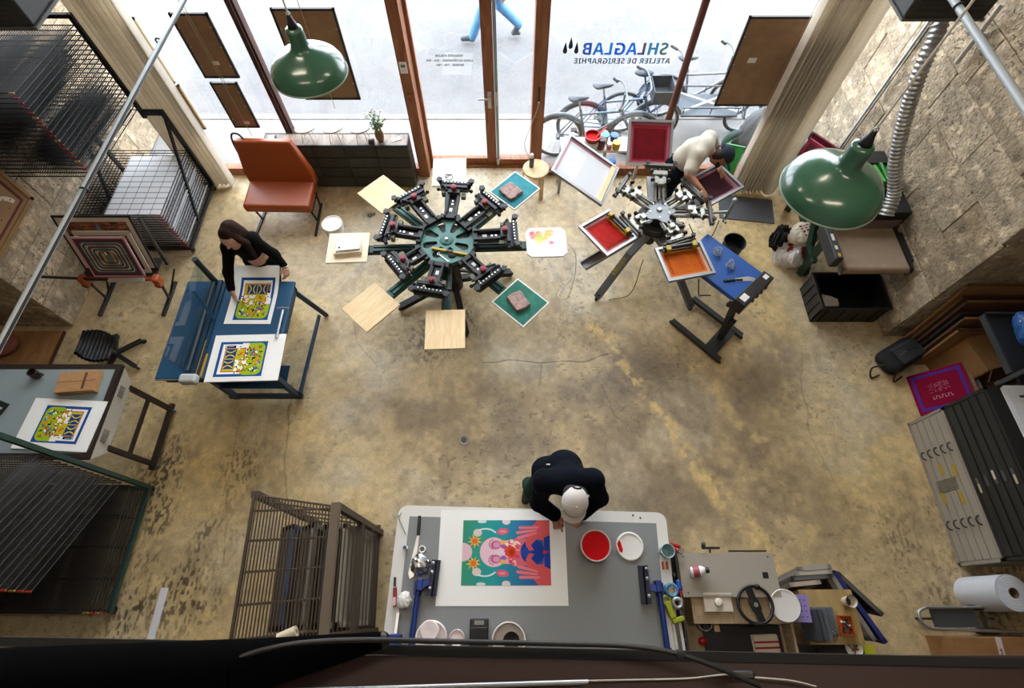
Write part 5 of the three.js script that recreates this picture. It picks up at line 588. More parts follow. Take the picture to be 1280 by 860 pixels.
// ---------------------------------------------------------------- screen storage rack by the printing table
{
  const o = thing('screen_rack', 'tall brown wire rack filled with upright screens beside the printing table', 'rack', V(-1.6, 0, -0.32), 0.06), wd = mat('#4a3f35', 0.6), rodM = mat('#55483c', 0.5, 0.4), H = 1.5, w = 0.62, d = 0.98;
  for (const [x, z] of [[-w / 2, -d / 2], [w / 2, -d / 2 + 0.12], [-w / 2, d / 2], [w / 2, d / 2]]) part(o, 'post', slab(x - 0.025, x + 0.025, 0, H, z - 0.025, z + 0.025), wd);
  part(o, 'top_beam', [bar([w / 2, H, -d / 2 + 0.1], [w / 2, H, d / 2], 0.06, 0.05)], mat('#6a5c4c', 0.6)); part(o, 'top_beam', bar([-w / 2, H, -d / 2], [-w / 2, H, d / 2], 0.02, 0.02), rodM); part(o, 'side_beam', [bar([w / 2, H * 0.52, -d / 2 + 0.1], [w / 2, H * 0.52, d / 2], 0.05, 0.05)], wd);
  const n = 26; for (let k = 0; k <= n; k++) part(o, 'top_rod', rod([-w / 2 + w * k / n, H, -d / 2 + 0.12 * k / n], [-w / 2 + w * k / n, H, d / 2], 0.0055, 6), rodM); for (let k = 0; k < 5; k++) part(o, 'cross_bar', rod([-w / 2, H - 0.012, -d / 2 + 0.12 + k * 0.21], [w / 2, H - 0.012, -d / 2 + 0.14 + k * 0.20], 0.009, 8), rodM);
  for (let k = 0; k <= 12; k++) part(o, 'side_rod', rod([w / 2, 0.06 + k * 0.115, -d / 2 + 0.12], [w / 2, 0.06 + k * 0.115, d / 2], 0.0055, 6), rodM); part(o, 'end_grid', [0.25, 0.55, 0.85, 1.15, 1.45].map((y) => rod([-w / 2, y, -d / 2], [w / 2, y, -d / 2 + 0.12], 0.008, 6)), rodM); part(o, 'base_shelf', slab(-w / 2, w / 2, 0.03, 0.06, -d / 2 + 0.05, d / 2), wd);
  const cols = ['#3a332d', '#4d453c', '#2a3f66', '#57493c', '#3a332d', '#7c7468', '#2f2a26', '#2d5c86', '#8f887c', '#a09888'], nm = ['dark stained', 'grey-brown', 'dark blue edged', 'brown wooden', 'blackened', 'pale grey', 'very dark', 'bright blue edged', 'light aluminium', 'whitish'];
  o.updateMatrixWorld(true); cols.forEach((c, k) => { const x = -w / 2 + 0.06 + k * 0.055, p = o.localToWorld(V(x, 0.06, 0.06)); const s = thing('stored_screen', nm[k] + ' printing screen standing upright inside the wire rack', 'screen', p, 0.06, 'screens stored upright in the wire rack'), Hs = 0.95 + 0.06 * (k % 3), Ls = 0.76; part(s, 'frame', [slab(-0.016, 0.016, 0, 0.04, -Ls / 2, Ls / 2), slab(-0.016, 0.016, Hs - 0.04, Hs, -Ls / 2, Ls / 2), slab(-0.016, 0.016, 0, Hs, -Ls / 2, -Ls / 2 + 0.04), slab(-0.016, 0.016, 0, Hs, Ls / 2 - 0.04, Ls / 2)], mat(c, 0.6)); part(s, 'mesh', slab(-0.004, 0.002, 0.04, Hs - 0.04, -Ls / 2 + 0.04, Ls / 2 - 0.04), mat(k % 3 ? '#5c5248' : '#8c8478', 0.7)); });
  const rl = thing('tape_roll', 'small cream paper roll resting on top of the wire rack', 'roll', o.localToWorld(V(0.08, H + 0.04, d / 2 - 0.03)), 0.4); part(rl, 'roll', [cyl(0.036, 0.036, 0.12, 0, 0, 0, 0, 0, Math.PI / 2, 24)], mat('#cdbfa2', 0.7)); part(rl, 'core', cyl(0.014, 0.014, 0.124, 0, 0, 0, 0, 0, Math.PI / 2, 16), mat('#7c6648', 0.8));
}
solo('white_batten', 'white plank lying on the floor beside the green-framed drying rack', 'plank', [rbox(0.065, 0.02, 0.46, 0.003, 0, 0.01, 0)], mat('#d6d4d6', 0.6), V(-3.32, 0, 0.02), 0.0);
// ---------------------------------------------------------------- big printing table below the mezzanine
const TH = 0.9, onTable = (px, py, dy = 0) => { const p = P(px, py, TH + dy); return V(p.x, TH, p.z); };
const blueSteel = mat('#122f78', 0.4, 0.2), pinkWhite = mat('#e6d8d6', 0.45), redInk = phys('#cc0410', 0.6, { specularIntensity: 0.25 });
{
  const q = rect([[497, 632], [835, 640], [846, 815], [478, 812]], TH), w = q.w, d = q.l + 0.22, tt = q.turn, o = thing('printing_table', 'long white-rimmed printing table with a grey metal bed', 'table', V(q.at.x, 0, q.at.z + 0.11), tt);
  const r = 0.09, s = new THREE.Shape(); s.moveTo(-w / 2 + r, -d / 2); s.lineTo(w / 2 - r, -d / 2); s.quadraticCurveTo(w / 2, -d / 2, w / 2, -d / 2 + r); s.lineTo(w / 2, d / 2 - r); s.quadraticCurveTo(w / 2, d / 2, w / 2 - r, d / 2); s.lineTo(-w / 2 + r, d / 2); s.quadraticCurveTo(-w / 2, d / 2, -w / 2, d / 2 - r); s.lineTo(-w / 2, -d / 2 + r); s.quadraticCurveTo(-w / 2, -d / 2, -w / 2 + r, -d / 2); const sf = new THREE.Shape(s.getPoints(8).map((p) => new THREE.Vector2(p.x, -p.y)));
  part(o, 'table_top', moved(plate(sf, 0.06), 0, TH - 0.064, 0), mat('#dedbd6', 0.5)); part(o, 'metal_bed', slab(-w / 2 + 0.10, w / 2 - 0.09, TH - 0.006, TH, -d / 2 + 0.09, d / 2 - 0.06), mat('#86898a', 0.6, 0.1));
  part(o, 'cabinet_base', slab(-w / 2 + 0.25, w / 2 - 0.25, 0.12, TH - 0.064, -d / 2 + 0.25, d / 2 - 0.1), mat('#8f8f8c', 0.5)); for (const [x, z] of [[-w / 2 + 0.2, -d / 2 + 0.2], [w / 2 - 0.2, -d / 2 + 0.2], [-w / 2 + 0.2, d / 2 - 0.2], [w / 2 - 0.2, d / 2 - 0.2]]) part(o, 'leg', slab(x - 0.035, x + 0.035, 0, TH - 0.064, z - 0.035, z + 0.035), mat('#6a6c6c', 0.5)); part(o, 'rim_bolt', [[-0.2, 0.03], [0.86, 0.03], [0.92, 0.05]].map(([x, z]) => cyl(0.008, 0.008, 0.004, x, TH - 0.002, -d / 2 + z, 0, 0, 0, 10)), ironGrey);
  // hinge clamps of the table
  for (const [sx, bar0, bar1, cl0, cl1, lb] of [[-1, [523, 735], [513, 812], [543, 700], [537, 745], 'left'], [1, [824, 737], [835, 815], [806, 707], [811, 755], 'right']]) {
    const h = thing('hinge_clamp', sx < 0 ? 'blue steel hinge clamp with a long bar beside the knife on the printing table' : 'blue steel hinge clamp with a long bar beside the yellow tape gun', 'clamp', onTable((bar0[0] + cl0[0]) / 2, (bar0[1] + cl0[1]) / 2)), L = (p, y) => { const v = P(p[0], p[1], TH + y); return V(v.x - h.position.x, y, v.z - h.position.z); };
    part(h, 'bar', rod(L(bar0, 0.05), L(bar1, 0.05), 0.022, 12), blueSteel); const c0 = L(cl0, 0.05), c1 = L(cl1, 0.05); part(h, 'clamp_jaw', [bar(c0, c1, 0.03, 0.07), bar(c0.clone().add(V(-sx * 0.035, -0.02, 0)), c1.clone().add(V(-sx * 0.035, -0.02, 0)), 0.03, 0.03)], mat('#1a2036', 0.45, 0.3)); part(h, 'bracket', [bar(c0.clone().lerp(c1, 0.55), L(bar0, 0.06), 0.05, 0.06), rbox(0.05, 0.09, 0.09, 0.01, L(bar0, 0).x - sx * 0.02, 0.05, L(bar0, 0).z - 0.02)], blueSteel); for (const t of [0.1, 0.35, 0.8]) { const p = c0.clone().lerp(c1, t); part(h, 'bolt', ball(0.015, p.x, p.y + 0.04, p.z, 1, 1, 1, 6), steel); } part(h, 'foot', rbox(0.06, 0.03, 0.10, 0.004, L(bar0, 0).x, 0.015, L(bar0, 0).z), blueSteel); part(h, 'foot', rbox(0.05, 0.028, 0.06, 0.004, L(bar1, 0).x, 0.014, L(bar1, 0).z), blueSteel);
  }
}
// the large face-and-hands picture: a rendering in flat colour areas
const facePrint = canvasTexture(880, 660, (g, w, h) => {
  const el = (x, y, a, b, c, r = 0) => { g.fillStyle = c; g.beginPath(); g.ellipse(x, y, a, b, r, 0, 7); g.fill(); }; const poly = (pts, c) => { g.fillStyle = c; g.beginPath(); pts.forEach(([x, y], k) => k ? g.lineTo(x, y) : g.moveTo(x, y)); g.closePath(); g.fill(); };
  const bg = g.createLinearGradient(0, 0, w, 0); bg.addColorStop(0, '#3f8f72'); bg.addColorStop(0.35, '#2f9a9c'); bg.addColorStop(0.75, '#3a6ea8'); bg.addColorStop(1, '#3a4f9c'); g.fillStyle = bg; g.fillRect(0, 0, w, h); for (let k = 0; k < 40; k++) { g.globalAlpha = 0.12; el(rnd(0, w), rnd(0, h), rnd(30, 90), rnd(20, 70), k % 2 ? '#2a8f96' : '#57a080'); } g.globalAlpha = 1;
  el(0, h * 0.5, 100, 95, '#e2bcc4'); for (const y of [0.02, 0.98]) { el(w * 0.5, h * y, 42, 34, '#e0d4d8'); el(w * 0.22, h * y, 46, 18, '#cfe0dc'); }
  const flower = (x, y) => { for (let k = 0; k < 9; k++) { const a = k / 9 * 6.283 + 0.2; poly([[x + Math.cos(a) * 78, y + Math.sin(a) * 78], [x + Math.cos(a + 0.5) * 24, y + Math.sin(a + 0.5) * 24], [x + Math.cos(a - 0.5) * 24, y + Math.sin(a - 0.5) * 24]], k % 2 ? '#f0a23c' : '#f4c04e'); } el(x, y, 30, 30, '#e0702c'); };
  for (const s of [-1, 1]) { const y = (k) => h * (0.5 + s * k); el(w * 0.17, y(0.30), 44, 40, '#d8c8c0'); g.strokeStyle = '#cfe2e4'; g.lineWidth = 16; g.beginPath(); g.moveTo(w * 0.18, y(0.34)); g.quadraticCurveTo(w * 0.3, y(0.40), w * 0.38, y(0.30)); g.stroke(); el(w * 0.46, y(0.32), 62, 34, '#d8647c', s * 0.15); el(w * 0.46, y(0.32), 36, 14, '#e88c94'); }
  flower(w * 0.14, h * 0.33); flower(w * 0.13, h * 0.67);
  el(w * 0.36, h * 0.5, 140, 150, '#e6b8c4'); el(w * 0.52, h * 0.5, 170, 120, '#e8a8b0'); el(w * 0.66, h * 0.5, 130, 150, '#dc6a78'); el(w * 0.36, h * 0.5, 118, 128, '#e4c0cc');
  for (const s of [-1, 1]) { el(w * 0.38, h * (0.5 + s * 0.11), 52, 44, '#c8688c'); el(w * 0.39, h * (0.5 + s * 0.11), 34, 28, '#dc9ab8'); el(w * 0.47, h * (0.5 + s * 0.09), 30, 24, '#9a6ab0'); el(w * 0.46, h * (0.5 + s * 0.15), 26, 22, '#e4b45c'); g.strokeStyle = '#a04a6c'; g.lineWidth = 7; g.beginPath(); g.arc(w * 0.36, h * (0.5 + s * 0.12), 48, 1.6, 4.6); g.stroke(); }
  el(w * 0.45, h * 0.5, 70, 22, '#e8c8d8'); for (let k = 0; k < 26; k++) { const a = rnd(0, 6.28); el(w * 0.58 + Math.cos(a) * rnd(40, 100), h * 0.5 + Math.sin(a) * rnd(60, 120), rnd(14, 34), rnd(10, 22), ['#f0b0b0', '#e45a6a', '#f4d0c8', '#d84a6c'][k % 4], rnd(0, 3)); } el(w * 0.555, h * 0.5, 50, 60, '#d84a28'); el(w * 0.56, h * 0.5, 26, 34, '#b83418');
  el(w * 0.80, h * 0.5, 120, 128, '#233f96'); poly([[w * 0.66, h * 0.5], [w * 0.76, h * 0.36], [w * 0.8, h * 0.5], [w * 0.76, h * 0.64]], '#2c4ca4');
  for (const s of [-1, 1]) { const y = (k) => h * (0.5 + s * k); poly([[w * 0.86, y(0.5)], [w, y(0.5)], [w, y(0.24)], [w * 0.98, y(0.02)], [w * 0.93, y(0.05)], [w * 0.92, y(0.18)], [w * 0.85, y(0.20)], [w * 0.78, y(0.10)], [w * 0.82, y(0.03)], [w * 0.76, y(0.02)], [w * 0.72, y(0.12)], [w * 0.74, y(0.26)], [w * 0.80, y(0.40)]], '#dc5c60'); for (const [a, b, c, d] of [[0.84, 0.30, 0.64, 0.22], [0.84, 0.34, 0.63, 0.30], [0.86, 0.38, 0.66, 0.38]]) { g.strokeStyle = '#e8808a'; g.lineWidth = 30; g.lineCap = 'round'; g.beginPath(); g.moveTo(w * a, y(b)); g.lineTo(w * c, y(d)); g.stroke(); } g.strokeStyle = '#c03a48'; g.lineWidth = 6; for (const [a, b, c, d] of [[0.86, 0.32, 0.66, 0.26], [0.87, 0.36, 0.66, 0.34]]) { g.beginPath(); g.moveTo(w * a, y(b)); g.lineTo(w * c, y(d)); g.stroke(); } }
  g.fillStyle = '#2a46a0'; g.beginPath(); g.moveTo(w * 0.93, h * 0.28); g.lineTo(w, h * 0.24); g.lineTo(w, h * 0.76); g.lineTo(w * 0.93, h * 0.72); g.closePath(); g.fill(); poly([[w * 0.92, h * 0.46], [w * 0.99, h * 0.5], [w * 0.92, h * 0.54]], '#c03a48');
});
flatPrint('art_print', 'large white sheet with a teal and pink face-and-hands picture on the printing table', 'print', [[551, 637], [705, 638], [711, 758], [545, 757]], TH, facePrint, [0.185, 0.115, 0.125, 0.20], 0, 0, 0.003);
{
  pail('ink_bucket', 'white bucket full of bright red ink on the printing table', onTable(742, 684, 0), 0.118, 0.13, { open: true, ink: redInk, level: 0.86, mat: mat('#e0cfcc', 0.45), category: 'bucket' });
  const ld = thing('loose_lid', 'round white bucket lid smeared with red ink on the printing table', 'lid', onTable(787, 683)); part(ld, 'lid', lathe([[0, 0.01], [0.09, 0.01], [0.096, 0.018], [0.112, 0.018], [0.114, 0.002], [0.11, 0]], 40), whitePlastic); part(ld, 'ink_smear', prism([[-0.105, -0.02], [-0.085, -0.05], [-0.075, -0.03], [-0.062, 0.03], [-0.07, 0.05], [-0.09, 0.04]], 0.0195), redInk);  // loose bucket lid lying on the printing table
  const kn = thing('palette_knife', 'long palette knife with black handle on the grey bed of the printing table', 'palette knife', onTable(520, 684), 0); part(kn, 'handle', [rbox(0.026, 0.02, 0.16, 0.009, 0.012, 0.012, -0.17)], blackPaint); part(kn, 'blade', prism([[0.0, -0.09], [0.022, -0.09], [0.0, 0.22], [-0.03, 0.24], [-0.045, 0.2]], 0.005), steel);
  solo('tape_ring', 'small white tape ring beside the crumpled foil', 'tape', lathe([[0.018, 0], [0.03, 0], [0.03, 0.02], [0.018, 0.02], [0.018, 0]], 24), whitePlastic, onTable(528, 687));
  const crumple = (n, R, sy, m) => { const g = new THREE.IcosahedronGeometry(R, 3); const p = g.attributes.position; for (let i = 0; i < p.count; i++) { const x = p.getX(i), y = p.getY(i), z = p.getZ(i), k = 0.65 + 0.7 * fbm(x / R * 2.3 + n, z / R * 2.3 + y / R * 3, 3); p.setXYZ(i, x * k, y * k * sy, z * k); } g.computeVertexNormals(); g.computeBoundingBox(); g.translate(0, -g.boundingBox.min.y, 0); return g; };
  solo('crumpled_foil', 'crumpled silver foil in front of the blue hinge clamp', 'foil', crumple(3, 0.075, 0.5), mat('#b4b8ba', 0.25, 0.9), onTable(527, 707)); solo('crumpled_paper', 'crumpled white paper on the left rim of the printing table', 'paper', crumple(9, 0.06, 0.6), mat('#dcdad6', 0.8), onTable(506, 751));
  const cu = thing('utility_knife', 'red and black utility knife on the white rim of the printing table', 'knife', onTable(494, 743), 0.08); part(cu, 'handle', [rbox(0.03, 0.02, 0.14, 0.006, 0, 0.012, 0.02)], mat('#8c1c28', 0.45)); part(cu, 'slider', rbox(0.018, 0.012, 0.07, 0.003, 0, 0.026, -0.09), blackPaint); part(cu, 'label', box(0.026, 0.002, 0.06, -0.004, 0.0225, 0.05), mat('#e0b8bc', 0.6));
  const bw = thing('squeegee', 'blue-handled scraper standing at the left rim of the printing table', 'scraper', onTable(495, 795)); part(bw, 'block', rbox(0.10, 0.09, 0.07, 0.008, 0, 0.045, 0.02), blueSteel); part(bw, 'blade', [bar([0.005, 0.06, -0.02], [0.01, 0.05, -0.16], 0.02, 0.006)], steel);
  const nt = thing('paint_cap', 'small blue-capped jar on the white rim of the printing table', 'jar', onTable(507, 685)); part(nt, 'jar', cyl(0.02, 0.02, 0.03, 0, 0.015, 0), whitePlastic); part(nt, 'cap', cyl(0.015, 0.015, 0.012, 0, 0.036, 0), mat('#3c5468', 0.4));
  const hk = thing('hook_tool', 'thin steel hook tool at the far left corner of the printing table', 'tool', onTable(502, 655), 0.5); part(hk, 'rod', rod([0, 0.006, 0.09], [0, 0.006, -0.09], 0.005), steel); part(hk, 'hook', torus(0.016, 0.005, 0.016, 0.006, -0.09, Math.PI / 2, 0, 0, 4.2), steel);
  pail('ink_tub', 'pinkish-white round tub with a smaller lid on top, beside the blue clamp bar', onTable(541, 797), 0.115, 0.10, { mat: pinkWhite, category: 'tub' }); { const s = thing('ink_tub', 'small pinkish-white pot standing on the larger lidded tub', 'tub', onTable(538, 788, 0.116).setY(TH + 0.116)); part(s, 'pot', lathe([[0, 0], [0.06, 0], [0.068, 0.05], [0.072, 0.05], [0.072, 0.062], [0.06, 0.064], [0, 0.060]], 32), pinkWhite); }
  pail('ink_tub', 'small pinkish-white pot between the large tub and the black scale', onTable(572, 797), 0.056, 0.07, { mat: pinkWhite, category: 'tub' });
  const sc = thing('digital_scale', 'black kitchen scale on the printing table', 'scale', onTable(599, 791)); part(sc, 'body', rbox(0.145, 0.035, 0.20, 0.012, 0, 0.018, 0), blackPaint); part(sc, 'weighing_plate', rbox(0.13, 0.012, 0.125, 0.005, 0, 0.04, 0.025), mat('#1d1d20', 0.25)); part(sc, 'display', box(0.075, 0.003, 0.03, 0, 0.037, -0.07), mat('#8c8c86', 0.3));
  const bt = pail('ink_bucket', 'white bucket holding a black pot, beside the black scale', onTable(636, 800), 0.122, 0.12, { open: true, mat: mat('#e4dcda', 0.45), ink: mat('#cfc8c4', 0.5), level: 0.5, category: 'bucket' }); { const s = thing('black_pot', 'round black pot inside the white bucket', 'pot', V(bt.position.x + 0.02, TH + 0.07, bt.position.z + 0.0)); part(s, 'pot', lathe([[0, 0], [0.055, 0], [0.062, 0.05], [0.062, 0.056], [0.056, 0.056], [0.052, 0.05], [0, 0.045]], 32), mat('#17181a', 0.35)); }
  const jr = thing('glass_jar', 'clear blue-tinted plastic cup on the right rim of the printing table', 'cup', onTable(831, 690)); part(jr, 'cup', lathe([[0, 0], [0.045, 0], [0.055, 0.10], [0.052, 0.10], [0.042, 0.004], [0, 0.004]], 28), mat('#8fb0b4', 0.2)); part(jr, 'rim', torus(0.0535, 0.004, 0, 0.1, 0, Math.PI / 2), mat('#a8c4c8', 0.3));
  const cl = thing('spring_clip', 'red spring clamp on the right edge of the printing table', 'clip', onTable(842, 684), -0.5); part(cl, 'grip', [rbox(0.09, 0.03, 0.028, 0.01, 0, 0.02, -0.014, 0, 0.25, 0), rbox(0.09, 0.03, 0.028, 0.01, 0, 0.02, 0.014, 0, -0.25, 0)], mat('#a81420', 0.4)); part(cl, 'jaw', rbox(0.04, 0.02, 0.05, 0.004, 0.06, 0.015, 0), mat('#8c8078', 0.5));
  for (const [px, lb] of [[828.5, 'orange peg on the table rim, next to the red ink side'], [833.5, 'orange peg on the table rim, next to the tool strip']]) solo('clothes_peg', lb, 'peg', [rbox(0.02, 0.012, 0.06, 0.004, 0, 0.006, 0)], mat('#a85a20', 0.5), onTable(px, 707));
  const tp = thing('tape_roll', 'roll of blue tape lying on the right rim of the printing table', 'tape', onTable(838, 738), 0); part(tp, 'roll', lathe([[0.03, 0], [0.055, 0], [0.055, 0.05], [0.03, 0.05], [0.03, 0]], 28), mat('#4a88b0', 0.35)); part(tp, 'core', lathe([[0.026, 0], [0.03, 0], [0.03, 0.05], [0.026, 0.05], [0.026, 0]], 28), mat('#c8c0b0', 0.7));
  const b2 = thing('screwdriver', 'blue and red screwdriver handle beside the blue tape roll', 'screwdriver', onTable(848.5, 735), 0.1); part(b2, 'handle', rbox(0.035, 0.035, 0.08, 0.014, 0, 0.02, -0.02), mat('#1c48a8', 0.35)); part(b2, 'collar', cyl(0.016, 0.014, 0.03, 0, 0.02, 0.035, Math.PI / 2), mat('#b01c20', 0.4)); part(b2, 'shaft', rod([0, 0.02, 0.04], [0, 0.02, 0.14], 0.004), steel);
  const tg = thing('tape_gun', 'yellow-green tape gun with a grey tape roll on the table rim', 'tape gun', onTable(841, 765), 0.3); part(tg, 'frame', [rbox(0.05, 0.04, 0.13, 0.012, -0.02, 0.025, -0.02), rbox(0.10, 0.035, 0.04, 0.012, 0.01, 0.025, 0.06), torus(0.03, 0.012, -0.02, 0.03, -0.09, Math.PI / 2)], mat('#9aa01e', 0.4)); part(tg, 'tape_roll', lathe([[0.02, 0], [0.045, 0], [0.045, 0.05], [0.02, 0.05], [0.02, 0]], 24, 0.05, 0.004, -0.05), mat('#b4b4b0', 0.3, 0.4));
  const ru = thing('steel_ruler', 'grey steel ruler in its white sleeve on the right rim', 'ruler', onTable(848, 797), 0.04); part(ru, 'sleeve', rbox(0.075, 0.012, 0.24, 0.002, 0, 0.006, 0), mat('#c8c6c0', 0.5)); part(ru, 'ruler', box(0.03, 0.003, 0.22, 0, 0.0135, 0), mat('#5a5c5e', 0.4, 0.6));
}
// ---------------------------------------------------------------- tool trolley beside the table
const shelfWood = mat('#ffffff', 0.6, 0, { map: woodTex('#8a765c', '#b39c7c') }), greyLam = mat('#a39c90', 0.5);
const q1 = (px, py, h) => { const p = P(px, py, h); return V(p.x, h, p.z); };
{
  const H = 0.86, o = thing('tool_trolley', 'beige tool trolley with a wooden shelf step and dark lower bay', 'trolley', V(1.76, 0, 0.02)), x0 = -0.385, x1 = 0.405; 
  part(o, 'top_plate', slab(x0, x1, H - 0.02, H, -0.46, -0.13), greyLam); part(o, 'plate_hole', [box(0.045, 0.002, 0.045, 0.31, H + 0.001, -0.29), ...[[-0.34, -0.43], [0.36, -0.43], [-0.34, -0.16]].map(([x, z]) => cyl(0.006, 0.006, 0.002, x, H + 0.001, z, 0, 0, 0, 8))], blackPaint); part(o, 'shelf_board', uvMetres(slab(x0 + 0.07, x1 + 0.06, H - 0.06, H - 0.04, -0.13, 0.06)), shelfWood); part(o, 'lower_shelf', uvMetres(slab(x0, x1 + 0.08, 0.60, 0.62, 0.06, 0.42)), shelfWood); part(o, 'dark_bay', [slab(x0 + 0.19, x1 + 0.02, 0.62, 0.66, 0.07, 0.40)], mat('#26262a', 0.35));
  part(o, 'side_panel', slab(x0 - 0.02, x0, 0.05, H - 0.02, -0.46, 0.42), mat('#3a3834', 0.6)); part(o, 'side_panel', slab(x1 + 0.06, x1 + 0.08, 0.05, H - 0.08, -0.13, 0.42), shelfWood); part(o, 'back_panel', slab(x0, x1, 0.05, H - 0.02, -0.46, -0.44), greyLam); part(o, 'crank_handle', [rod([-0.10, H - 0.03, -0.46], [-0.10, H - 0.03, -0.50], 0.008), bar([-0.155, H - 0.02, -0.50], [-0.02, H - 0.02, -0.50], 0.018, 0.018), bar([-0.16, H - 0.02, -0.50], [-0.17, H + 0.05, -0.53], 0.022, 0.022)], blackPaint); part(o, 'edge_rail', bar([0.05, H - 0.01, -0.475], [0.36, H - 0.01, -0.475], 0.012, 0.02), ironGrey); for (const [x, z] of [[x0, -0.43], [x1, -0.43], [x0, 0.38], [x1, 0.38]]) part(o, 'caster', [torus(0.022, 0.011, x, 0.034, z), cyl(0.014, 0.014, 0.02, x, 0.05, z)], blackPaint);
  const tools = thing('tool_strip', 'row of dark files and scrapers in a black strip beside the trolley', 'tool holder', V(1.322, 0.835, -0.02), 0.04); part(tools, 'strip', slab(-0.022, 0.022, -0.16, 0.0, -0.40, 0.42), blackMatt); [['#2a2a2c', -0.34], ['#3a3a3c', -0.25], ['#1f1f22', -0.17], ['#6a6c6e', 0.02], ['#2c2c2e', 0.12], ['#4a3a34', 0.22], ['#222', 0.32]].forEach(([c, z], k) => part(tools, 'tool_handle', rbox(0.022, 0.05, 0.035, 0.008, (k % 2 - 0.5) * 0.02, 0.02, z), mat(c, 0.5)));
  const bt = thing('ink_bottle', 'white bottle with red label and black cap lying on the trolley top', 'bottle', q1(869, 715, H), 0.1); part(bt, 'bottle', moved(lathe([[0, 0], [0.036, 0], [0.04, 0.01], [0.04, 0.09], [0.024, 0.115], [0, 0.115]], 24), -0.05, 0.04, 0, 0, 0, -1.3), whitePlastic); part(bt, 'label', moved(cyl(0.0405, 0.0405, 0.05, 0, 0.045, 0), -0.05, 0.04, 0, 0, 0, -1.3), mat('#a84a58', 0.5)); part(bt, 'cap', moved(cyl(0.022, 0.02, 0.03, 0, 0.13, 0), -0.05, 0.04, 0, 0, 0, -1.3), blackPaint);
  const ts = (px, py, dy) => q1(px, py, H - 0.04); const bx = thing('plastic_tray', 'shallow cream tray with a round knob on the trolley shelf', 'tray', ts(896, 753), 0.0); part(bx, 'tray', [rbox(0.225, 0.03, 0.14, 0.006, 0, 0.015, 0), box(0.225, 0.014, 0.016, 0, 0.036, -0.062)], mat('#cfc3b4', 0.5)); part(bx, 'knob', lathe([[0, 0.056], [0.02, 0.056], [0.03, 0.05], [0.032, 0.03], [0, 0.03]], 24), mat('#e6dfd2', 0.5));
  const sw = thing('steering_wheel', 'black three-spoke hand wheel lying on the trolley', 'hand wheel', ts(941, 756), 0.25); part(sw, 'rim', torus(0.135, 0.013, 0, 0.05, 0, Math.PI / 2, 0, 0, 6.283, 48, 10), blackPaint); part(sw, 'spoke', [rbox(0.055, 0.02, 0.26, 0.008, 0, 0.05, 0), rbox(0.075, 0.025, 0.09, 0.012, 0, 0.048, 0.0)], blackPaint); part(sw, 'hub', cyl(0.017, 0.017, 0.05, 0, 0.04, 0), zinc); part(sw, 'hub_pin', cyl(0.022, 0.03, 0.028, 0, 0.014, 0), blackPaint); part(sw, 'grip', ball(0.022, 0.07, 0.055, -0.115), blackPaint);
  const dl = thing('loose_lid', 'plain white round lid on the trolley beside the hand wheel', 'lid', ts(979, 757).add(V(0, 0.03, 0)), 0); part(dl, 'lid', lathe([[0, 0.004], [0.108, 0.004], [0.114, 0.01], [0.12, 0.008], [0.12, -0.006], [0.114, -0.008], [0.114, 0], [0, 0]], 44), whitePlastic); dl.rotation.x = 0.06;  // loose round lid lying on the trolley shelf
  const pc = thing('perforated_card', 'lilac perforated card under the plain white lid', 'card', ts(992, 760), -0.03); part(pc, 'card', box(0.25, 0.004, 0.20, 0, 0.002, 0), mat('#8c7cb8', 0.7)); part(pc, 'slots', [-0.06, -0.02, 0.02, 0.06].flatMap((z) => [0.06, 0.095].map((x) => box(0.016, 0.0015, 0.006, x, 0.0045, z))), mat('#3a3450', 0.7));
  const tw = thing('tea_towel', 'folded cream towel with two red stripes in the trolley bay', 'towel', q1(956, 806, 0.66), 0.03); part(tw, 'cloth', [rbox(0.21, 0.02, 0.15, 0.008, 0, 0.01, 0), rbox(0.20, 0.018, 0.145, 0.008, 0.004, 0.026, 0.002)], mat('#c9bcae', 0.9)); part(tw, 'stripe', box(0.20, 0.002, 0.014, 0.004, 0.0355, -0.02), mat('#8c1c28', 0.9)); part(tw, 'stripe', box(0.20, 0.002, 0.014, 0.004, 0.0355, 0.02), mat('#8c1c28', 0.9));
  const ls = (px, py) => q1(px, py, 0.62); const jr = thing('glass_jar', 'open glass jar on the wooden lower shelf of the trolley', 'jar', ls(877, 779)); part(jr, 'jar', lathe([[0, 0], [0.05, 0], [0.055, 0.01], [0.055, 0.09], [0.051, 0.09], [0.05, 0.012], [0, 0.01]], 28), new THREE.MeshPhysicalMaterial({ color: '#cfd4d0', roughness: 0.08, transmission: 0.9, thickness: 0 })); part(jr, 'rim', torus(0.053, 0.004, 0, 0.09, 0, Math.PI / 2), mat('#b8bcb8', 0.2));
  solo('red_clamp', 'small red hand clamp on the wooden lower shelf of the trolley', 'clamp', [ball(0.035, -0.02, 0.03, 0, 1, 0.8, 0.9), rbox(0.09, 0.03, 0.03, 0.012, 0.03, 0.02, 0.005, 0, -0.3, 0), ball(0.02, 0.08, 0.02, 0.02)], mat('#a01018', 0.35), ls(880, 802), -0.2); solo('wood_offcut', 'pale wooden offcut beside the glass jar on the trolley', 'offcut', [rbox(0.045, 0.05, 0.10, 0.003, 0, 0.025, 0)], plyTop, ls(893, 781), 0); 
  for (const [px, c, lb] of [[867, '#8c1c28', 'red marker standing at the edge of the trolley shelf'], [870, '#b89a1c', 'yellow marker standing at the edge of the trolley shelf'], [864, '#24242a', 'black marker standing at the edge of the trolley shelf']]) solo('marker_pen', lb, 'pen', [cyl(0.011, 0.011, 0.11, 0, 0.055, 0), cyl(0.012, 0.012, 0.035, 0, 0.125, 0)], mat(c, 0.4), q1(px, 760 + (px - 864), 0.62).setY(0.62));
}
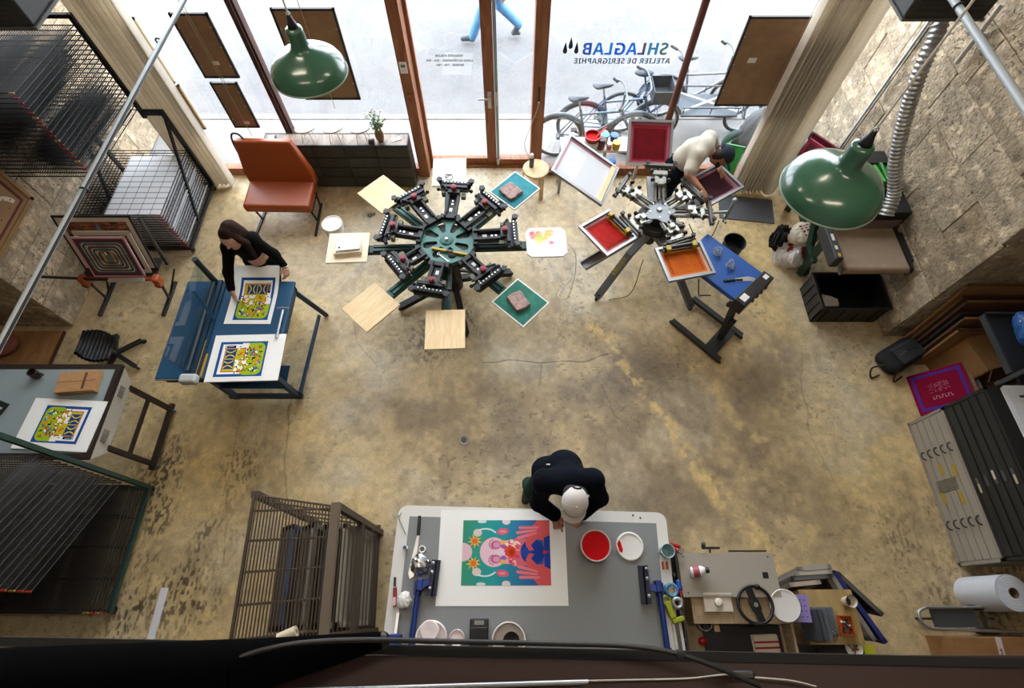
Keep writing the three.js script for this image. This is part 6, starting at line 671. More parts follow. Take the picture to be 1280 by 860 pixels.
// ---------------------------------------------------------------- side bench with screens leaning round it
{
  const H = 0.7, o = thing('side_bench', 'wooden side bench crowded with frames, cup and tool tray', 'bench', V(2.64, 0, 0.13)); part(o, 'bench_top', uvMetres(slab(-0.25, 0.19, H - 0.025, H, -0.30, 0.10)), mat('#ffffff', 0.6, 0, { map: woodTex('#8c7448', '#b89c68') })); part(o, 'dark_shelf', slab(-0.36, 0.24, 0.62, 0.64, 0.10, 0.42), mat('#1c1a18', 0.5)); for (const [x, z] of [[-0.22, -0.27], [0.16, -0.27], [-0.33, 0.38], [0.20, 0.38]]) part(o, 'leg', slab(x - 0.02, x + 0.02, 0, H - 0.08, z - 0.02, z + 0.02), shelfWood); part(o, 'dark_binder', slab(-0.20, -0.17, 0.64, 0.70, 0.12, 0.40), blackPaint); part(o, 'side_board', uvMetres(slab(-0.38, -0.36, 0.1, 0.64, 0.0, 0.42)), shelfWood);
  const at = (px, py, h = H) => q1(px, py, h);
  [['#3a3d42', -0.10, 'dark grey frame at the side-board end of the row on the side bench'], ['#4a4e54', -0.06, 'dark grey frame, second in the row on the side bench'], ['#5c6066', -0.02, 'mid grey frame leaning next to the flat grey tray']].forEach(([c, x, lb]) => { const s = thing('small_frame', lb, 'frame', V(2.43 + x + 0.02, H, 0.11)); s.rotation.z = -0.5; part(s, 'frame', [slab(-0.008, 0.008, 0, 0.16, -0.13, 0.09)], mat(c, 0.4)); part(s, 'face', slab(0.008, 0.011, 0.012, 0.148, -0.118, 0.078), mat('#2c2e32', 0.3)); });
  const tr = rect([[1015, 759], [1040, 758], [1050, 795], [1021, 796]], H + 0.02), gt = thing('grey_tray', 'flat mid grey tray lying on the side bench', 'tray', V(tr.at.x, H, tr.at.z), tr.turn); part(gt, 'tray', rbox(tr.w, 0.02, tr.l, 0.004, 0, 0.01, 0), mat('#6a6e72', 0.4)); part(gt, 'inner_panel', box(tr.w * 0.86, 0.002, tr.l * 0.88, 0, 0.021, 0), mat('#5c6064', 0.45));
  const mg = thing('paper_cup', 'cream paper cup with dark dregs on the side bench', 'cup', at(1056, 752), 0); part(mg, 'cup', lathe([[0, 0], [0.032, 0], [0.045, 0.10], [0.047, 0.10], [0.043, 0.10], [0.03, 0.006], [0, 0.006]], 28), mat('#cfc6b2', 0.6)); part(mg, 'dregs', cyl(0.031, 0.033, 0.02, 0, 0.018, 0), mat('#2a2620', 0.5));
  const ob = rect([[1047, 769], [1064, 770], [1068, 794], [1053, 795]], H + 0.03), bx = thing('tool_tray', 'orange tray full of small metal parts on the side bench', 'tray', V(ob.at.x, H, ob.at.z), ob.turn), m = mat('#b4521c', 0.45); part(bx, 'tray', [slab(-ob.w / 2, ob.w / 2, 0, 0.006, -ob.l / 2, ob.l / 2), slab(-ob.w / 2, -ob.w / 2 + 0.006, 0, 0.04, -ob.l / 2, ob.l / 2), slab(ob.w / 2 - 0.006, ob.w / 2, 0, 0.04, -ob.l / 2, ob.l / 2), slab(-ob.w / 2, ob.w / 2, 0, 0.04, -ob.l / 2, -ob.l / 2 + 0.006), slab(-ob.w / 2, ob.w / 2, 0, 0.04, ob.l / 2 - 0.006, ob.l / 2)], m); const bits = [[], []]; for (let k = 0; k < 26; k++) bits[k % 2].push(moved(k % 3 ? cyl(0.006, 0.006, 0.02, 0, 0, 0, 0, 0, 0, 6) : ball(0.009, 0, 0, 0, 1, 1, 1, 5), rnd(-1, 1) * ob.w * 0.36, rnd(0.012, 0.03), rnd(-1, 1) * ob.l * 0.38, rnd(0, 3), rnd(0, 3), rnd(0, 3))); part(bx, 'black_parts', bits[0], blackPaint).userData.kind = 'stuff'; part(bx, 'steel_parts', bits[1], steel).userData.kind = 'stuff';
  solo('loose_screws', 'little heap of steel screws on the grey tray', 'screws', Array.from({ length: 9 }, () => moved(cyl(0.004, 0.004, 0.03, 0, 0, 0, 0, 0, 0, 6), rnd(-0.03, 0.03), rnd(0.005, 0.018), rnd(-0.025, 0.025), rnd(1.2, 1.9), 0, rnd(0, 3))), steel, at(1042, 790, H + 0.022), 0, null, 'stuff');
  const bw = thing('ashtray_bowl', 'white bowl with brown stubs on the dark bench shelf', 'bowl', at(1064, 809, 0.64)); part(bw, 'bowl', lathe([[0, 0], [0.05, 0], [0.072, 0.04], [0.068, 0.042], [0.045, 0.012], [0, 0.012]], 32), whitePlastic); part(bw, 'stubs', Array.from({ length: 10 }, () => moved(cyl(0.005, 0.005, 0.04, 0, 0, 0, 0, 0, 0, 6), rnd(-0.035, 0.035), rnd(0.018, 0.03), rnd(-0.035, 0.035), rnd(1.2, 1.9), rnd(0, 3), rnd(0, 3))), mat('#7c5a38', 0.8)).userData.kind = 'stuff'; part(bw, 'rim_notch', ball(0.014, 0.045, 0.045, -0.05), whitePlastic);
  solo('sticky_notes', 'bright yellow note pad on the dark bench shelf beside the bowl', 'note pad', [box(0.085, 0.012, 0.07, 0, 0.006, 0)], mat('#b4b81c', 0.7), at(1085, 812, 0.64), 0.05);
  // leaning screens
  const leaning = (label, px0, py0, px1, py1, top, lean, c, mesh) => { const a = P(px0, py0, top), b = P(px1, py1, top), ax = V(b.x - a.x, 0, b.z - a.z), L = ax.length(), t = Math.atan2(-ax.z, ax.x), s = thing('leaning_screen', label, 'screen', V((a.x + b.x) / 2, 0, (a.z + b.z) / 2), t, 'screens leaning round the side bench'); const hgt = top / Math.cos(lean); s.rotation.order = 'YXZ'; const off = Math.tan(lean) * top; s.position.add(V(Math.sin(t) * -off, 0, Math.cos(t) * -off)); s.rotation.x = lean; part(s, 'frame', [slab(-L / 2, L / 2, 0, 0.035, -0.018, 0.018), slab(-L / 2, L / 2, hgt - 0.035, hgt, -0.018, 0.018), slab(-L / 2, -L / 2 + 0.035, 0, hgt, -0.018, 0.018), slab(L / 2 - 0.035, L / 2, 0, hgt, -0.018, 0.018)], mat(c, 0.5)); part(s, 'mesh', slab(-L / 2 + 0.035, L / 2 - 0.035, 0.035, hgt - 0.035, -0.003, 0.003), mat(mesh, 0.6)); s.userData.category = 'screen'; };
  [[998, 711, 1039, 708, '#96908a', '#6c665e', 'grey aluminium screen outermost on the far side of the bench'], [994, 717, 1040, 714, '#a89e90', '#7a6f64', 'beige-framed screen second on the far side of the bench'], [990, 723, 1036, 720, '#5c5a58', '#2a2826', 'dark-framed screen third on the far side of the bench'], [987, 731, 1026, 727, '#a8988a', '#4a1c1c', 'maroon-meshed screen closest to the bench on its far side']].forEach(([a, b, c, d, f, m, lb]) => leaning(lb, a, b, c, d, 0.66 - 0.02 * 0, -0.14, f, m));
  [[1047, 716, 1104, 769, '#57534f', '#2f2b28', 'dark screen outermost on the end of the bench'], [1042, 714, 1108, 804, '#232a6a', '#1c2258', 'blue-framed screen with an orange corner leaning on the bench end'], [1038, 716, 1094, 801, '#86817a', '#3a3632', 'grey screen next to the blue-framed one on the bench end'], [1033, 719, 1087, 800, '#55504c', '#2f2b28', 'brownish screen closest to the bench on its end']].forEach(([a, b, c, d, f, m, lb], k) => leaning(lb, a, b, c, d, 0.62, 0.16, f, m));
}
// ---------------------------------------------------------------- plan chests
{
  const x = 4.36, z0 = -1.85, z1 = -0.40, d = z1 - z0, w = 0.95, zc = (z0 + z1) / 2, hs = [[0, 0.52, 'grey metal plan chest with curved handles and yellow labels on the floor', mat('#8e867a', 0.55), mat('#978f82', 0.5)], [0.52, 1.06, 'black plan chest with pale drawer edges standing on the grey one', mat('#16181a', 0.5), mat('#1b1e20', 0.45)]];
  const yellow = mat('#a88a24', 0.6), cream = mat('#b7ab8c', 0.6);
  hs.forEach(([y0, y1, lb, body, face], k) => {
    const o = thing('plan_chest', lb, 'plan chest', V(x, y0, zc)), H = y1 - y0, n = 5, rh = (H - 0.06) / n; part(o, 'case', [slab(0.02, w, 0, H, -d / 2, d / 2), slab(0, 0.02, 0, 0.03, -d / 2, d / 2), slab(0, 0.02, H - 0.03, H, -d / 2, d / 2), slab(0, 0.02, 0, H, -d / 2, -d / 2 + 0.03), slab(0, 0.02, 0, H, d / 2 - 0.03, d / 2)], body);
    for (let r = 0; r < n; r++) { const yy = 0.03 + rh * (r + 0.5); const f = part(o, 'drawer', [slab(0.002, 0.02, yy - rh / 2 + 0.004, yy + rh / 2 - 0.004, -d / 2 + 0.035, d / 2 - 0.035), ...(k ? [slab(-0.006, 0.004, yy + rh / 2 - 0.014, yy + rh / 2 - 0.004, -d / 2 + 0.04, d / 2 - 0.04)] : [])], k ? mat('#1d2123', 0.45) : face);
      if (!k) { for (const z of [-0.34, 0.36]) part(f, 'handle', moved(new THREE.TorusGeometry(0.04, 0.007, 6, 14, Math.PI).rotateZ(Math.PI / 2), 0.004, yy, z, Math.PI / 2, 0, 0), mat('#3c3a36', 0.4, 0.5)); }
      else { part(f, 'label_holder', box(0.006, 0.03, 0.09, -0.004, yy - 0.01, 0.05), mat('#4a4c48', 0.5)); if (r % 2 === 0) part(f, 'label_card', box(0.003, 0.022, 0.08, -0.008, yy - 0.01, r === 2 ? 0.02 : 0.10), r === 2 ? mat('#c8bfae', 0.6) : cream); } }
    if (!k) { [[-0.12, 0.38], [-0.16, 0.22], [0.14, 0.34], [0.10, 0.12]].forEach(([z, y]) => part(o, 'name_label', box(0.004, 0.04, 0.12, 0.0, y, z), yellow)); part(o, 'vent_grille', Array.from({ length: 7 }, (_, i) => box(0.004, 0.26, 0.006, 0.0, 0.22, -0.06 + i * 0.018)), mat('#5a544c', 0.6)); }
  });
  const tex = canvasTexture(384, 512, (c, w2, h2) => { c.fillStyle = '#d4d4d6'; c.fillRect(0, 0, w2, h2); c.strokeStyle = '#26263a'; c.lineWidth = 3; for (let k = 0; k < 420; k++) { const x2 = 150 + rnd(-60, 200), y2 = rnd(40, 330); c.beginPath(); c.moveTo(x2, y2); c.lineTo(x2 + rnd(-14, 14), y2 + rnd(-14, 14)); c.stroke(); } for (let k = 0; k < 7; k++) c.fillRect(60, 60 + k * 22, 80, 3); c.fillStyle = '#26263a'; c.fillRect(50, 40, 60, 14); c.fillRect(80, 230, 80, 22); });
  const o = thing('art_print', 'white sheet with dense black line drawing on top of the black plan chest', 'print', V(4.87, 1.06, -1.40)); part(o, 'sheet', prism([[-0.38, -0.43], [-0.34, -0.46], [0.38, -0.46], [0.38, 0.46], [-0.36, 0.46]].map(([a, b]) => [a, b]), 0.004), mat('#d8d8da', 0.7)); const p = box(0.70, 0.001, 0.86, 0.02, 0.0048, 0); flatUV(p, 0.70, 0.86, 0.02 - 0.35, -0.43); part(o, 'printed_area', p, mat('#ffffff', 0.6, 0, { map: tex }));
}
// ---------------------------------------------------------------- corner behind the chests: screens, cartons, shelf, backpack
const cartonMat = mat('#ffffff', 0.85, 0, { map: blotchy('#8a6238', 0.14, 10) }), cartonDark = mat('#ffffff', 0.85, 0, { map: blotchy('#5c4026', 0.2, 10) });
{
  const tex = canvasTexture(320, 256, (c) => { c.fillStyle = '#7a0a2c'; c.fillRect(0, 0, 320, 256); c.strokeStyle = '#4a2c86'; c.lineWidth = 18; c.strokeRect(26, 24, 268, 206); c.fillStyle = '#a87a8c'; for (let k = 0; k < 130; k++) { c.globalAlpha = 0.6; c.fillRect(90 + rnd(0, 120), 76 + rnd(0, 58) + 6 * Math.sin(k), rnd(3, 10), rnd(2, 5)); } c.globalAlpha = 0.85; c.fillStyle = '#b8949c'; for (let k = 0; k < 7; k++) { c.fillRect(104 + k * 17, 160, 4, 20); c.fillRect(104 + k * 17, k % 2 ? 160 : 175, 12, 5); } c.globalAlpha = 1; });
  const SW = 0.47, SL = 0.52; [['#6a1028', 'crimson screen with violet border and pale print, outermost of the leaning pile'], ['#7c4a28', 'orange-brown edged screen leaning right behind the crimson one'], ['#3a2c24', 'dark brown screen third in the leaning pile by the plan chests']].forEach(([c, lb], k) => { const o = thing('propped_screen', lb, 'screen', V(4.545 + k * 0.055, 0.0, -2.17 - k * 0.004), 0, 'screens propped beside the plan chests'); o.rotation.z = -0.66; const f = mat(c, 0.5), d = 0.02; part(o, 'frame', [slab(-d, d, 0, 0.04, -SW / 2, SW / 2), slab(-d, d, SL - 0.04, SL, -SW / 2, SW / 2), slab(-d, d, 0, SL, -SW / 2, -SW / 2 + 0.04), slab(-d, d, 0, SL, SW / 2 - 0.04, SW / 2)], f); const m = new THREE.PlaneGeometry(SW - 0.004, SL - 0.004); { const uv = m.attributes.uv; for (let i = 0; i < uv.count; i++) uv.setXY(i, uv.getY(i), 1 - uv.getX(i)); } part(o, 'mesh', k ? slab(-0.004, 0.0, 0.04, SL - 0.04, -SW / 2 + 0.04, SW / 2 - 0.04) : [moved(m, -d - 0.001, SL / 2, 0, 0, -Math.PI / 2, 0)], k ? mat('#3a2c28', 0.6) : phys('#ffffff', 0.8, { map: tex, specularIntensity: 0.2 })); });
  // flattened cartons and boards leaning against the pier
  const board = ['brown cardboard board leaning on the stone pier, outermost of its row', 'dark brown board, second of the row leaning on the stone pier', 'reddish-brown board, third of the row leaning on the stone pier', 'black foam board, fourth of the row leaning on the stone pier', 'brown corrugated board, fifth of the row leaning on the stone pier', 'pale brown cardboard board, innermost of the row leaning on the stone pier'];
  board.forEach((lb, k) => { const o = thing('leaning_board', lb, 'board', V(4.58 + k * 0.02, 0, -2.84 + k * 0.052)); o.rotation.x = -0.07; part(o, 'board', [slab(0, 0.95 - k * 0.02, 0, 1.15 - k * 0.07 - (k % 2) * 0.06, -0.012, 0.012)], [cartonMat, cartonDark, mat('#4c2c1c', 0.7), blackMatt, cartonDark, cartonMat][k]); part(o, 'edge_tape', [slab(0.0, 0.95 - k * 0.02, 1.13 - k * 0.07 - (k % 2) * 0.06, 1.152 - k * 0.07 - (k % 2) * 0.06, -0.013, 0.013)], [cartonDark, darkWood, cartonDark, mat('#2c2c2e', 0.3), cartonMat, cartonDark][k]); });
  const bx = thing('cardboard_box', 'open brown cardboard box between the leaning boards and the dark shelf', 'box', V(5.10, 0, -2.46), 0.25); part(bx, 'carton', [slab(-0.24, 0.24, 0, 0.02, -0.2, 0.2), slab(-0.24, -0.22, 0, 0.62, -0.2, 0.2), slab(0.22, 0.24, 0, 0.62, -0.2, 0.2), slab(-0.24, 0.24, 0, 0.62, -0.2, -0.18), slab(-0.24, 0.24, 0, 0.62, 0.18, 0.2)], cartonMat); part(bx, 'flap', moved(box(0.24, 0.012, 0.38), -0.13, 0.63, 0, 0, 0, 0.1), cartonMat); part(bx, 'flap', moved(box(0.2, 0.012, 0.38), 0.16, 0.60, 0, 0, 0, -0.4), cartonMat); part(bx, 'flap', moved(box(0.46, 0.012, 0.16), 0, 0.58, 0.24, 0.9, 0, 0), cartonDark);
  const sh = thing('storage_shelf', 'dark steel shelf with perforated uprights against the right wall', 'shelf', V(4.68, 0, -2.14)), st = mat('#23262a', 0.5, 0.3), H = 1.25; part(sh, 'shelf_board', [slab(-0.22, 0.80, H - 0.03, H, -0.36, 0.24)], st); part(sh, 'shelf_board', slab(0.42, 0.80, 0.66, 0.69, -0.10, 0.24), st); part(sh, 'shelf_lip', [slab(-0.24, -0.22, H - 0.03, H + 0.03, -0.38, 0.24), slab(-0.24, 0.80, H - 0.03, H + 0.03, -0.38, -0.36)], mat('#33373b', 0.45, 0.3)); for (const [x, z] of [[-0.215, 0.27], [0.79, -0.37], [0.79, 0.27]]) part(sh, 'upright', slab(x - 0.015, x + 0.015, z > 0 && x < 0 ? 1.07 : 0, H + 0.35, z - 0.015, z + 0.015), mat('#3a3e42', 0.45, 0.3));
  const blob = (R, sx, sy, sz, n, freq = 2, amp = 0.6) => { const g = new THREE.IcosahedronGeometry(1, 14); const p = g.attributes.position; for (let i = 0; i < p.count; i++) { const x = p.getX(i), y = p.getY(i), z = p.getZ(i), k = 1 + amp * (fbm(x * freq + n, z * freq + y * 1.7 + n, 4) - 0.5); p.setXYZ(i, x * k * R * sx, Math.max(-0.75, y * k) * R * sy, z * k * R * sz); } g.computeVertexNormals(); g.computeBoundingBox(); g.translate(0, -g.boundingBox.min.y, 0); return g; };
  const patch = (g, x, z, r) => { const p = g.attributes.position, pos = []; for (let i = 0; i < p.count; i += 3) { const cx = (p.getX(i) + p.getX(i + 1) + p.getX(i + 2)) / 3 - x, cz = (p.getZ(i) + p.getZ(i + 1) + p.getZ(i + 2)) / 3 - z, cy = (p.getY(i) + p.getY(i + 1) + p.getY(i + 2)) / 3; if (cy < 0.09 || Math.abs(cx) > r * 1.3 || Math.abs(cz) > r) continue; for (let q = i; q < i + 3; q++) pos.push(p.getX(q) * 1.004, p.getY(q) * 1.003 + 0.0015, p.getZ(q) * 1.004); } if (!pos.length) pos.push(0, 0.02, 0, 0.001, 0.02, 0, 0, 0.02, 0.001); const o2 = new THREE.BufferGeometry(); o2.setAttribute('position', new THREE.BufferAttribute(new Float32Array(pos), 3)); o2.computeVertexNormals(); return o2; };
  const bb = thing('blue_bag', 'blue plastic bag holding a beige cloth bundle on the dark shelf', 'bag', V(4.78, H, -2.24)); part(bb, 'bag', blob(0.2, 0.75, 0.6, 1.15, 4, 3, 0.7), phys('#2a5a94', 0.3, { clearcoat: 0.3 })); part(bb, 'cloth', moved(blob(0.12, 0.9, 0.8, 1.2, 9, 3), 0.05, 0.11, 0.05), mat('#b8a48c', 0.9));
  const bp = thing('backpack', 'dark grey backpack lying on the floor against the leaning boards', 'backpack', V(4.47, 0, -2.63), 0.5), cv = mat('#1a1c1e', 0.9); part(bp, 'body', [rbox(0.50, 0.20, 0.30, 0.09, 0, 0.10, 0, 0, 0, 0.05, 6), rbox(0.20, 0.17, 0.26, 0.08, -0.16, 0.10, 0, 0, 0, 0, 5)], cv); part(bp, 'front_pocket', rbox(0.34, 0.07, 0.22, 0.03, 0.03, 0.205, 0.01, 0.05, 0, 0.05, 4), mat('#2a2c2e', 0.9)); part(bp, 'strap', [wire([[-0.26, 0.12, 0], [-0.36, 0.06, -0.04], [-0.42, 0.02, 0.04], [-0.32, 0.03, 0.06]], 0.01, 20, 5)], blackPaint); part(bp, 'strap', wire([[-0.2, 0.12, 0.12], [-0.24, 0.03, 0.2], [-0.1, 0.02, 0.2]], 0.01, 20, 5), blackPaint); part(bp, 'zip', wire([[-0.12, 0.238, 0.0], [0, 0.246, 0.0], [0.12, 0.252, 0.0]], 0.004, 20, 5), zinc);
  // bags by the conveyor dryer
  const bagAt = P(985, 325); const pb = thing('plastic_bag', 'white plastic carrier bag with red print on the floor below the cotton bag', 'bag', V(bagAt.x - 0.02, 0, bagAt.z + 0.02), 0.2); part(pb, 'bag', blob(0.22, 1, 1.0, 0.85, 3, 3, 0.75), mat('#d8d4d2', 0.35)); [[-0.12, 0.02], [0.02, 0.08], [0.07, 0.07], [0.12, 0.05], [-0.10, -0.03], [0.04, 0.11]].forEach(([x, z], k) => part(pb, 'red_print', patch(pb.children[0].geometry, x, z, 0.022 + 0.006 * (k % 2)), mat('#8c1c24', 0.5)));
  const tb = thing('cotton_bag', 'cream cotton bag with dark red printed marks on top of the plastic bag', 'bag', V(bagAt.x + 0.02, 0.33, bagAt.z - 0.09), 0.35); part(tb, 'bag', blob(0.2, 1, 0.55, 0.8, 12, 2, 0.5), mat('#c8bca8', 0.9)); for (let k = 0; k < 14; k++) part(tb, 'print_mark', patch(tb.children[0].geometry, -0.06 + (k % 4) * 0.045 + rnd(-0.01, 0.01), -0.06 + Math.floor(k / 4) * 0.042, rnd(0.009, 0.014)), mat('#6a2024', 0.7));
  solo('black_cloth', 'crumpled black cloth hanging beside the cotton bag', 'cloth', blob(0.12, 0.8, 1.6, 0.9, 21, 4, 1.0), mat('#101012', 0.9), V(bagAt.x - 0.22, 0.16, bagAt.z - 0.12));
}
// ---------------------------------------------------------------- conveyor dryer with crate and squeegees
{
  const o = thing('conveyor_dryer', 'conveyor dryer with tan belt, black hood and green splayed legs', 'dryer', V(4.0, 0, -3.9)), bk = mat('#131416', 0.5), beltTex = blotchy('#8c7864', 0.14, 14);
  part(o, 'hood', [rbox(0.86, 0.26, 0.95, 0.01, 0.0, 0.93, -0.50)], bk); part(o, 'control_panel', rbox(0.09, 0.16, 0.5, 0.01, -0.46, 0.86, 0.26), mat('#2a2c2e', 0.5)); part(o, 'panel_labels', [rbox(0.03, 0.004, 0.09, 0.001, -0.46, 0.942, 0.22), rbox(0.03, 0.004, 0.05, 0.001, -0.46, 0.942, 0.36)], mat('#c8c4b4', 0.5)); part(o, 'warning_sticker', rbox(0.03, 0.004, 0.05, 0.001, -0.455, 0.942, 0.46), mat('#b08a1c', 0.5));
  const s = new THREE.Shape(); s.moveTo(-0.05, 0.80); s.lineTo(0.48, 0.80); s.absarc(0.52, 0.755, 0.05, Math.PI / 2, -Math.PI / 2, true); s.lineTo(-0.05, 0.70); s.lineTo(-0.05, 0.80); const bg = new THREE.ExtrudeGeometry(s, { depth: 0.72, bevelEnabled: false, curveSegments: 10 }); bg.rotateY(-Math.PI / 2); bg.translate(0.36 + 0.02, 0, 0); part(o, 'belt', bg, mat('#ffffff', 0.7, 0, { map: beltTex })); for (const x of [-0.345, 0.385]) part(o, 'side_rail', [slab(x - 0.012, x + 0.012, 0.70, 0.83, -0.05, 0.56)], x < 0 ? mat('#6a5a44', 0.5) : bk); part(o, 'roller', [rod([-0.36, 0.755, 0.52], [0.42, 0.755, 0.52], 0.04, 14)], ironGrey); part(o, 'motor', [rbox(0.05, 0.12, 0.4, 0.01, 0.42, 0.76, 0.25), cyl(0.035, 0.035, 0.05, 0.42, 0.74, 0.5, 0, 0, Math.PI / 2)], bk); part(o, 'back_plate', slab(-0.36, 0.40, 0.80, 0.94, -0.04, -0.02), mat('#6a5850', 0.6));
  const lg = mat('#1f3f34', 0.5, 0.2), L = (px, py, h) => { const p = P(px, py, h); return V(p.x - 4.0, h, p.z + 3.9); }; for (const [a, b] of [[[-0.45, 0.80, 0.15], L(1000, 342, 0.03)], [[-0.45, 0.80, -0.2], [-0.28, 0.03, 0.08]], [[-0.45, 0.80, -0.75], L(985, 262, 0.03)], [[0.35, 0.8, -0.8], [0.40, 0.03, -0.95]], [[0.35, 0.7, 0.1], [0.40, 0.03, 0.2]]]) part(o, 'leg', bar(a, b, 0.08, 0.06), lg); part(o, 'leg_brace', bar([-0.40, 0.45, 0.2], [-0.36, 0.45, -0.82], 0.05, 0.05), lg); part(o, 'leg_brace', bar([-0.38, 0.78, -0.9], [0.38, 0.78, -0.9], 0.05, 0.05), lg);
  const top = 1.06, greens = [mat('#2a8f24', 0.4), mat('#38a82c', 0.4), mat('#1f7a20', 0.4)]; const tb = thing('squeegee_tray', 'low black tray on the dryer hood holding green squeegees', 'tray', V(4.2, top, -4.45)); part(tb, 'tray', [slab(-0.2, 0.2, 0, 0.01, -0.2, 0.22), slab(-0.2, -0.19, 0, 0.04, -0.2, 0.22), slab(0.19, 0.2, 0, 0.04, -0.2, 0.22), slab(-0.2, 0.2, 0, 0.04, 0.21, 0.22), slab(-0.2, 0.2, 0, 0.04, -0.2, -0.19)], bk);
  ['against the wall side', 'second from the wall side', 'in the middle', 'next to the duct end', 'lowest, nearest the green lamp'].forEach((w, k) => { const q = thing('squeegee', 'bright green squeegee in the black tray, ' + w, 'squeegee', V(4.34 - k * 0.065, top + 0.012, -4.40 + (k % 2) * 0.03), 0.15 * (k - 2)); q.rotation.z = 0.25; part(q, 'handle', rbox(0.035, 0.10, 0.26, 0.01, 0, 0.10, 0), greens[k % 3]); part(q, 'blade', box(0.012, 0.05, 0.24, 0, 0.026, 0), k === 1 ? mat('#8c5a1c', 0.5) : greens[(k + 1) % 3]); });
  solo('ink_block', 'yellow-green sponge block on the dryer hood beside the tray', 'sponge', [rbox(0.10, 0.05, 0.16, 0.01, 0, 0.025, 0)], mat('#6a7a1c', 0.7), V(3.9, top, -4.3), 0.4);
  const x0 = 3.62, x1 = 4.40, z0 = -3.62, z1 = -3.14, H = 0.34, cr = thing('plastic_crate', 'black folding plastic crate on the floor below the dryer belt', 'crate', V((x0 + x1) / 2, 0, (z0 + z1) / 2)), w = x1 - x0, d = z1 - z0, cm = mat('#111214', 0.4); part(cr, 'base', slab(-w / 2, w / 2, 0, 0.015, -d / 2, d / 2), cm); for (const [a, b, c, e] of [[-w / 2, -w / 2 + 0.015, -d / 2, d / 2], [w / 2 - 0.015, w / 2, -d / 2, d / 2], [-w / 2, w / 2, -d / 2, -d / 2 + 0.015], [-w / 2, w / 2, d / 2 - 0.015, d / 2]]) part(cr, 'side_panel', slab(a, b, 0.012, H, c, e), cm); part(cr, 'rim', [slab(-w / 2 - 0.015, w / 2 + 0.015, H - 0.03, H, d / 2 - 0.01, d / 2 + 0.015), slab(-w / 2 - 0.015, w / 2 + 0.015, H - 0.03, H, -d / 2 - 0.015, -d / 2 + 0.01), slab(-w / 2 - 0.015, -w / 2 + 0.01, H - 0.03, H, -d / 2, d / 2), slab(w / 2 - 0.01, w / 2 + 0.015, H - 0.03, H, -d / 2, d / 2)], mat('#1d1e21', 0.35)); for (const x of [-0.3, -0.1, 0.1, 0.3]) part(cr, 'rib', slab(x - 0.012, x + 0.012, 0.02, H - 0.03, d / 2, d / 2 + 0.012), cm); for (const z of [-0.12, 0.0, 0.12]) part(cr, 'rib', slab(-w / 2 - 0.012, -w / 2, 0.02, H - 0.03, z - 0.012, z + 0.012), cm);
  solo('rag', 'pale crumpled rag lying in the black crate', 'rag', (() => { const g = new THREE.IcosahedronGeometry(0.12, 4), p = g.attributes.position; for (let i = 0; i < p.count; i++) { const x = p.getX(i), y = p.getY(i), z = p.getZ(i), k = 0.7 + 0.6 * fbm(x * 14 + 3, z * 14 + y * 20, 3); p.setXYZ(i, x * k * 1.2, y * k * 0.5, z * k); } g.computeVertexNormals(); g.computeBoundingBox(); g.translate(0, -g.boundingBox.min.y, 0); return g; })(), mat('#a89c92', 0.9), V(3.84, 0.015, -3.36));
}
// red screens beside the curtain, behind the lamp
{ [['#8c1c3c', 'crimson screen standing between the pleated curtain and the dryer'], ['#5c1228', 'dark crimson screen standing behind the crimson one by the curtain']].forEach(([c, lb], k) => { const o = thing('standing_screen', lb, 'screen', V(4.0 + k * 0.08, 0, -5.25 - k * 0.1), -0.9); o.rotation.order = 'YXZ'; o.rotation.x = -0.12; part(o, 'frame', [slab(-0.27, 0.27, 0, 0.04, -0.015, 0.015), slab(-0.27, 0.27, 0.66, 0.70, -0.015, 0.015), slab(-0.27, -0.23, 0, 0.7, -0.015, 0.015), slab(0.23, 0.27, 0, 0.7, -0.015, 0.015)], mat(c, 0.45)); part(o, 'mesh', slab(-0.23, 0.23, 0.04, 0.66, -0.003, 0.003), mat('#6a1c30', 0.4)); }); }
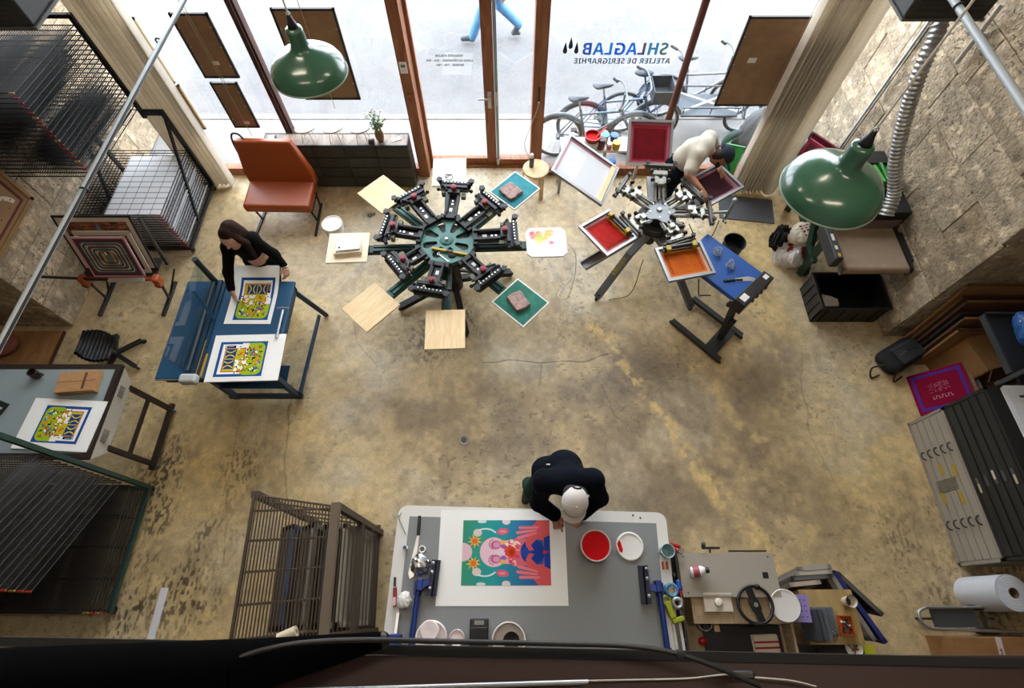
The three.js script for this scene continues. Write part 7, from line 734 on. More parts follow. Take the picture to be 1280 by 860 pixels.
// ---------------------------------------------------------------- bubble wrap, hand truck and parcel
{
  const a = P(1213, 743), L = 0.48, R = 0.15, o = thing('bubble_wrap_roll', 'big upright roll of white bubble wrap standing on the floor', 'roll', a, 0); part(o, 'film', [new THREE.CylinderGeometry(R, R, L, 48, 24, true).translate(0, L / 2, 0), lathe([[0.04, L], [R * 0.97, L], [R, L - 0.006]], 40), lathe([[0.04, 0.001], [R, 0.001]], 40)], phys('#c6c9d0', 0.35, { clearcoat: 0.2, side: THREE.DoubleSide, bumpMap: pixels(128, 128, (u, v) => { const x = (u * 10) % 1 - 0.5, y = (v * 10) % 1 - 0.5, d = 255 * clamp(1 - Math.hypot(x, y) * 2.2); return [d, d, d]; }, false), bumpScale: 0.002 })); part(o, 'cardboard_core', lathe([[0.034, 0], [0.042, 0], [0.042, L + 0.004], [0.034, L + 0.004], [0.034, 0]], 24), mat('#6a4c2c', 0.8));
  const h0 = P(1170, 775, 0.2), ht = thing('hand_truck', 'chrome-framed hand truck with a grey plate lying behind the parcel', 'hand truck', V(4.05, 0, 0.10)); part(ht, 'frame', [rod([-0.30, 0.22, 0.03], [0.60, 0.22, 0.06], 0.014, 10), rod([-0.30, 0.22, -0.14], [0.60, 0.22, -0.14], 0.012, 10), wire([[-0.30, 0.22, 0.03], [-0.37, 0.22, 0.0], [-0.38, 0.22, -0.1], [-0.30, 0.22, -0.14]], 0.014)], steel); part(ht, 'plate', slab(-0.26, 0.14, 0.19, 0.2, -0.13, 0.02), mat('#4a4c4e', 0.5, 0.3)); for (const z of [-0.14, 0.05]) part(ht, 'wheel', [torus(0.075, 0.025, 0.28, 0.1, z), cyl(0.03, 0.03, 0.04, 0.28, 0.1, z, Math.PI / 2)], blackMatt); part(ht, 'axle', [rod([0.28, 0.1, -0.16], [0.28, 0.1, 0.07], 0.012), bar([0.28, 0.1, -0.05], [0.28, 0.2, -0.05], 0.04, 0.02)], ironGrey); part(ht, 'toe_plate', bar([-0.26, 0.0, -0.05], [-0.26, 0.2, -0.05], 0.04, 0.02), ironGrey);
  const tex = canvasTexture(256, 48, (c) => { c.fillStyle = '#c8b4b0'; c.fillRect(0, 0, 256, 48); c.fillStyle = '#5a1c34'; c.font = 'bold 34px sans-serif'; c.fillText('SHLAGLAB', 24, 36); }); const tapeM = mat('#ffffff', 0.4, 0, { map: tex });
  const bx = thing('parcel_box', 'brown parcel box sealed with printed tape in front of the hand truck', 'box', V(4.30, 0, 0.36)), H = 0.34; part(bx, 'carton', [rbox(0.98, H, 0.34, 0.006, 0, H / 2, 0)], cartonMat); const t1 = flatUV(box(0.05, 0.002, 0.34, 0, H + 0.001, 0), 0.34, 0.05, -0.17, -0.025); const tape = (w, d, x, z, ry) => { const g2 = box(w, 0.002, d, 0, 0, 0); flatUV(g2, w, d); return moved(g2, x, H + 0.001, z, 0, ry, 0); }; part(bx, 'printed_tape', tape(0.34, 0.05, -0.12, 0, 1.45), tapeM); part(bx, 'printed_tape', tape(0.34, 0.05, 0.08, 0.06, 0), tapeM); part(bx, 'shipping_label', [moved(box(0.05, 0.002, 0.12), -0.38, H + 0.001, 0.06, 0, 0.1, 0)], mat('#c4c8d4', 0.6));
}
// ---------------------------------------------------------------- floor drain
{ const o = thing('floor_drain', 'small round steel drain cover set in the concrete floor', 'drain', P(580, 550)); part(o, 'ring', lathe([[0.035, 0], [0.06, 0], [0.06, 0.006], [0.035, 0.006], [0.035, 0]], 28), mat('#8f8a80', 0.5, 0.5)); part(o, 'cap', cyl(0.03, 0.03, 0.005, 0, 0.0025, 0), mat('#5a544a', 0.5, 0.5)); }
// ---------------------------------------------------------------- pendant lamps
function pendant(label, at, R) {
  const o = thing('pendant_lamp', label, 'lamp', at, 0, 'green enamel pendant lamps'), k = R / 0.23, en = phys('#37604c', 0.24, { clearcoat: 0.6, clearcoatRoughness: 0.12 });
  const prof = [[0.230, 0], [0.232, 0.012], [0.226, 0.05], [0.205, 0.085], [0.165, 0.115], [0.115, 0.138], [0.075, 0.155], [0.056, 0.175], [0.05, 0.20], [0.05, 0.27], [0.046, 0.285], [0.025, 0.292], [0.02, 0.292]], inner = [[0.02, 0.28], [0.04, 0.27], [0.04, 0.19], [0.058, 0.145], [0.15, 0.10], [0.192, 0.072], [0.216, 0.04], [0.224, 0.0], [0.230, 0]];
  part(o, 'shade', lathe(prof.map(([a, b]) => [a * k, b * k]), 56), en); part(o, 'shade_lining', lathe(inner.reverse().map(([a, b]) => [a * k, b * k]).reverse(), 48), mat('#d8d4c8', 0.4)); part(o, 'rim', torus(0.23 * k, 0.006 * k, 0, 0.003, 0, Math.PI / 2, 0, 0, 6.283, 56, 8), mat('#88a08c', 0.3)); part(o, 'cable_gland', lathe([[0, 0.36 * k], [0.012 * k, 0.36 * k], [0.018 * k, 0.33 * k], [0.026 * k, 0.31 * k], [0.03 * k, 0.29 * k], [0, 0.29 * k]], 20), blackPaint); part(o, 'cord', rod([0, 0.35 * k, 0], [0, YC - at.y, 0], 0.005, 6), mat('#c9c4ba', 0.6)); part(o, 'hook', torus(0.012 * k, 0.003, 0, 0.365 * k, 0), steel); part(o, 'bulb', lathe([[0, 0.08 * k], [0.03 * k, 0.09 * k], [0.035 * k, 0.12 * k], [0.016 * k, 0.16 * k], [0.014 * k, 0.19 * k], [0, 0.19 * k]], 20), mat('#e4e0d4', 0.3)); return o;
}
pendant('green enamel pendant lamp hanging in front of the window by the drawer cabinet', PD(388, 92, 3.25), 0.23);
pendant('green enamel pendant lamp hanging above the conveyor dryer and black crate', PD(1036, 240, 2.52), 0.23);
// ---------------------------------------------------------------- overhead rails, heaters and duct
{
  const galv = mat('#aab2b6', 0.45, 0.25); const y1 = 3.05, a = P(240, -12, y1), b = P(-14, 444, y1), xa = (a.x + b.x) / 2; const r1 = thing('ceiling_rail', 'galvanised conduit rail running overhead past the drying racks', 'rail', V(xa, y1, 0)); part(r1, 'tube', rod([a.x - xa, 0, FZ + 0.1], [b.x - xa, 0, 0.04], 0.019, 12), galv); part(r1, 'cable', rod([a.x - xa + 0.026, 0.012, FZ + 0.1], [b.x - xa + 0.026, 0.012, 0.04], 0.007, 8), blackPaint); for (const z of [-3.85, -2.35]) { part(r1, 'collar', torus(0.021, 0.006, (a.x - b.x) / 2 * ((z + 2.4) / -2.4) * 0.0 + 0.0, 0, z, 0, 0, 0), blackPaint); } part(r1, 'hanger', rod([0, 0, -5.2], [0, YC - y1, -5.2], 0.006), galv); part(r1, 'hanger', rod([0, 0, -0.4], [0, YC - y1, -0.4], 0.006), galv);
  const y2 = 3.67, c = P(1180, -10, y2), d = P(1290, 138, y2), xc = (c.x + d.x) / 2, r2 = thing('ceiling_rail', 'galvanised conduit rail running overhead above the green dryer lamp', 'rail', V(xc, y2, 0)); part(r2, 'tube', rod([0, 0, FZ + 0.1], [0, 0, 0.04], 0.022, 12), galv); part(r2, 'collar', torus(0.025, 0.007, 0, 0, -3.2), blackPaint); part(r2, 'hanger', rod([0, 0, -5.2], [0, YC - y2, -5.2], 0.006), galv); part(r2, 'hanger', rod([0, 0, -0.4], [0, YC - y2, -0.4], 0.006), galv);
  const heater = (label, at, w, h, d, m) => { const o = thing('air_unit', label, 'air unit', at); part(o, 'case', [rbox(w, h, d, 0.015, 0, 0, 0)], m); part(o, 'grille', Array.from({ length: 6 }, (_, k) => box(w * 0.8, 0.012, 0.01, 0, -h * 0.3 + k * h * 0.12, d / 2 + 0.002)), ironGrey); part(o, 'bracket', [-0.4, 0.4].map((s) => rod([s * w, h / 2, 0], [s * w, YC - at.y, 0], 0.012)), galv); part(o, 'bottom_tray', [box(w * 1.02, 0.02, d * 1.02, 0, -h / 2 - 0.01, 0)], mat('#4a4a48', 0.5)); return o; };
  const hu = P(30, 18, 3.35); heater('dark metal air unit hung from the ceiling above the black drying rack', V(hu.x - 0.35, 3.5, hu.z - 0.02), 1.0, 0.28, 0.36, mat('#2e302f', 0.5, 0.2)); const hr = P(1160, 12, 3.1); const ah = heater('dark air unit with flexible duct hung by the right stone wall', V(hr.x + 0.05, 3.26, hr.z - 0.05), 0.62, 0.28, 0.40, mat('#35332f', 0.5, 0.2));
  // flexible duct
  const pts = [PD(1180, 10, 4.25), PD(1172, 40, 4.3), PD(1152, 85, 4.45), PD(1132, 145, 4.75), PD(1120, 200, 5.05), PD(1117, 245, 5.3), PD(1108, 268, 5.38)], cu = new THREE.CatmullRomCurve3(pts), n = 360, m = 14, R = 0.062, pos = [], idx = [], fr = cu.computeFrenetFrames(n, false); for (let i = 0; i <= n; i++) { const p = cu.getPointAt(i / n), r = R * (1 + 0.09 * Math.sin(i / n * 46 * 6.283)); for (let j = 0; j < m; j++) { const t = j / m * 6.283, q = p.clone().addScaledVector(fr.normals[i], Math.cos(t) * r).addScaledVector(fr.binormals[i], Math.sin(t) * r); pos.push(q.x, q.y, q.z); } } for (let i = 0; i < n; i++) for (let j = 0; j < m; j++) { const k = (j + 1) % m, e = i * m; idx.push(e + j, e + m + j, e + k, e + k, e + m + j, e + m + k); } const g = new THREE.BufferGeometry(); g.setAttribute('position', new THREE.BufferAttribute(new Float32Array(pos), 3)); g.setIndex(idx); g.computeVertexNormals(); const du = thing('flexible_duct', 'ribbed silver flexible duct hanging down to the black dryer hood', 'duct'); part(du, 'hose', g, mat('#a9a9a8', 0.35, 0.7, { side: THREE.DoubleSide })); part(du, 'end_clamp', [torus(0.066, 0.006, 0, 0, 0).applyQuaternion(new THREE.Quaternion().setFromUnitVectors(V(0, 0, 1), cu.getTangentAt(1))).translate(pts[6].x, pts[6].y, pts[6].z)], steel);
  const wp = (a2, b2) => { const p = PX(...a2, XR - 0.07), q = PX(...b2, XR - 0.07); return [p, q]; }; const [p1, p2] = wp([1121, 86], [1062, 166]); const tr = thing('wall_trunking', 'slim white cable trunking rising up the right stone wall', 'trunking', V(0, 0, 0)); part(tr, 'channel', bar([p1.x, 0.4, (p1.z + p2.z) / 2], [p1.x, 3.4, (p1.z + p2.z) / 2], 0.03, 0.02), mat('#c4ccd0', 0.4)); part(tr, 'cable', rod([p1.x + 0.005, 0.4, (p1.z + p2.z) / 2 + 0.05], [p1.x + 0.005, 3.4, (p1.z + p2.z) / 2 + 0.05], 0.006), blackPaint);
  const [s1, s2] = [PX(1253, 5, XR - 0.1), PX(1197, 77, XR - 0.1)]; const wpipe = thing('wall_pipe', 'short white pipe sloping on the right stone wall near the rail', 'pipe', V(0, 0, 0)); part(wpipe, 'pipe', rod(s1, s2, 0.022, 12), mat('#b4b0a8', 0.45)); part(wpipe, 'end_cap', ball(0.024, s2.x, s2.y, s2.z), mat('#c4c0b8', 0.45)); part(wpipe, 'pipe_clip', rod(s1.clone().lerp(s2, 0.5), s1.clone().lerp(s2, 0.5).add(V(0.07, 0, 0)), 0.012), zinc);
}
// ---------------------------------------------------------------- things along the mezzanine edge, close below the camera
{
  const Y = 3.95, m = thing('rolled_tarp', 'black rolled tarpaulin lying along the mezzanine edge', 'tarpaulin', V(0, 0, 0)); const t0 = P(-60, 862, 4.0), t1 = P(300, 836, 4.0), t2 = P(478, 800, 3.98); part(m, 'roll', [rod(t0, t1, 0.085, 18, 0.065), rod(t1, t2, 0.065, 18, 0.02)], phys('#020203', 1, { specularIntensity: 0.1 })); part(m, 'end_knot', ball(0.02, t2.x, t2.y, t2.z), blackPaint);
  const el = P(640, 814, 3.935); const rb = thing('edge_angle', 'black steel angle bar along the mezzanine edge', 'angle bar', V(0, 0, el.z), -0.018); part(rb, 'flange', slab(-6.2, 5.3, 3.926, 3.935, -0.008, 0.014), mat('#0b0b0c', 0.85)); part(rb, 'web', slab(-6.2, 5.3, 3.90, 3.93, -0.008, -0.004), mat('#0b0b0c', 0.85));
  const cb = thing('power_cable', 'black power cable looping over the mezzanine edge beam', 'cable'); part(cb, 'cable', wire([P(250, 850, 4.05), P(300, 822, 4.05), P(360, 806, 4.06), P(440, 800, 4.06), P(560, 802, 4.05), P(700, 805, 4.05), P(790, 808, 4.05), P(850, 818, 4.04), P(905, 838, 4.02), P(950, 858, 4.0)], 0.006, 90, 8), blackPaint); part(cb, 'cable_tie', ball(0.012, P(850, 818, 4.04).x, 4.04, P(850, 818, 4.04).z), blackMatt);
  const b0 = P(230, 868, 4.02), b1 = P(600, 852, 4.02); const bd = thing('banner_frame', 'chrome-edged banner frame with dark lettering marks lying on the mezzanine', 'frame', V((b0.x + b1.x) / 2, 3.94, b1.z + 0.05), 0.02); part(bd, 'panel', slab(-0.32, 0.36, 0, 0.012, -0.02, 0.2), mat('#8a847c', 0.5)); part(bd, 'rim', [rod([-0.33, 0.012, -0.025], [0.62, 0.012, -0.03], 0.006), rod([-0.33, 0.012, -0.025], [-0.36, 0.012, 0.2], 0.006)], steel); part(bd, 'print_marks', [-0.2, -0.1, 0.0, 0.12, 0.24].map((x) => moved(box(0.05, 0.002, 0.02), x, 0.013, 0.005, 0, 0.4, 0)), blackPaint);
  const cl = thing('chrome_clamp', 'chrome lever clamps at the corner of the banner frame', 'clamp', P(210, 850, 4.03)); part(cl, 'lever', [rod([-0.09, 0, 0.02], [0.08, 0.02, -0.035], 0.006), ball(0.01, 0.08, 0.02, -0.035)], steel); part(cl, 'body', [rbox(0.1, 0.025, 0.02, 0.005, -0.04, -0.01, 0.02), rbox(0.07, 0.02, 0.018, 0.005, 0.09, -0.02, 0.01)], zinc); part(cl, 'screw', [rod([-0.03, -0.05, 0.02], [-0.03, 0.02, 0.02], 0.006), ball(0.012, -0.03, 0.025, 0.02)], blackPaint);
  const wc = thing('white_cable', 'thin white cable clipped along the reddish mezzanine beam', 'cable'); part(wc, 'cable', wire([P(690, 852, 3.95), P(780, 850, 3.95), P(860, 848, 3.95), P(915, 843, 3.96), P(935, 846, 3.97), P(990, 851, 3.96), P(1020, 858, 3.95)], 0.0022, 60, 6), mat('#a8a49c', 0.6)); part(wc, 'clip', rbox(0.06, 0.02, 0.02, 0.006, P(928, 844, 3.97).x, 3.965, P(928, 844, 3.97).z), blackPaint);
}
// ---------------------------------------------------------------- people: bones with radii -> smooth continuous surfaces
function sdfSurface(bones, k, cell, ruffle = 0) {
  const lo = V(1e9, 1e9, 1e9), hi = V(-1e9, -1e9, -1e9); for (const [a, b, ra, rb] of bones) for (const [p, r] of [[a, ra], [b, rb]]) { lo.min(V(p.x - r, p.y - r, p.z - r)); hi.max(V(p.x + r, p.y + r, p.z + r)); }
  const c = lo.clone().add(hi).multiplyScalar(0.5), half = Math.max(hi.x - lo.x, hi.y - lo.y, hi.z - lo.z) / 2 + cell * 4, N = Math.min(150, Math.ceil(2 * half / cell)); const mc = new MarchingCubes(N, undefined, false, false, 120000); mc.isolation = 0;
  const B = bones.map(([a, b, ra, rb]) => [a.x, a.y, a.z, b.x - a.x, b.y - a.y, b.z - a.z, 1 / Math.max(1e-9, a.distanceToSquared(b)), ra, rb - ra]), f = mc.field, h = N / 2, pad = cell * 2 + k;
  for (let z = 0; z < N; z++) for (let y = 0; y < N; y++) for (let x = 0; x < N; x++) {
    const px = c.x + (x - h) / h * half, py = c.y + (y - h) / h * half, pz = c.z + (z - h) / h * half, i = x + y * N + z * N * N;
    if (px < lo.x - pad || px > hi.x + pad || py < lo.y - pad || py > hi.y + pad || pz < lo.z - pad || pz > hi.z + pad) { f[i] = -1; continue; }
    let d = 1e3; for (const b of B) { const ax = px - b[0], ay = py - b[1], az = pz - b[2]; let t = (ax * b[3] + ay * b[4] + az * b[5]) * b[6]; t = t < 0 ? 0 : t > 1 ? 1 : t; const e = Math.sqrt((ax - b[3] * t) ** 2 + (ay - b[4] * t) ** 2 + (az - b[5] * t) ** 2) - b[7] - b[8] * t; const q = k - Math.abs(d - e); d = Math.min(d, e) - (q > 0 ? q * q / (4 * k) : 0); } f[i] = -d;
  }
  mc.update(); const n = mc.count, pos = new Float32Array(mc.positionArray.subarray(0, n * 3)), nor = new Float32Array(mc.normalArray.subarray(0, n * 3));
  for (let i = 0; i < n; i++) { let nx = nor[i * 3], ny = nor[i * 3 + 1], nz = nor[i * 3 + 2]; const l = Math.hypot(nx, ny, nz) || 1; let x = c.x + pos[i * 3] * half, y = c.y + pos[i * 3 + 1] * half, z = c.z + pos[i * 3 + 2] * half; nor[i * 3] = nx / l; nor[i * 3 + 1] = ny / l; nor[i * 3 + 2] = nz / l; if (ruffle) { const w = ruffle * (fbm(x * 9 + y * 4, z * 9 + y * 13, 3) - 0.5) * 2; x += nx / l * w; y += ny / l * w; z += nz / l * w; } pos[i * 3] = x; pos[i * 3 + 1] = y; pos[i * 3 + 2] = z; }
  const g = new THREE.BufferGeometry(); g.setAttribute('position', new THREE.BufferAttribute(pos, 3)); g.setAttribute('normal', new THREE.BufferAttribute(nor, 3)); g.setAttribute('uv', new THREE.BufferAttribute(new Float32Array(n * 2), 2)); if (ruffle) { const m = g; m.computeVertexNormals(); m.setAttribute('normal', new THREE.BufferAttribute(nor, 3)); } return g;
}
const grow = (bones, r) => bones.map(([a, b, x, y]) => [a, b, x + r, y + r]);
function basis(f, u) { f = f.clone().normalize(); const s = f.clone().cross(u).normalize(); return { f, s, u: s.clone().cross(f).normalize() }; }   // forward, right-hand side, up
function headBones(c, f, up) { const b = basis(f, up), p = (x, y, z) => c.clone().addScaledVector(b.f, x).addScaledVector(b.u, y).addScaledVector(b.s, z); return { p, b, bones: [[p(-0.02, 0.035, 0), p(0.02, 0.03, 0), 0.088, 0.084], [p(0.03, 0.0, 0), p(0.045, -0.075, 0), 0.066, 0.042], [p(0.02, -0.06, -0.03), p(0.02, -0.06, 0.03), 0.04, 0.04], [p(0.093, 0.012, 0), p(0.112, -0.022, 0), 0.010, 0.014], [p(0, -0.01, 0.08), p(-0.01, -0.03, 0.082), 0.018, 0.012], [p(0, -0.01, -0.08), p(-0.01, -0.03, -0.082), 0.018, 0.012], [p(0.085, -0.052, -0.018), p(0.085, -0.052, 0.018), 0.009, 0.009], [p(0.075, 0.035, -0.04), p(0.075, 0.035, 0.04), 0.016, 0.016]] }; }
function handBones(w, d, n, side, curl = 0.5, point = false) {   // side +1: thumb on the d x n side
  d = d.clone().normalize(); n = n.clone().addScaledVector(d, -n.dot(d)).normalize(); const s = d.clone().cross(n).multiplyScalar(side), at = (a, b, c) => w.clone().addScaledVector(d, a).addScaledVector(s, b).addScaledVector(n, c), out = [[at(0, 0, 0), at(0.03, 0, 0), 0.024, 0.024], [at(0.02, -0.022, 0), at(0.08, -0.028, 0), 0.017, 0.014], [at(0.02, 0.0, 0), at(0.085, -0.004, 0), 0.018, 0.014], [at(0.02, 0.018, 0), at(0.085, 0.024, 0), 0.018, 0.014]];
  [0.072, 0.082, 0.076, 0.058].forEach((L, i) => { const c1 = point && i === 0 ? 0.15 : curl, b0 = at(0.082, 0.026 - i * 0.0185, 0), d1 = d.clone().multiplyScalar(Math.cos(c1)).addScaledVector(n, -Math.sin(c1)), d2 = d.clone().multiplyScalar(Math.cos(c1 * 2)).addScaledVector(n, -Math.sin(c1 * 2)), m = b0.clone().addScaledVector(d1, L * 0.5), e = m.clone().addScaledVector(d2, L * 0.5); out.push([b0, m, 0.0095, 0.0088], [m, e, 0.0088, 0.0072]); });
  const t0 = at(0.025, 0.03, -0.004), td = d.clone().multiplyScalar(0.75).addScaledVector(s, 0.6).addScaledVector(n, -0.25).normalize(), t1 = t0.clone().addScaledVector(td, 0.04), t2 = t1.clone().addScaledVector(d, 0.028).addScaledVector(n, -0.008); out.push([t0, t1, 0.0125, 0.0105], [t1, t2, 0.0105, 0.0085]); return out;
}
function person(label, origin, j, o) {
  const g = thing('person', label, 'person', origin), J = {}; for (const k in j) J[k] = vec(j[k]).clone().sub(vec(origin)); const skin = phys(o.skin, 0.5, { sheen: 0.2 });
  const mid = J.hip.clone().lerp(J.neck, 0.5).add(o.arch || V(0, 0, 0)), sh = J.shoulderR.clone().lerp(J.shoulderL, 0.5), torso = [[J.hipR, J.hipL, 0.105, 0.105], [J.hip, mid, 0.115, 0.115 * (o.waist || 1)], [mid, sh, 0.125, 0.098], [J.shoulderR, J.shoulderL, 0.072, 0.072], [J.hip.clone().lerp(mid, 0.5), mid, 0.115, 0.12 * (o.waist || 1)]];
  const arm = (s) => [[J['shoulder' + s], J['elbow' + s], 0.053, 0.042], [J['elbow' + s], J['wrist' + s], 0.041, 0.026]], leg = (s) => [[J['hip' + s], J['knee' + s], 0.088, 0.056], [J['knee' + s], J['ankle' + s], 0.056, 0.036]], foot = (s) => [[J['ankle' + s], J['toe' + s], 0.036, 0.03], [J['ankle' + s], J['ankle' + s].clone().add(V(0, -0.035, 0)), 0.038, 0.038]];
  const hd = headBones(J.head, o.face, o.crown), neck = [[sh, J.head.clone().addScaledVector(hd.b.u, -0.05), 0.058, 0.05]], hands = [];
  for (const s of ['R', 'L']) { const dir = J['wrist' + s].clone().sub(J['elbow' + s]); hands.push(sdfSurface(handBones(J['wrist' + s], o['hand' + s]?.dir || dir, o['hand' + s]?.up || V(0, 1, 0), s === 'R' ? -1 : 1, o['hand' + s]?.curl ?? 0.5, o['hand' + s]?.point), 0.008, 0.004)); }
  const body = part(g, 'body', [sdfSurface([...torso, ...neck, ...arm('R'), ...arm('L'), ...leg('R'), ...leg('L'), ...foot('R'), ...foot('L'), ...hd.bones.slice(0, 2)], 0.035, 0.014), sdfSurface([...hd.bones, [hd.p(-0.02, -0.05, 0), J.head.clone().addScaledVector(hd.b.u, -0.09), 0.05, 0.05]], 0.016, 0.005), ...hands], skin);
  for (const z of [-0.032, 0.032]) part(g, 'eye', [ball(0.011, ...hd.p(0.079, 0.006, z).toArray())], mat('#2a1c16', 0.3)); part(g, 'lips', [rod(hd.p(0.094, -0.052, -0.018), hd.p(0.094, -0.052, 0.018), 0.006, 8)], mat('#8c4a44', 0.5));
  const sleeve = (s) => { const a = arm(s); if (o.sleeve === 'long') return [a[0], [a[1][0], a[1][1].clone().lerp(a[1][0], 0.06), a[1][2], a[1][3] + 0.004]]; return [[a[0][0], a[0][0].clone().lerp(a[0][1], 0.75), a[0][2], 0.052]]; };
  const topBones = o.crop ? torso.filter((_, k) => k !== 0 && k !== 1 && k !== 4).map((b, k) => k === 0 ? [b[0].clone().lerp(b[1], o.crop), b[1], b[2], b[3]] : b) : o.hem ? [[torso[1][0].clone().lerp(torso[1][1], o.hem), torso[1][1], torso[1][2], torso[1][3]], torso[2], torso[3]] : torso; part(g, o.topName, sdfSurface(grow([...topBones, ...sleeve('R'), ...sleeve('L')], o.ease ?? 0.016), 0.03, 0.012, o.ruffle ?? 0.008), phys(o.top, 0.95, { specularIntensity: 0.25 }), o.topLabel);
  part(g, 'trousers', sdfSurface(grow([torso[0], [J.hip, J.hip.clone().lerp(mid, o.rise ?? 0.35), 0.112, 0.108], ...leg('R').map((b, k) => k ? [b[0], b[1], b[2] + 0.008, b[3] + 0.016] : b), ...leg('L').map((b, k) => k ? [b[0], b[1], b[2] + 0.008, b[3] + 0.016] : b)], 0.014), 0.03, 0.014, 0.008), phys(o.trousers, 0.95, { specularIntensity: 0.25 }), o.trousersLabel);
  for (const s of ['R', 'L']) part(g, 'shoe', sdfSurface([...grow(foot(s), 0.010), [J['toe' + s], J['ankle' + s].clone().setY(J['toe' + s].y), 0.036, 0.04]], 0.02, 0.009), mat(o.shoe, 0.6)); g.userData.parts = undefined; delete g.userData.parts; return { g, J, hd, skin };
}
function cap(g, hd, colour, brimOut, label) {   // baseball cap: dome, brim, button, strap gap
  const m = new THREE.Matrix4().makeBasis(hd.b.s.clone().negate(), hd.b.u, hd.b.f.clone()).setPosition(hd.p(-0.005, 0.03, 0)), cm = mat(colour, 0.9), dome = new THREE.SphereGeometry(0.105, 32, 16, 0, Math.PI * 2, 0, Math.PI * 0.52); dome.scale(0.97, 1.0, 1.12); const s = new THREE.Shape(); s.absellipse(0, 0, 0.092, 0.075 + brimOut, 0, Math.PI); const br = new THREE.ExtrudeGeometry(s, { depth: 0.006, bevelEnabled: true, bevelSize: 0.003, bevelThickness: 0.002, bevelSegments: 2, curveSegments: 24 }); br.rotateX(Math.PI / 2); br.rotateX(0.12); br.translate(0, 0.006, 0.07); const c = part(g, 'cap', dome.applyMatrix4(m), cm, label); part(c, 'brim', br.applyMatrix4(m), cm); part(c, 'button', ball(0.009, 0, 0.105, 0).applyMatrix4(m), cm); part(c, 'seams', [0, 1.047, 2.094].map((a) => { const t = new THREE.TorusGeometry(0.1055, 0.0016, 5, 24, Math.PI); t.scale(0.97, 1, 1); t.rotateY(a); t.scale(1, 1, 1.12); return t.applyMatrix4(m); }), cm); part(c, 'strap_gap', [moved(new THREE.TorusGeometry(0.03, 0.007, 6, 16, Math.PI), 0, 0.0, -0.116)].map((t) => t.applyMatrix4(m)), blackMatt);
}
const hgt = (px, py, h) => { const p = P(px, py, h); return V(p.x, h, p.z); };
{ // man in navy sweatshirt and white cap bending over the printing table
  const hip = V(0.40, 0.94, -1.10), o = { skin: '#b98468', face: V(-0.12, -0.55, 0.85), crown: V(0, 0.85, 0.5), top: '#0a0e18', topName: 'sweatshirt', topLabel: 'dark navy sweatshirt', trousers: '#24382c', trousersLabel: 'dark green trousers', shoe: '#24221f', sleeve: 'long', ease: 0.028, arch: V(0, 0.06, -0.03), handR: { dir: V(0.3, -0.45, 1), up: V(0.2, 0.8, 0.3), curl: 0.75, point: true }, handL: { dir: V(-0.5, -0.25, 0.6), up: V(0, 1, 0.2), curl: 0.6 } };
  const j = { hip, hipR: V(0.30, 0.93, -1.10), hipL: V(0.50, 0.93, -1.10), kneeR: V(0.19, 0.52, -1.02), kneeL: V(0.53, 0.52, -1.06), ankleR: V(0.17, 0.08, -1.18), ankleL: V(0.54, 0.08, -1.20), toeR: V(0.14, 0.035, -1.02), toeL: V(0.56, 0.035, -1.03), neck: hgt(713, 598, 1.38), head: hgt(718, 626, 1.42), shoulderR: hgt(680, 602, 1.34), shoulderL: hgt(741, 601, 1.34), elbowR: hgt(673, 628, 1.10), elbowL: hgt(750, 622, 1.12), wristR: hgt(694, 644, 0.985), wristL: hgt(727, 643, 0.96) };
  const r = person('man in a navy sweatshirt and white cap bending over the printing table', V(0.40, 0, -1.10), j, o); cap(r.g, r.hd, '#cfc8c4', 0.03, 'white baseball cap'); part(r.g, 'hair', sdfSurface([[r.hd.p(-0.06, -0.0, -0.04), r.hd.p(-0.06, -0.0, 0.04), 0.055, 0.055], [r.hd.p(-0.07, -0.04, -0.02), r.hd.p(-0.07, -0.04, 0.02), 0.035, 0.035]], 0.02, 0.008, 0.006), mat('#1c1612', 0.9)); part(r.g, 'back_lettering', [-0.12, -0.08, -0.03, 0.02, 0.07, 0.11].map((x, k) => { const p = hgt(705 + x * 165, 580.5 + (k % 2) * 0.4, 1.33).sub(V(0.40, 0, -1.10)); return rbox(0.03, 0.006, 0.012, 0.002, p.x, p.y, p.z, -0.5); }), mat('#c9b8ae', 0.8));
  const dab = hgt(702.5, 657, TH + 0.003); solo('ink_dab', 'small red ink dab on the white sheet under the pointing finger', 'ink', [ball(0.016, 0, 0.002, 0, 1, 0.25, 1)], redInk, V(dab.x, TH + 0.0042, dab.z));
}
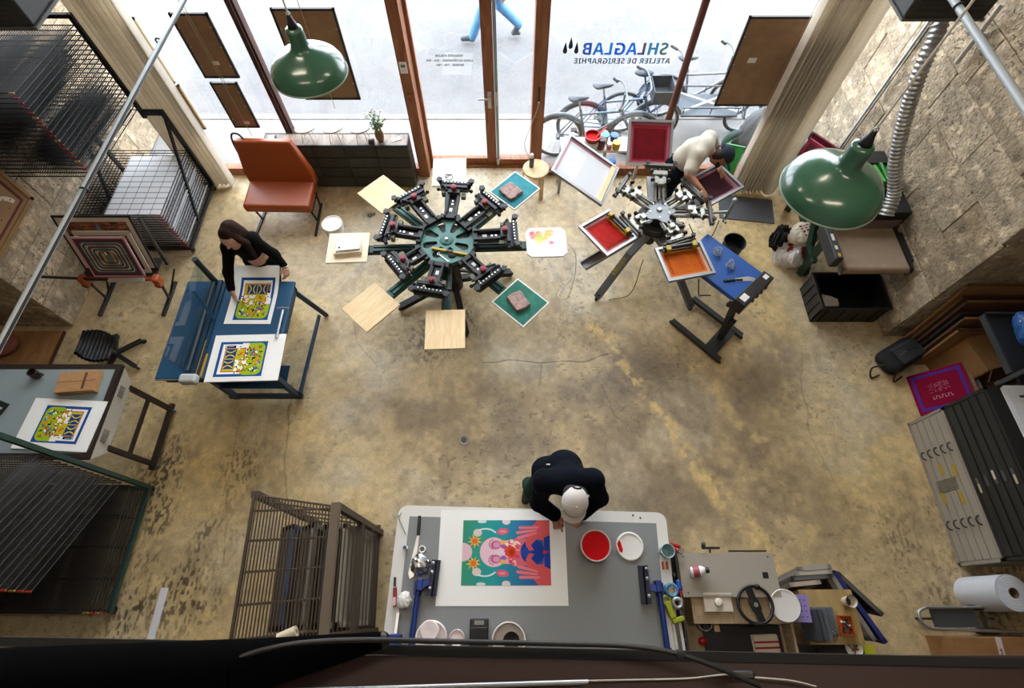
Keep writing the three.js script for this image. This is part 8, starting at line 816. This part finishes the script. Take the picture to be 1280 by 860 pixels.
{ // woman in black behind the blue table
  const hip = V(-2.70, 0.93, -3.40), o = { skin: '#c79a82', face: V(-0.30, -0.20, 0.95), crown: V(-0.2, 0.95, 0.2), top: '#0c0c0d', topName: 'crop_top', topLabel: 'black long-sleeved crop top', trousers: '#121214', trousersLabel: 'black trousers', shoe: '#141414', sleeve: 'long', ease: 0.008, ruffle: 0.004, crop: 0.25, rise: 0.12, waist: 0.78, handR: { dir: V(0.1, -0.6, 0.5), up: V(-0.8, 0.5, 0.2), curl: 0.5 }, handL: { dir: V(0.05, -0.7, 0.6), up: V(0.8, 0.5, 0.1), curl: 0.5 } };
  const j = { hip, hipR: V(-2.79, 0.92, -3.41), hipL: V(-2.62, 0.92, -3.41), kneeR: V(-2.86, 0.5, -3.33), kneeL: V(-2.72, 0.5, -3.33), ankleR: V(-2.92, 0.08, -3.37), ankleL: V(-2.78, 0.08, -3.37), toeR: V(-2.95, 0.03, -3.21), toeL: V(-2.76, 0.03, -3.21), neck: hgt(300, 299, 1.36), head: hgt(290, 296, 1.47), shoulderR: hgt(284, 311, 1.30), shoulderL: hgt(317, 299, 1.34), elbowR: hgt(285, 340, 1.07), elbowL: hgt(342, 317, 1.10), wristR: hgt(289, 362, 0.95), wristL: hgt(356, 333, 0.97) };
  for (const k of ['shoulderR', 'shoulderL']) j[k].lerp(j.neck, 0.12); const r = person('woman with long dark hair in a black crop top holding a print', V(-2.70, 0, -3.40), j, o), p = r.hd.p, sh = r.J;
  part(r.g, 'hair', sdfSurface([[p(-0.045, 0.055, 0), p(0.0, 0.062, 0), 0.094, 0.084], [p(-0.06, 0.0, 0), p(-0.07, -0.06, 0), 0.08, 0.07], [p(0.01, 0.04, 0.07), p(0.0, -0.10, 0.088), 0.03, 0.03], [p(0.0, -0.10, 0.088), p(0.02, -0.24, 0.10), 0.032, 0.02], [p(0.01, 0.04, -0.07), p(0.0, -0.10, -0.088), 0.03, 0.03], [p(0.0, -0.10, -0.088), p(0.05, -0.28, -0.08), 0.036, 0.022], [p(-0.07, -0.05, 0.0), p(-0.10, -0.26, -0.02), 0.075, 0.05]], 0.02, 0.008, 0.008), phys('#2a1a12', 0.85, { specularIntensity: 0.3 })); part(r.g, 'belt', [torus(0.118, 0.012, sh.hip.x, sh.hip.y + 0.075, sh.hip.z, Math.PI / 2)], mat('#3a2a20', 0.5)); part(r.g, 'bracelet', [torus(0.032, 0.005, sh.wristL.x, sh.wristL.y + 0.01, sh.wristL.z, 1.2)], steel);
}
{ // man in pale T-shirt bending over the press
  const hip = V(1.90, 0.98, -4.68), o = { skin: '#b07a5c', face: V(0.55, -0.75, 0.35), crown: V(0.75, 0.5, 0.1), top: '#c9c2b2', topName: 't_shirt', topLabel: 'pale beige T-shirt', trousers: '#10141f', trousersLabel: 'dark navy jeans', shoe: '#2a2826', sleeve: 'short', ease: 0.026, ruffle: 0.012, hem: 0.55, arch: V(0.02, 0.10, 0), handR: { dir: V(0.1, -0.3, 0.9), up: V(0, 1, 0), curl: 0.7 }, handL: { dir: V(0.8, -0.5, 0.3), up: V(0, 1, 0), curl: 0.6 } };
  const j = { hip, hipR: V(1.91, 0.96, -4.59), hipL: V(1.89, 0.96, -4.77), kneeR: V(1.89, 0.52, -4.59), kneeL: V(1.90, 0.52, -4.82), ankleR: V(1.85, 0.08, -4.62), ankleL: V(1.86, 0.08, -4.86), toeR: V(2.01, 0.035, -4.59), toeL: V(2.02, 0.035, -4.84), neck: hgt(887, 184, 1.34), head: hgt(903, 195, 1.27), shoulderR: hgt(872, 193, 1.30), shoulderL: hgt(886, 174, 1.32), elbowR: hgt(861, 218, 1.16), elbowL: hgt(896, 192, 1.06), wristR: hgt(878, 238, 1.10), wristL: hgt(900, 214, 1.05) };
  const r = person('man in a pale T-shirt and navy cap bending over the steel press', V(1.86, 0, -4.66), j, o); cap(r.g, r.hd, '#1f2c3a', 0.06, 'navy baseball cap'); part(r.g, 'hair', sdfSurface([[r.hd.p(-0.05, -0.01, -0.05), r.hd.p(-0.05, -0.01, 0.05), 0.055, 0.055], [r.hd.p(-0.05, -0.06, -0.03), r.hd.p(-0.05, -0.06, 0.03), 0.04, 0.04]], 0.02, 0.008, 0.006), mat('#2a1c14', 0.9)); part(r.g, 'beard', sdfSurface([[r.hd.p(0.07, -0.075, -0.03), r.hd.p(0.07, -0.075, 0.03), 0.028, 0.028], [r.hd.p(0.03, -0.06, 0.062), r.hd.p(0.07, -0.08, 0.03), 0.02, 0.024], [r.hd.p(0.03, -0.06, -0.062), r.hd.p(0.07, -0.08, -0.03), 0.02, 0.024]], 0.012, 0.007, 0.004), mat('#33221a', 0.9));
}
{ // passer-by on the street: only a striding leg shows under the top of the frame
  const f = P(588, 47), b = V(f.x + 0.42, 0.02, f.z), at = (x, y, z) => b.clone().add(V(x, y - 0.02 - 0.05, z)), o = { skin: '#b98468', face: V(-1, -0.1, 0), crown: V(0, 1, 0), top: '#23262e', topName: 'jacket', topLabel: 'dark jacket', trousers: '#5f8cb4', trousersLabel: 'light blue jeans', shoe: '#4a5058', sleeve: 'long', ease: 0.03 };
  const j = { hip: at(0, 0.96, 0), hipR: at(0, 0.95, -0.09), hipL: at(0, 0.95, 0.09), kneeL: at(-0.20, 0.53, 0.09), ankleL: at(-0.38, 0.12, 0.09), toeL: at(-0.54, 0.09, 0.09), kneeR: at(0.10, 0.52, -0.09), ankleR: at(0.40, 0.22, -0.09), toeR: at(0.32, 0.08, -0.09), neck: at(-0.05, 1.5, 0), head: at(-0.08, 1.66, 0), shoulderR: at(-0.04, 1.42, -0.17), shoulderL: at(-0.04, 1.42, 0.17), elbowR: at(-0.14, 1.14, -0.2), elbowL: at(0.14, 1.14, 0.2), wristR: at(-0.34, 0.98, -0.2), wristL: at(0.16, 0.88, 0.22) };
  const r = person('passer-by in light blue jeans striding along the street', V(b.x, -0.05, b.z), j, o); part(r.g, 'hair', sdfSurface([[r.hd.p(-0.03, 0.05, 0), r.hd.p(0.01, 0.06, 0), 0.095, 0.09]], 0.02, 0.01, 0.006), mat('#2a1c14', 0.9)); const bg = r.J.wristR; part(r.g, 'hand_bag', [rbox(0.26, 0.2, 0.08, 0.03, bg.x - 0.12, bg.y - 0.28, bg.z), wire([[bg.x - 0.2, bg.y - 0.18, bg.z], [bg.x - 0.12, bg.y - 0.02, bg.z], [bg.x - 0.04, bg.y - 0.18, bg.z]], 0.008)], blackPaint);
}
// ---------------------------------------------------------------- ink table behind the steel press
{
  const H = 0.76, z0 = -5.46, z1 = P(760, 189, H).z, x0 = 0.62, x1 = 1.74, o = thing('ink_table', 'small white table with ink pots by the window behind the press', 'table', V((x0 + x1) / 2, 0, (z0 + z1) / 2)), w = x1 - x0, d = z1 - z0; part(o, 'table_top', rbox(w, 0.03, d, 0.006, 0, H - 0.015, 0), whitePaint); for (const [x, z] of [[-w / 2 + 0.03, -d / 2 + 0.03], [w / 2 - 0.03, -d / 2 + 0.03], [-w / 2 + 0.03, d / 2 - 0.03], [w / 2 - 0.55, d / 2 - 0.03]]) part(o, 'leg', slab(x - 0.018, x + 0.018, 0, H - 0.03, z - 0.018, z + 0.018), mat('#a8a6a0', 0.5));
  const at = (px, py) => { const p = P(px, py, H); return V(p.x, H, clamp(p.z, z0 + 0.07, z1 - 0.06)); };
  const rb = pail('ink_bucket', 'white-labelled bucket smeared with red ink on the white ink table', at(739, 182), 0.095, 0.16, { open: true, mat: mat('#8c1018', 0.4), ink: redInk, level: 0.75, category: 'bucket' }); part(rb, 'label', [cyl(0.0945, 0.0995, 0.085, 0, 0.055, 0, 0, 0, 0, 32)], whitePaint); part(rb, 'rim_smear', [torus(0.098, 0.008, 0, 0.158, 0, Math.PI / 2)], mat('#b01420', 0.35)); part(rb, 'stirrer', bar([0.02, 0.1, 0], [0.16, 0.24, -0.06], 0.025, 0.006), mat('#c84a2c', 0.5));
  const pot = (label, x, z, r, h, c, lid) => { const t = thing('ink_pot', label, 'pot', V(x, H, z)); part(t, 'pot', lathe([[0, 0], [r * 0.92, 0], [r, h], [0, h]], 24), mat(c, 0.4)); part(t, 'lid', lathe([[0, h + 0.02], [r * 1.0, h + 0.02], [r * 1.05, h + 0.014], [r * 1.05, h - 0.006], [r, h - 0.006]], 24), mat(lid, 0.4)); };
  pot('orange-lidded ink pot beside the red bucket', 1.06, -5.37, 0.055, 0.08, '#d8d4cc', '#c8761c'); pot('dark red ink bottle with label on the ink table', 1.13, -5.25, 0.045, 0.13, '#6a1c2c', '#3a1018'); pot('turquoise-lidded ink pot on the ink table', 1.18, -5.38, 0.055, 0.09, '#cfd4d4', '#4a9ab4'); pot('small pink ink pot at the edge of the ink table', 1.23, -5.24, 0.032, 0.07, '#d85a5a', '#e8e0dc'); pot('small white ink pot at the edge of the ink table', 1.04, -5.22, 0.035, 0.05, '#e4e2de', '#d8d6d0'); pot('blue ink pot beside the window on the ink table', 1.30, -5.37, 0.05, 0.09, '#23508c', '#2a62a8'); pot('yellow ink pot beside the window on the ink table', 1.32, -5.25, 0.05, 0.08, '#c8a02c', '#d8b43c');
  const bb = thing('blue_bottle', 'blue plastic bottle on the floor below the ink table', 'bottle', onFloor(P(763, 212, 0.1))); part(bb, 'bottle', lathe([[0, 0], [0.05, 0], [0.055, 0.02], [0.055, 0.2], [0.045, 0.22], [0, 0.22]], 24), mat('#cfd4d8', 0.4)); part(bb, 'cap', lathe([[0, 0.27], [0.045, 0.27], [0.05, 0.26], [0.05, 0.2], [0, 0.2]], 24), mat('#1c5a9c', 0.4));
  const gs = thing('green_board', 'bright green board leaning by the pleated curtain behind the man', 'board', V(2.93, 0, -5.40), -0.3); gs.rotation.order = 'YXZ'; gs.rotation.x = -0.1; part(gs, 'board', slab(-0.12, 0.12, 0, 0.62, -0.008, 0.008), mat('#2f9a4a', 0.5)); part(gs, 'edge', slab(-0.122, 0.122, 0.61, 0.625, -0.01, 0.01), mat('#2a7c40', 0.5));
}
// ---------------------------------------------------------------- bicycles and scooter on the pavement
const bikeGrey = mat('#5c646c', 0.45, 0.3), tyre = mat('#3c4046', 0.8), spokeM = mat('#aab0b6', 0.4, 0.6), bikeBlue = mat('#6a7c94', 0.4, 0.3), saddleM = mat('#454a52', 0.6);
function wheel(parent, x, y, z, R) { const w = part(parent, 'tyre', torus(R, 0.022, x, y, z, 0, 0, 0, 6.283, 44, 8), tyre); part(w, 'rim', torus(R - 0.025, 0.010, x, y, z, 0, 0, 0, 6.283, 40, 6), spokeM); part(w, 'spokes', Array.from({ length: 18 }, (_, k) => { const a = k / 18 * 6.283; return rod([x, y, z + (k % 2 ? 0.02 : -0.02)], [x + Math.cos(a) * (R - 0.03), y + Math.sin(a) * (R - 0.03), z], 0.0022, 4); }), spokeM); part(w, 'hub', rod([x, y, z - 0.05], [x, y, z + 0.05], 0.02), bikeGrey); }
function bicycle(label, at, turn, frameMat, fender, basket) {   // rear wheel at x = -0.5, front wheel at x = +0.5
  const b = thing('bicycle', label, 'bicycle', at, turn, 'bicycles parked on the pavement'), R = 0.33, T = (a, c, r = 0.017) => rod(a, c, r, 10); wheel(b, -0.52, R + 0.02, 0, R); wheel(b, 0.53, R + 0.02, 0, R);
  part(b, 'frame', [T([-0.13, 0.30, 0], [-0.25, 0.80, 0]), T([-0.22, 0.70, 0], [0.32, 0.74, 0]), T([-0.13, 0.30, 0], [0.34, 0.66, 0], 0.021), T([0.31, 0.78, 0], [0.37, 0.60, 0], 0.022), T([-0.52, 0.35, 0.05], [-0.13, 0.30, 0.03], 0.011), T([-0.52, 0.35, -0.05], [-0.13, 0.30, -0.03], 0.011), T([-0.52, 0.35, 0.05], [-0.23, 0.74, 0.02], 0.009), T([-0.52, 0.35, -0.05], [-0.23, 0.74, -0.02], 0.009)], frameMat); part(b, 'fork', [T([0.37, 0.62, 0.04], [0.53, 0.35, 0.055], 0.012), T([0.37, 0.62, -0.04], [0.53, 0.35, -0.055], 0.012), T([0.37, 0.62, -0.05], [0.37, 0.62, 0.05], 0.014)], frameMat);
  const sd = part(b, 'saddle', [(() => { const g = new THREE.SphereGeometry(1, 20, 12); const p = g.attributes.position; for (let i = 0; i < p.count; i++) { const x = p.getX(i), y = p.getY(i), z = p.getZ(i); p.setXYZ(i, x * 0.14 - 0.29, Math.max(y, -0.3) * 0.035 + 0.94 + 0.02 * x * x, z * (0.035 + 0.05 * smooth(0.2, -0.8, x))); } g.computeVertexNormals(); return g; })()], saddleM); part(sd, 'seat_post', T([-0.25, 0.78, 0], [-0.28, 0.93, 0], 0.013), steel);
  part(b, 'handlebar', [wire([[0.22, 1.0, -0.30], [0.30, 1.02, -0.2], [0.33, 1.0, 0], [0.30, 1.02, 0.2], [0.22, 1.0, 0.30]], 0.012, 24, 8), T([0.31, 0.78, 0], [0.31, 1.0, 0], 0.014)], bikeGrey); for (const z of [-0.27, 0.27]) part(b, 'grip', T([0.24, 1.005, z * 0.88], [0.20, 1.0, z * 1.15], 0.018), blackMatt); part(b, 'crank', [torus(0.09, 0.007, -0.13, 0.30, 0.05), T([-0.13, 0.30, 0.07], [0.02, 0.24, 0.07], 0.01), rbox(0.09, 0.02, 0.07, 0.005, 0.02, 0.24, 0.11), T([-0.13, 0.30, -0.07], [-0.28, 0.36, -0.07], 0.01), rbox(0.09, 0.02, 0.07, 0.005, -0.28, 0.36, -0.11)], iron);
  if (fender) for (const x of [-0.52, 0.53]) part(b, 'fender', moved(new THREE.TorusGeometry(R + 0.035, 0.028, 6, 24, 2.4), x, R + 0.02, 0, 0, 0, 0.4), bikeGrey); if (basket) { part(b, 'basket', [rbox(0.28, 0.02, 0.34, 0.005, 0.52, 0.78, 0), ...[-0.17, 0.17].map((z) => box(0.28, 0.18, 0.012, 0.52, 0.87, z)), box(0.012, 0.18, 0.34, 0.38, 0.87, 0), box(0.012, 0.18, 0.34, 0.66, 0.87, 0)], mat('#3a4048', 0.7)); part(b, 'basket_stay', [T([0.5, 0.78, 0.05], [0.53, 0.35, 0.06], 0.006), T([0.5, 0.78, -0.05], [0.53, 0.35, -0.06], 0.006)], steel); } return b;
}
bicycle('grey city bicycle with mudguards leaning nearest the door post', V(1.16, -0.01, -5.97), 0.03, bikeGrey, true, false);
bicycle('slate-blue bicycle with a front basket, second along the pavement', V(1.50, -0.01, -6.22), 0.03, bikeBlue, true, true);
bicycle('pale bicycle with straight bars standing behind the cargo bike', V(2.72, -0.01, -6.78), -0.03, mat('#8c949c', 0.4, 0.3), false, false);
{
  const b = thing('cargo_bicycle', 'long cargo bicycle with a flat grey load deck in front', 'bicycle', V(2.20, -0.01, -6.45), 0.0); wheel(b, -0.62, 0.34, 0, 0.32); wheel(b, 1.18, 0.28, 0, 0.26); const T = (a, c, r = 0.018) => rod(a, c, r, 10);
  part(b, 'frame', [T([-0.25, 0.3, 0], [-0.36, 0.82, 0]), T([-0.34, 0.7, 0], [0.12, 0.80, 0]), T([-0.25, 0.3, 0], [0.14, 0.66, 0], 0.022), T([0.12, 0.9, 0], [0.16, 0.4, 0], 0.022), T([0.16, 0.42, 0], [1.0, 0.40, 0], 0.025), T([1.0, 0.40, 0], [1.1, 0.62, 0], 0.02), T([1.1, 0.62, 0.05], [1.18, 0.28, 0.05], 0.012), T([1.1, 0.62, -0.05], [1.18, 0.28, -0.05], 0.012), T([-0.62, 0.34, 0.05], [-0.25, 0.3, 0.03], 0.011), T([-0.62, 0.34, -0.05], [-0.25, 0.3, -0.03], 0.011), T([-0.62, 0.34, 0.05], [-0.35, 0.76, 0.02], 0.01), T([-0.62, 0.34, -0.05], [-0.35, 0.76, -0.02], 0.01)], bikeBlue); part(b, 'load_deck', rbox(0.80, 0.03, 0.46, 0.008, 0.58, 0.46, 0), mat('#4c545e', 0.6)); part(b, 'deck_rail', [T([0.18, 0.60, 0.23], [0.98, 0.60, 0.23], 0.012), T([0.18, 0.60, -0.23], [0.98, 0.60, -0.23], 0.012), T([0.98, 0.6, -0.23], [0.98, 0.6, 0.23], 0.012), ...[0.2, 0.58, 0.96].flatMap((x) => [-0.23, 0.23].map((z) => T([x, 0.5, z], [x, 0.6, z], 0.008)))], bikeGrey); part(b, 'deck_strap', [bar([0.2, 0.525, -0.2], [0.95, 0.525, 0.2], 0.03, 0.006), bar([0.2, 0.527, 0.2], [0.95, 0.527, -0.2], 0.03, 0.006)], mat('#b8bcc0', 0.5));
  part(b, 'saddle', [ball(1, -0.42, 0.97, 0, 0.13, 0.04, 0.07), rod([-0.36, 0.8, 0], [-0.41, 0.95, 0], 0.013)], saddleM); part(b, 'handlebar', [wire([[-0.02, 1.12, -0.32], [0.06, 1.13, -0.2], [0.10, 1.08, 0], [0.06, 1.13, 0.2], [-0.02, 1.12, 0.32]], 0.012, 24, 8), T([0.12, 0.9, 0], [0.10, 1.09, 0], 0.014)], bikeGrey); for (const z of [-0.3, 0.3]) part(b, 'grip', T([0.02, 1.125, z * 0.85], [-0.05, 1.12, z * 1.15], 0.018), blackMatt); part(b, 'crank', [torus(0.09, 0.007, -0.25, 0.30, 0.05), T([-0.25, 0.30, 0.07], [-0.12, 0.22, 0.07], 0.01), rbox(0.09, 0.02, 0.07, 0.005, -0.12, 0.22, 0.11)], iron); part(b, 'battery_box', rbox(0.22, 0.16, 0.14, 0.02, 0.0, 0.62, 0), mat('#3a4048', 0.5));
}
{
  const s = thing('scooter', 'parked grey scooter under a dark pleated cover by the window', 'scooter', V(3.62, -0.01, -5.96), 0.0), g = new THREE.SphereGeometry(1, 48, 24); const p = g.attributes.position; for (let i = 0; i < p.count; i++) { const x = p.getX(i), y = p.getY(i), z = p.getZ(i), a = Math.atan2(z, x), f = 1 + 0.05 * Math.sin(a * 16) * (y < 0.6 ? 1 : 0.2); p.setXYZ(i, x * 0.42 * f * (y < 0 ? 1.08 : 1), y < 0 ? 0.45 + y * 0.42 : 0.45 + y * 0.40, z * 0.25 * f); } g.computeVertexNormals(); part(s, 'cover', g, mat('#4c4e52', 0.8)); part(s, 'seat', rbox(0.52, 0.16, 0.28, 0.06, -0.02, 0.90, 0, 0, 0, 0.06, 4), mat('#8c939a', 0.6)); for (const x of [-0.40, 0.46]) part(s, 'tyre', [torus(0.18, 0.05, x, 0.23, 0), cyl(0.09, 0.09, 0.05, x, 0.23, 0, Math.PI / 2)], tyre); part(s, 'handlebar', [rod([0.34, 0.7, 0], [0.28, 1.08, 0], 0.02), rod([0.28, 1.08, -0.3], [0.28, 1.08, 0.3], 0.014), ball(0.06, 0.3, 1.02, 0)], bikeGrey); for (const z of [-0.28, 0.28]) part(s, 'mirror', [rod([0.28, 1.08, z], [0.26, 1.24, z * 1.1], 0.006), ball(1, 0.26, 1.27, z * 1.1, 0.012, 0.04, 0.055)], bikeGrey);
  bicycle('grey bicycle seen past the pleated curtain beside the stone pier', V(4.05, -0.01, -6.95), 1.35, bikeGrey, false, false);
}
renderer.render(scene, camera);
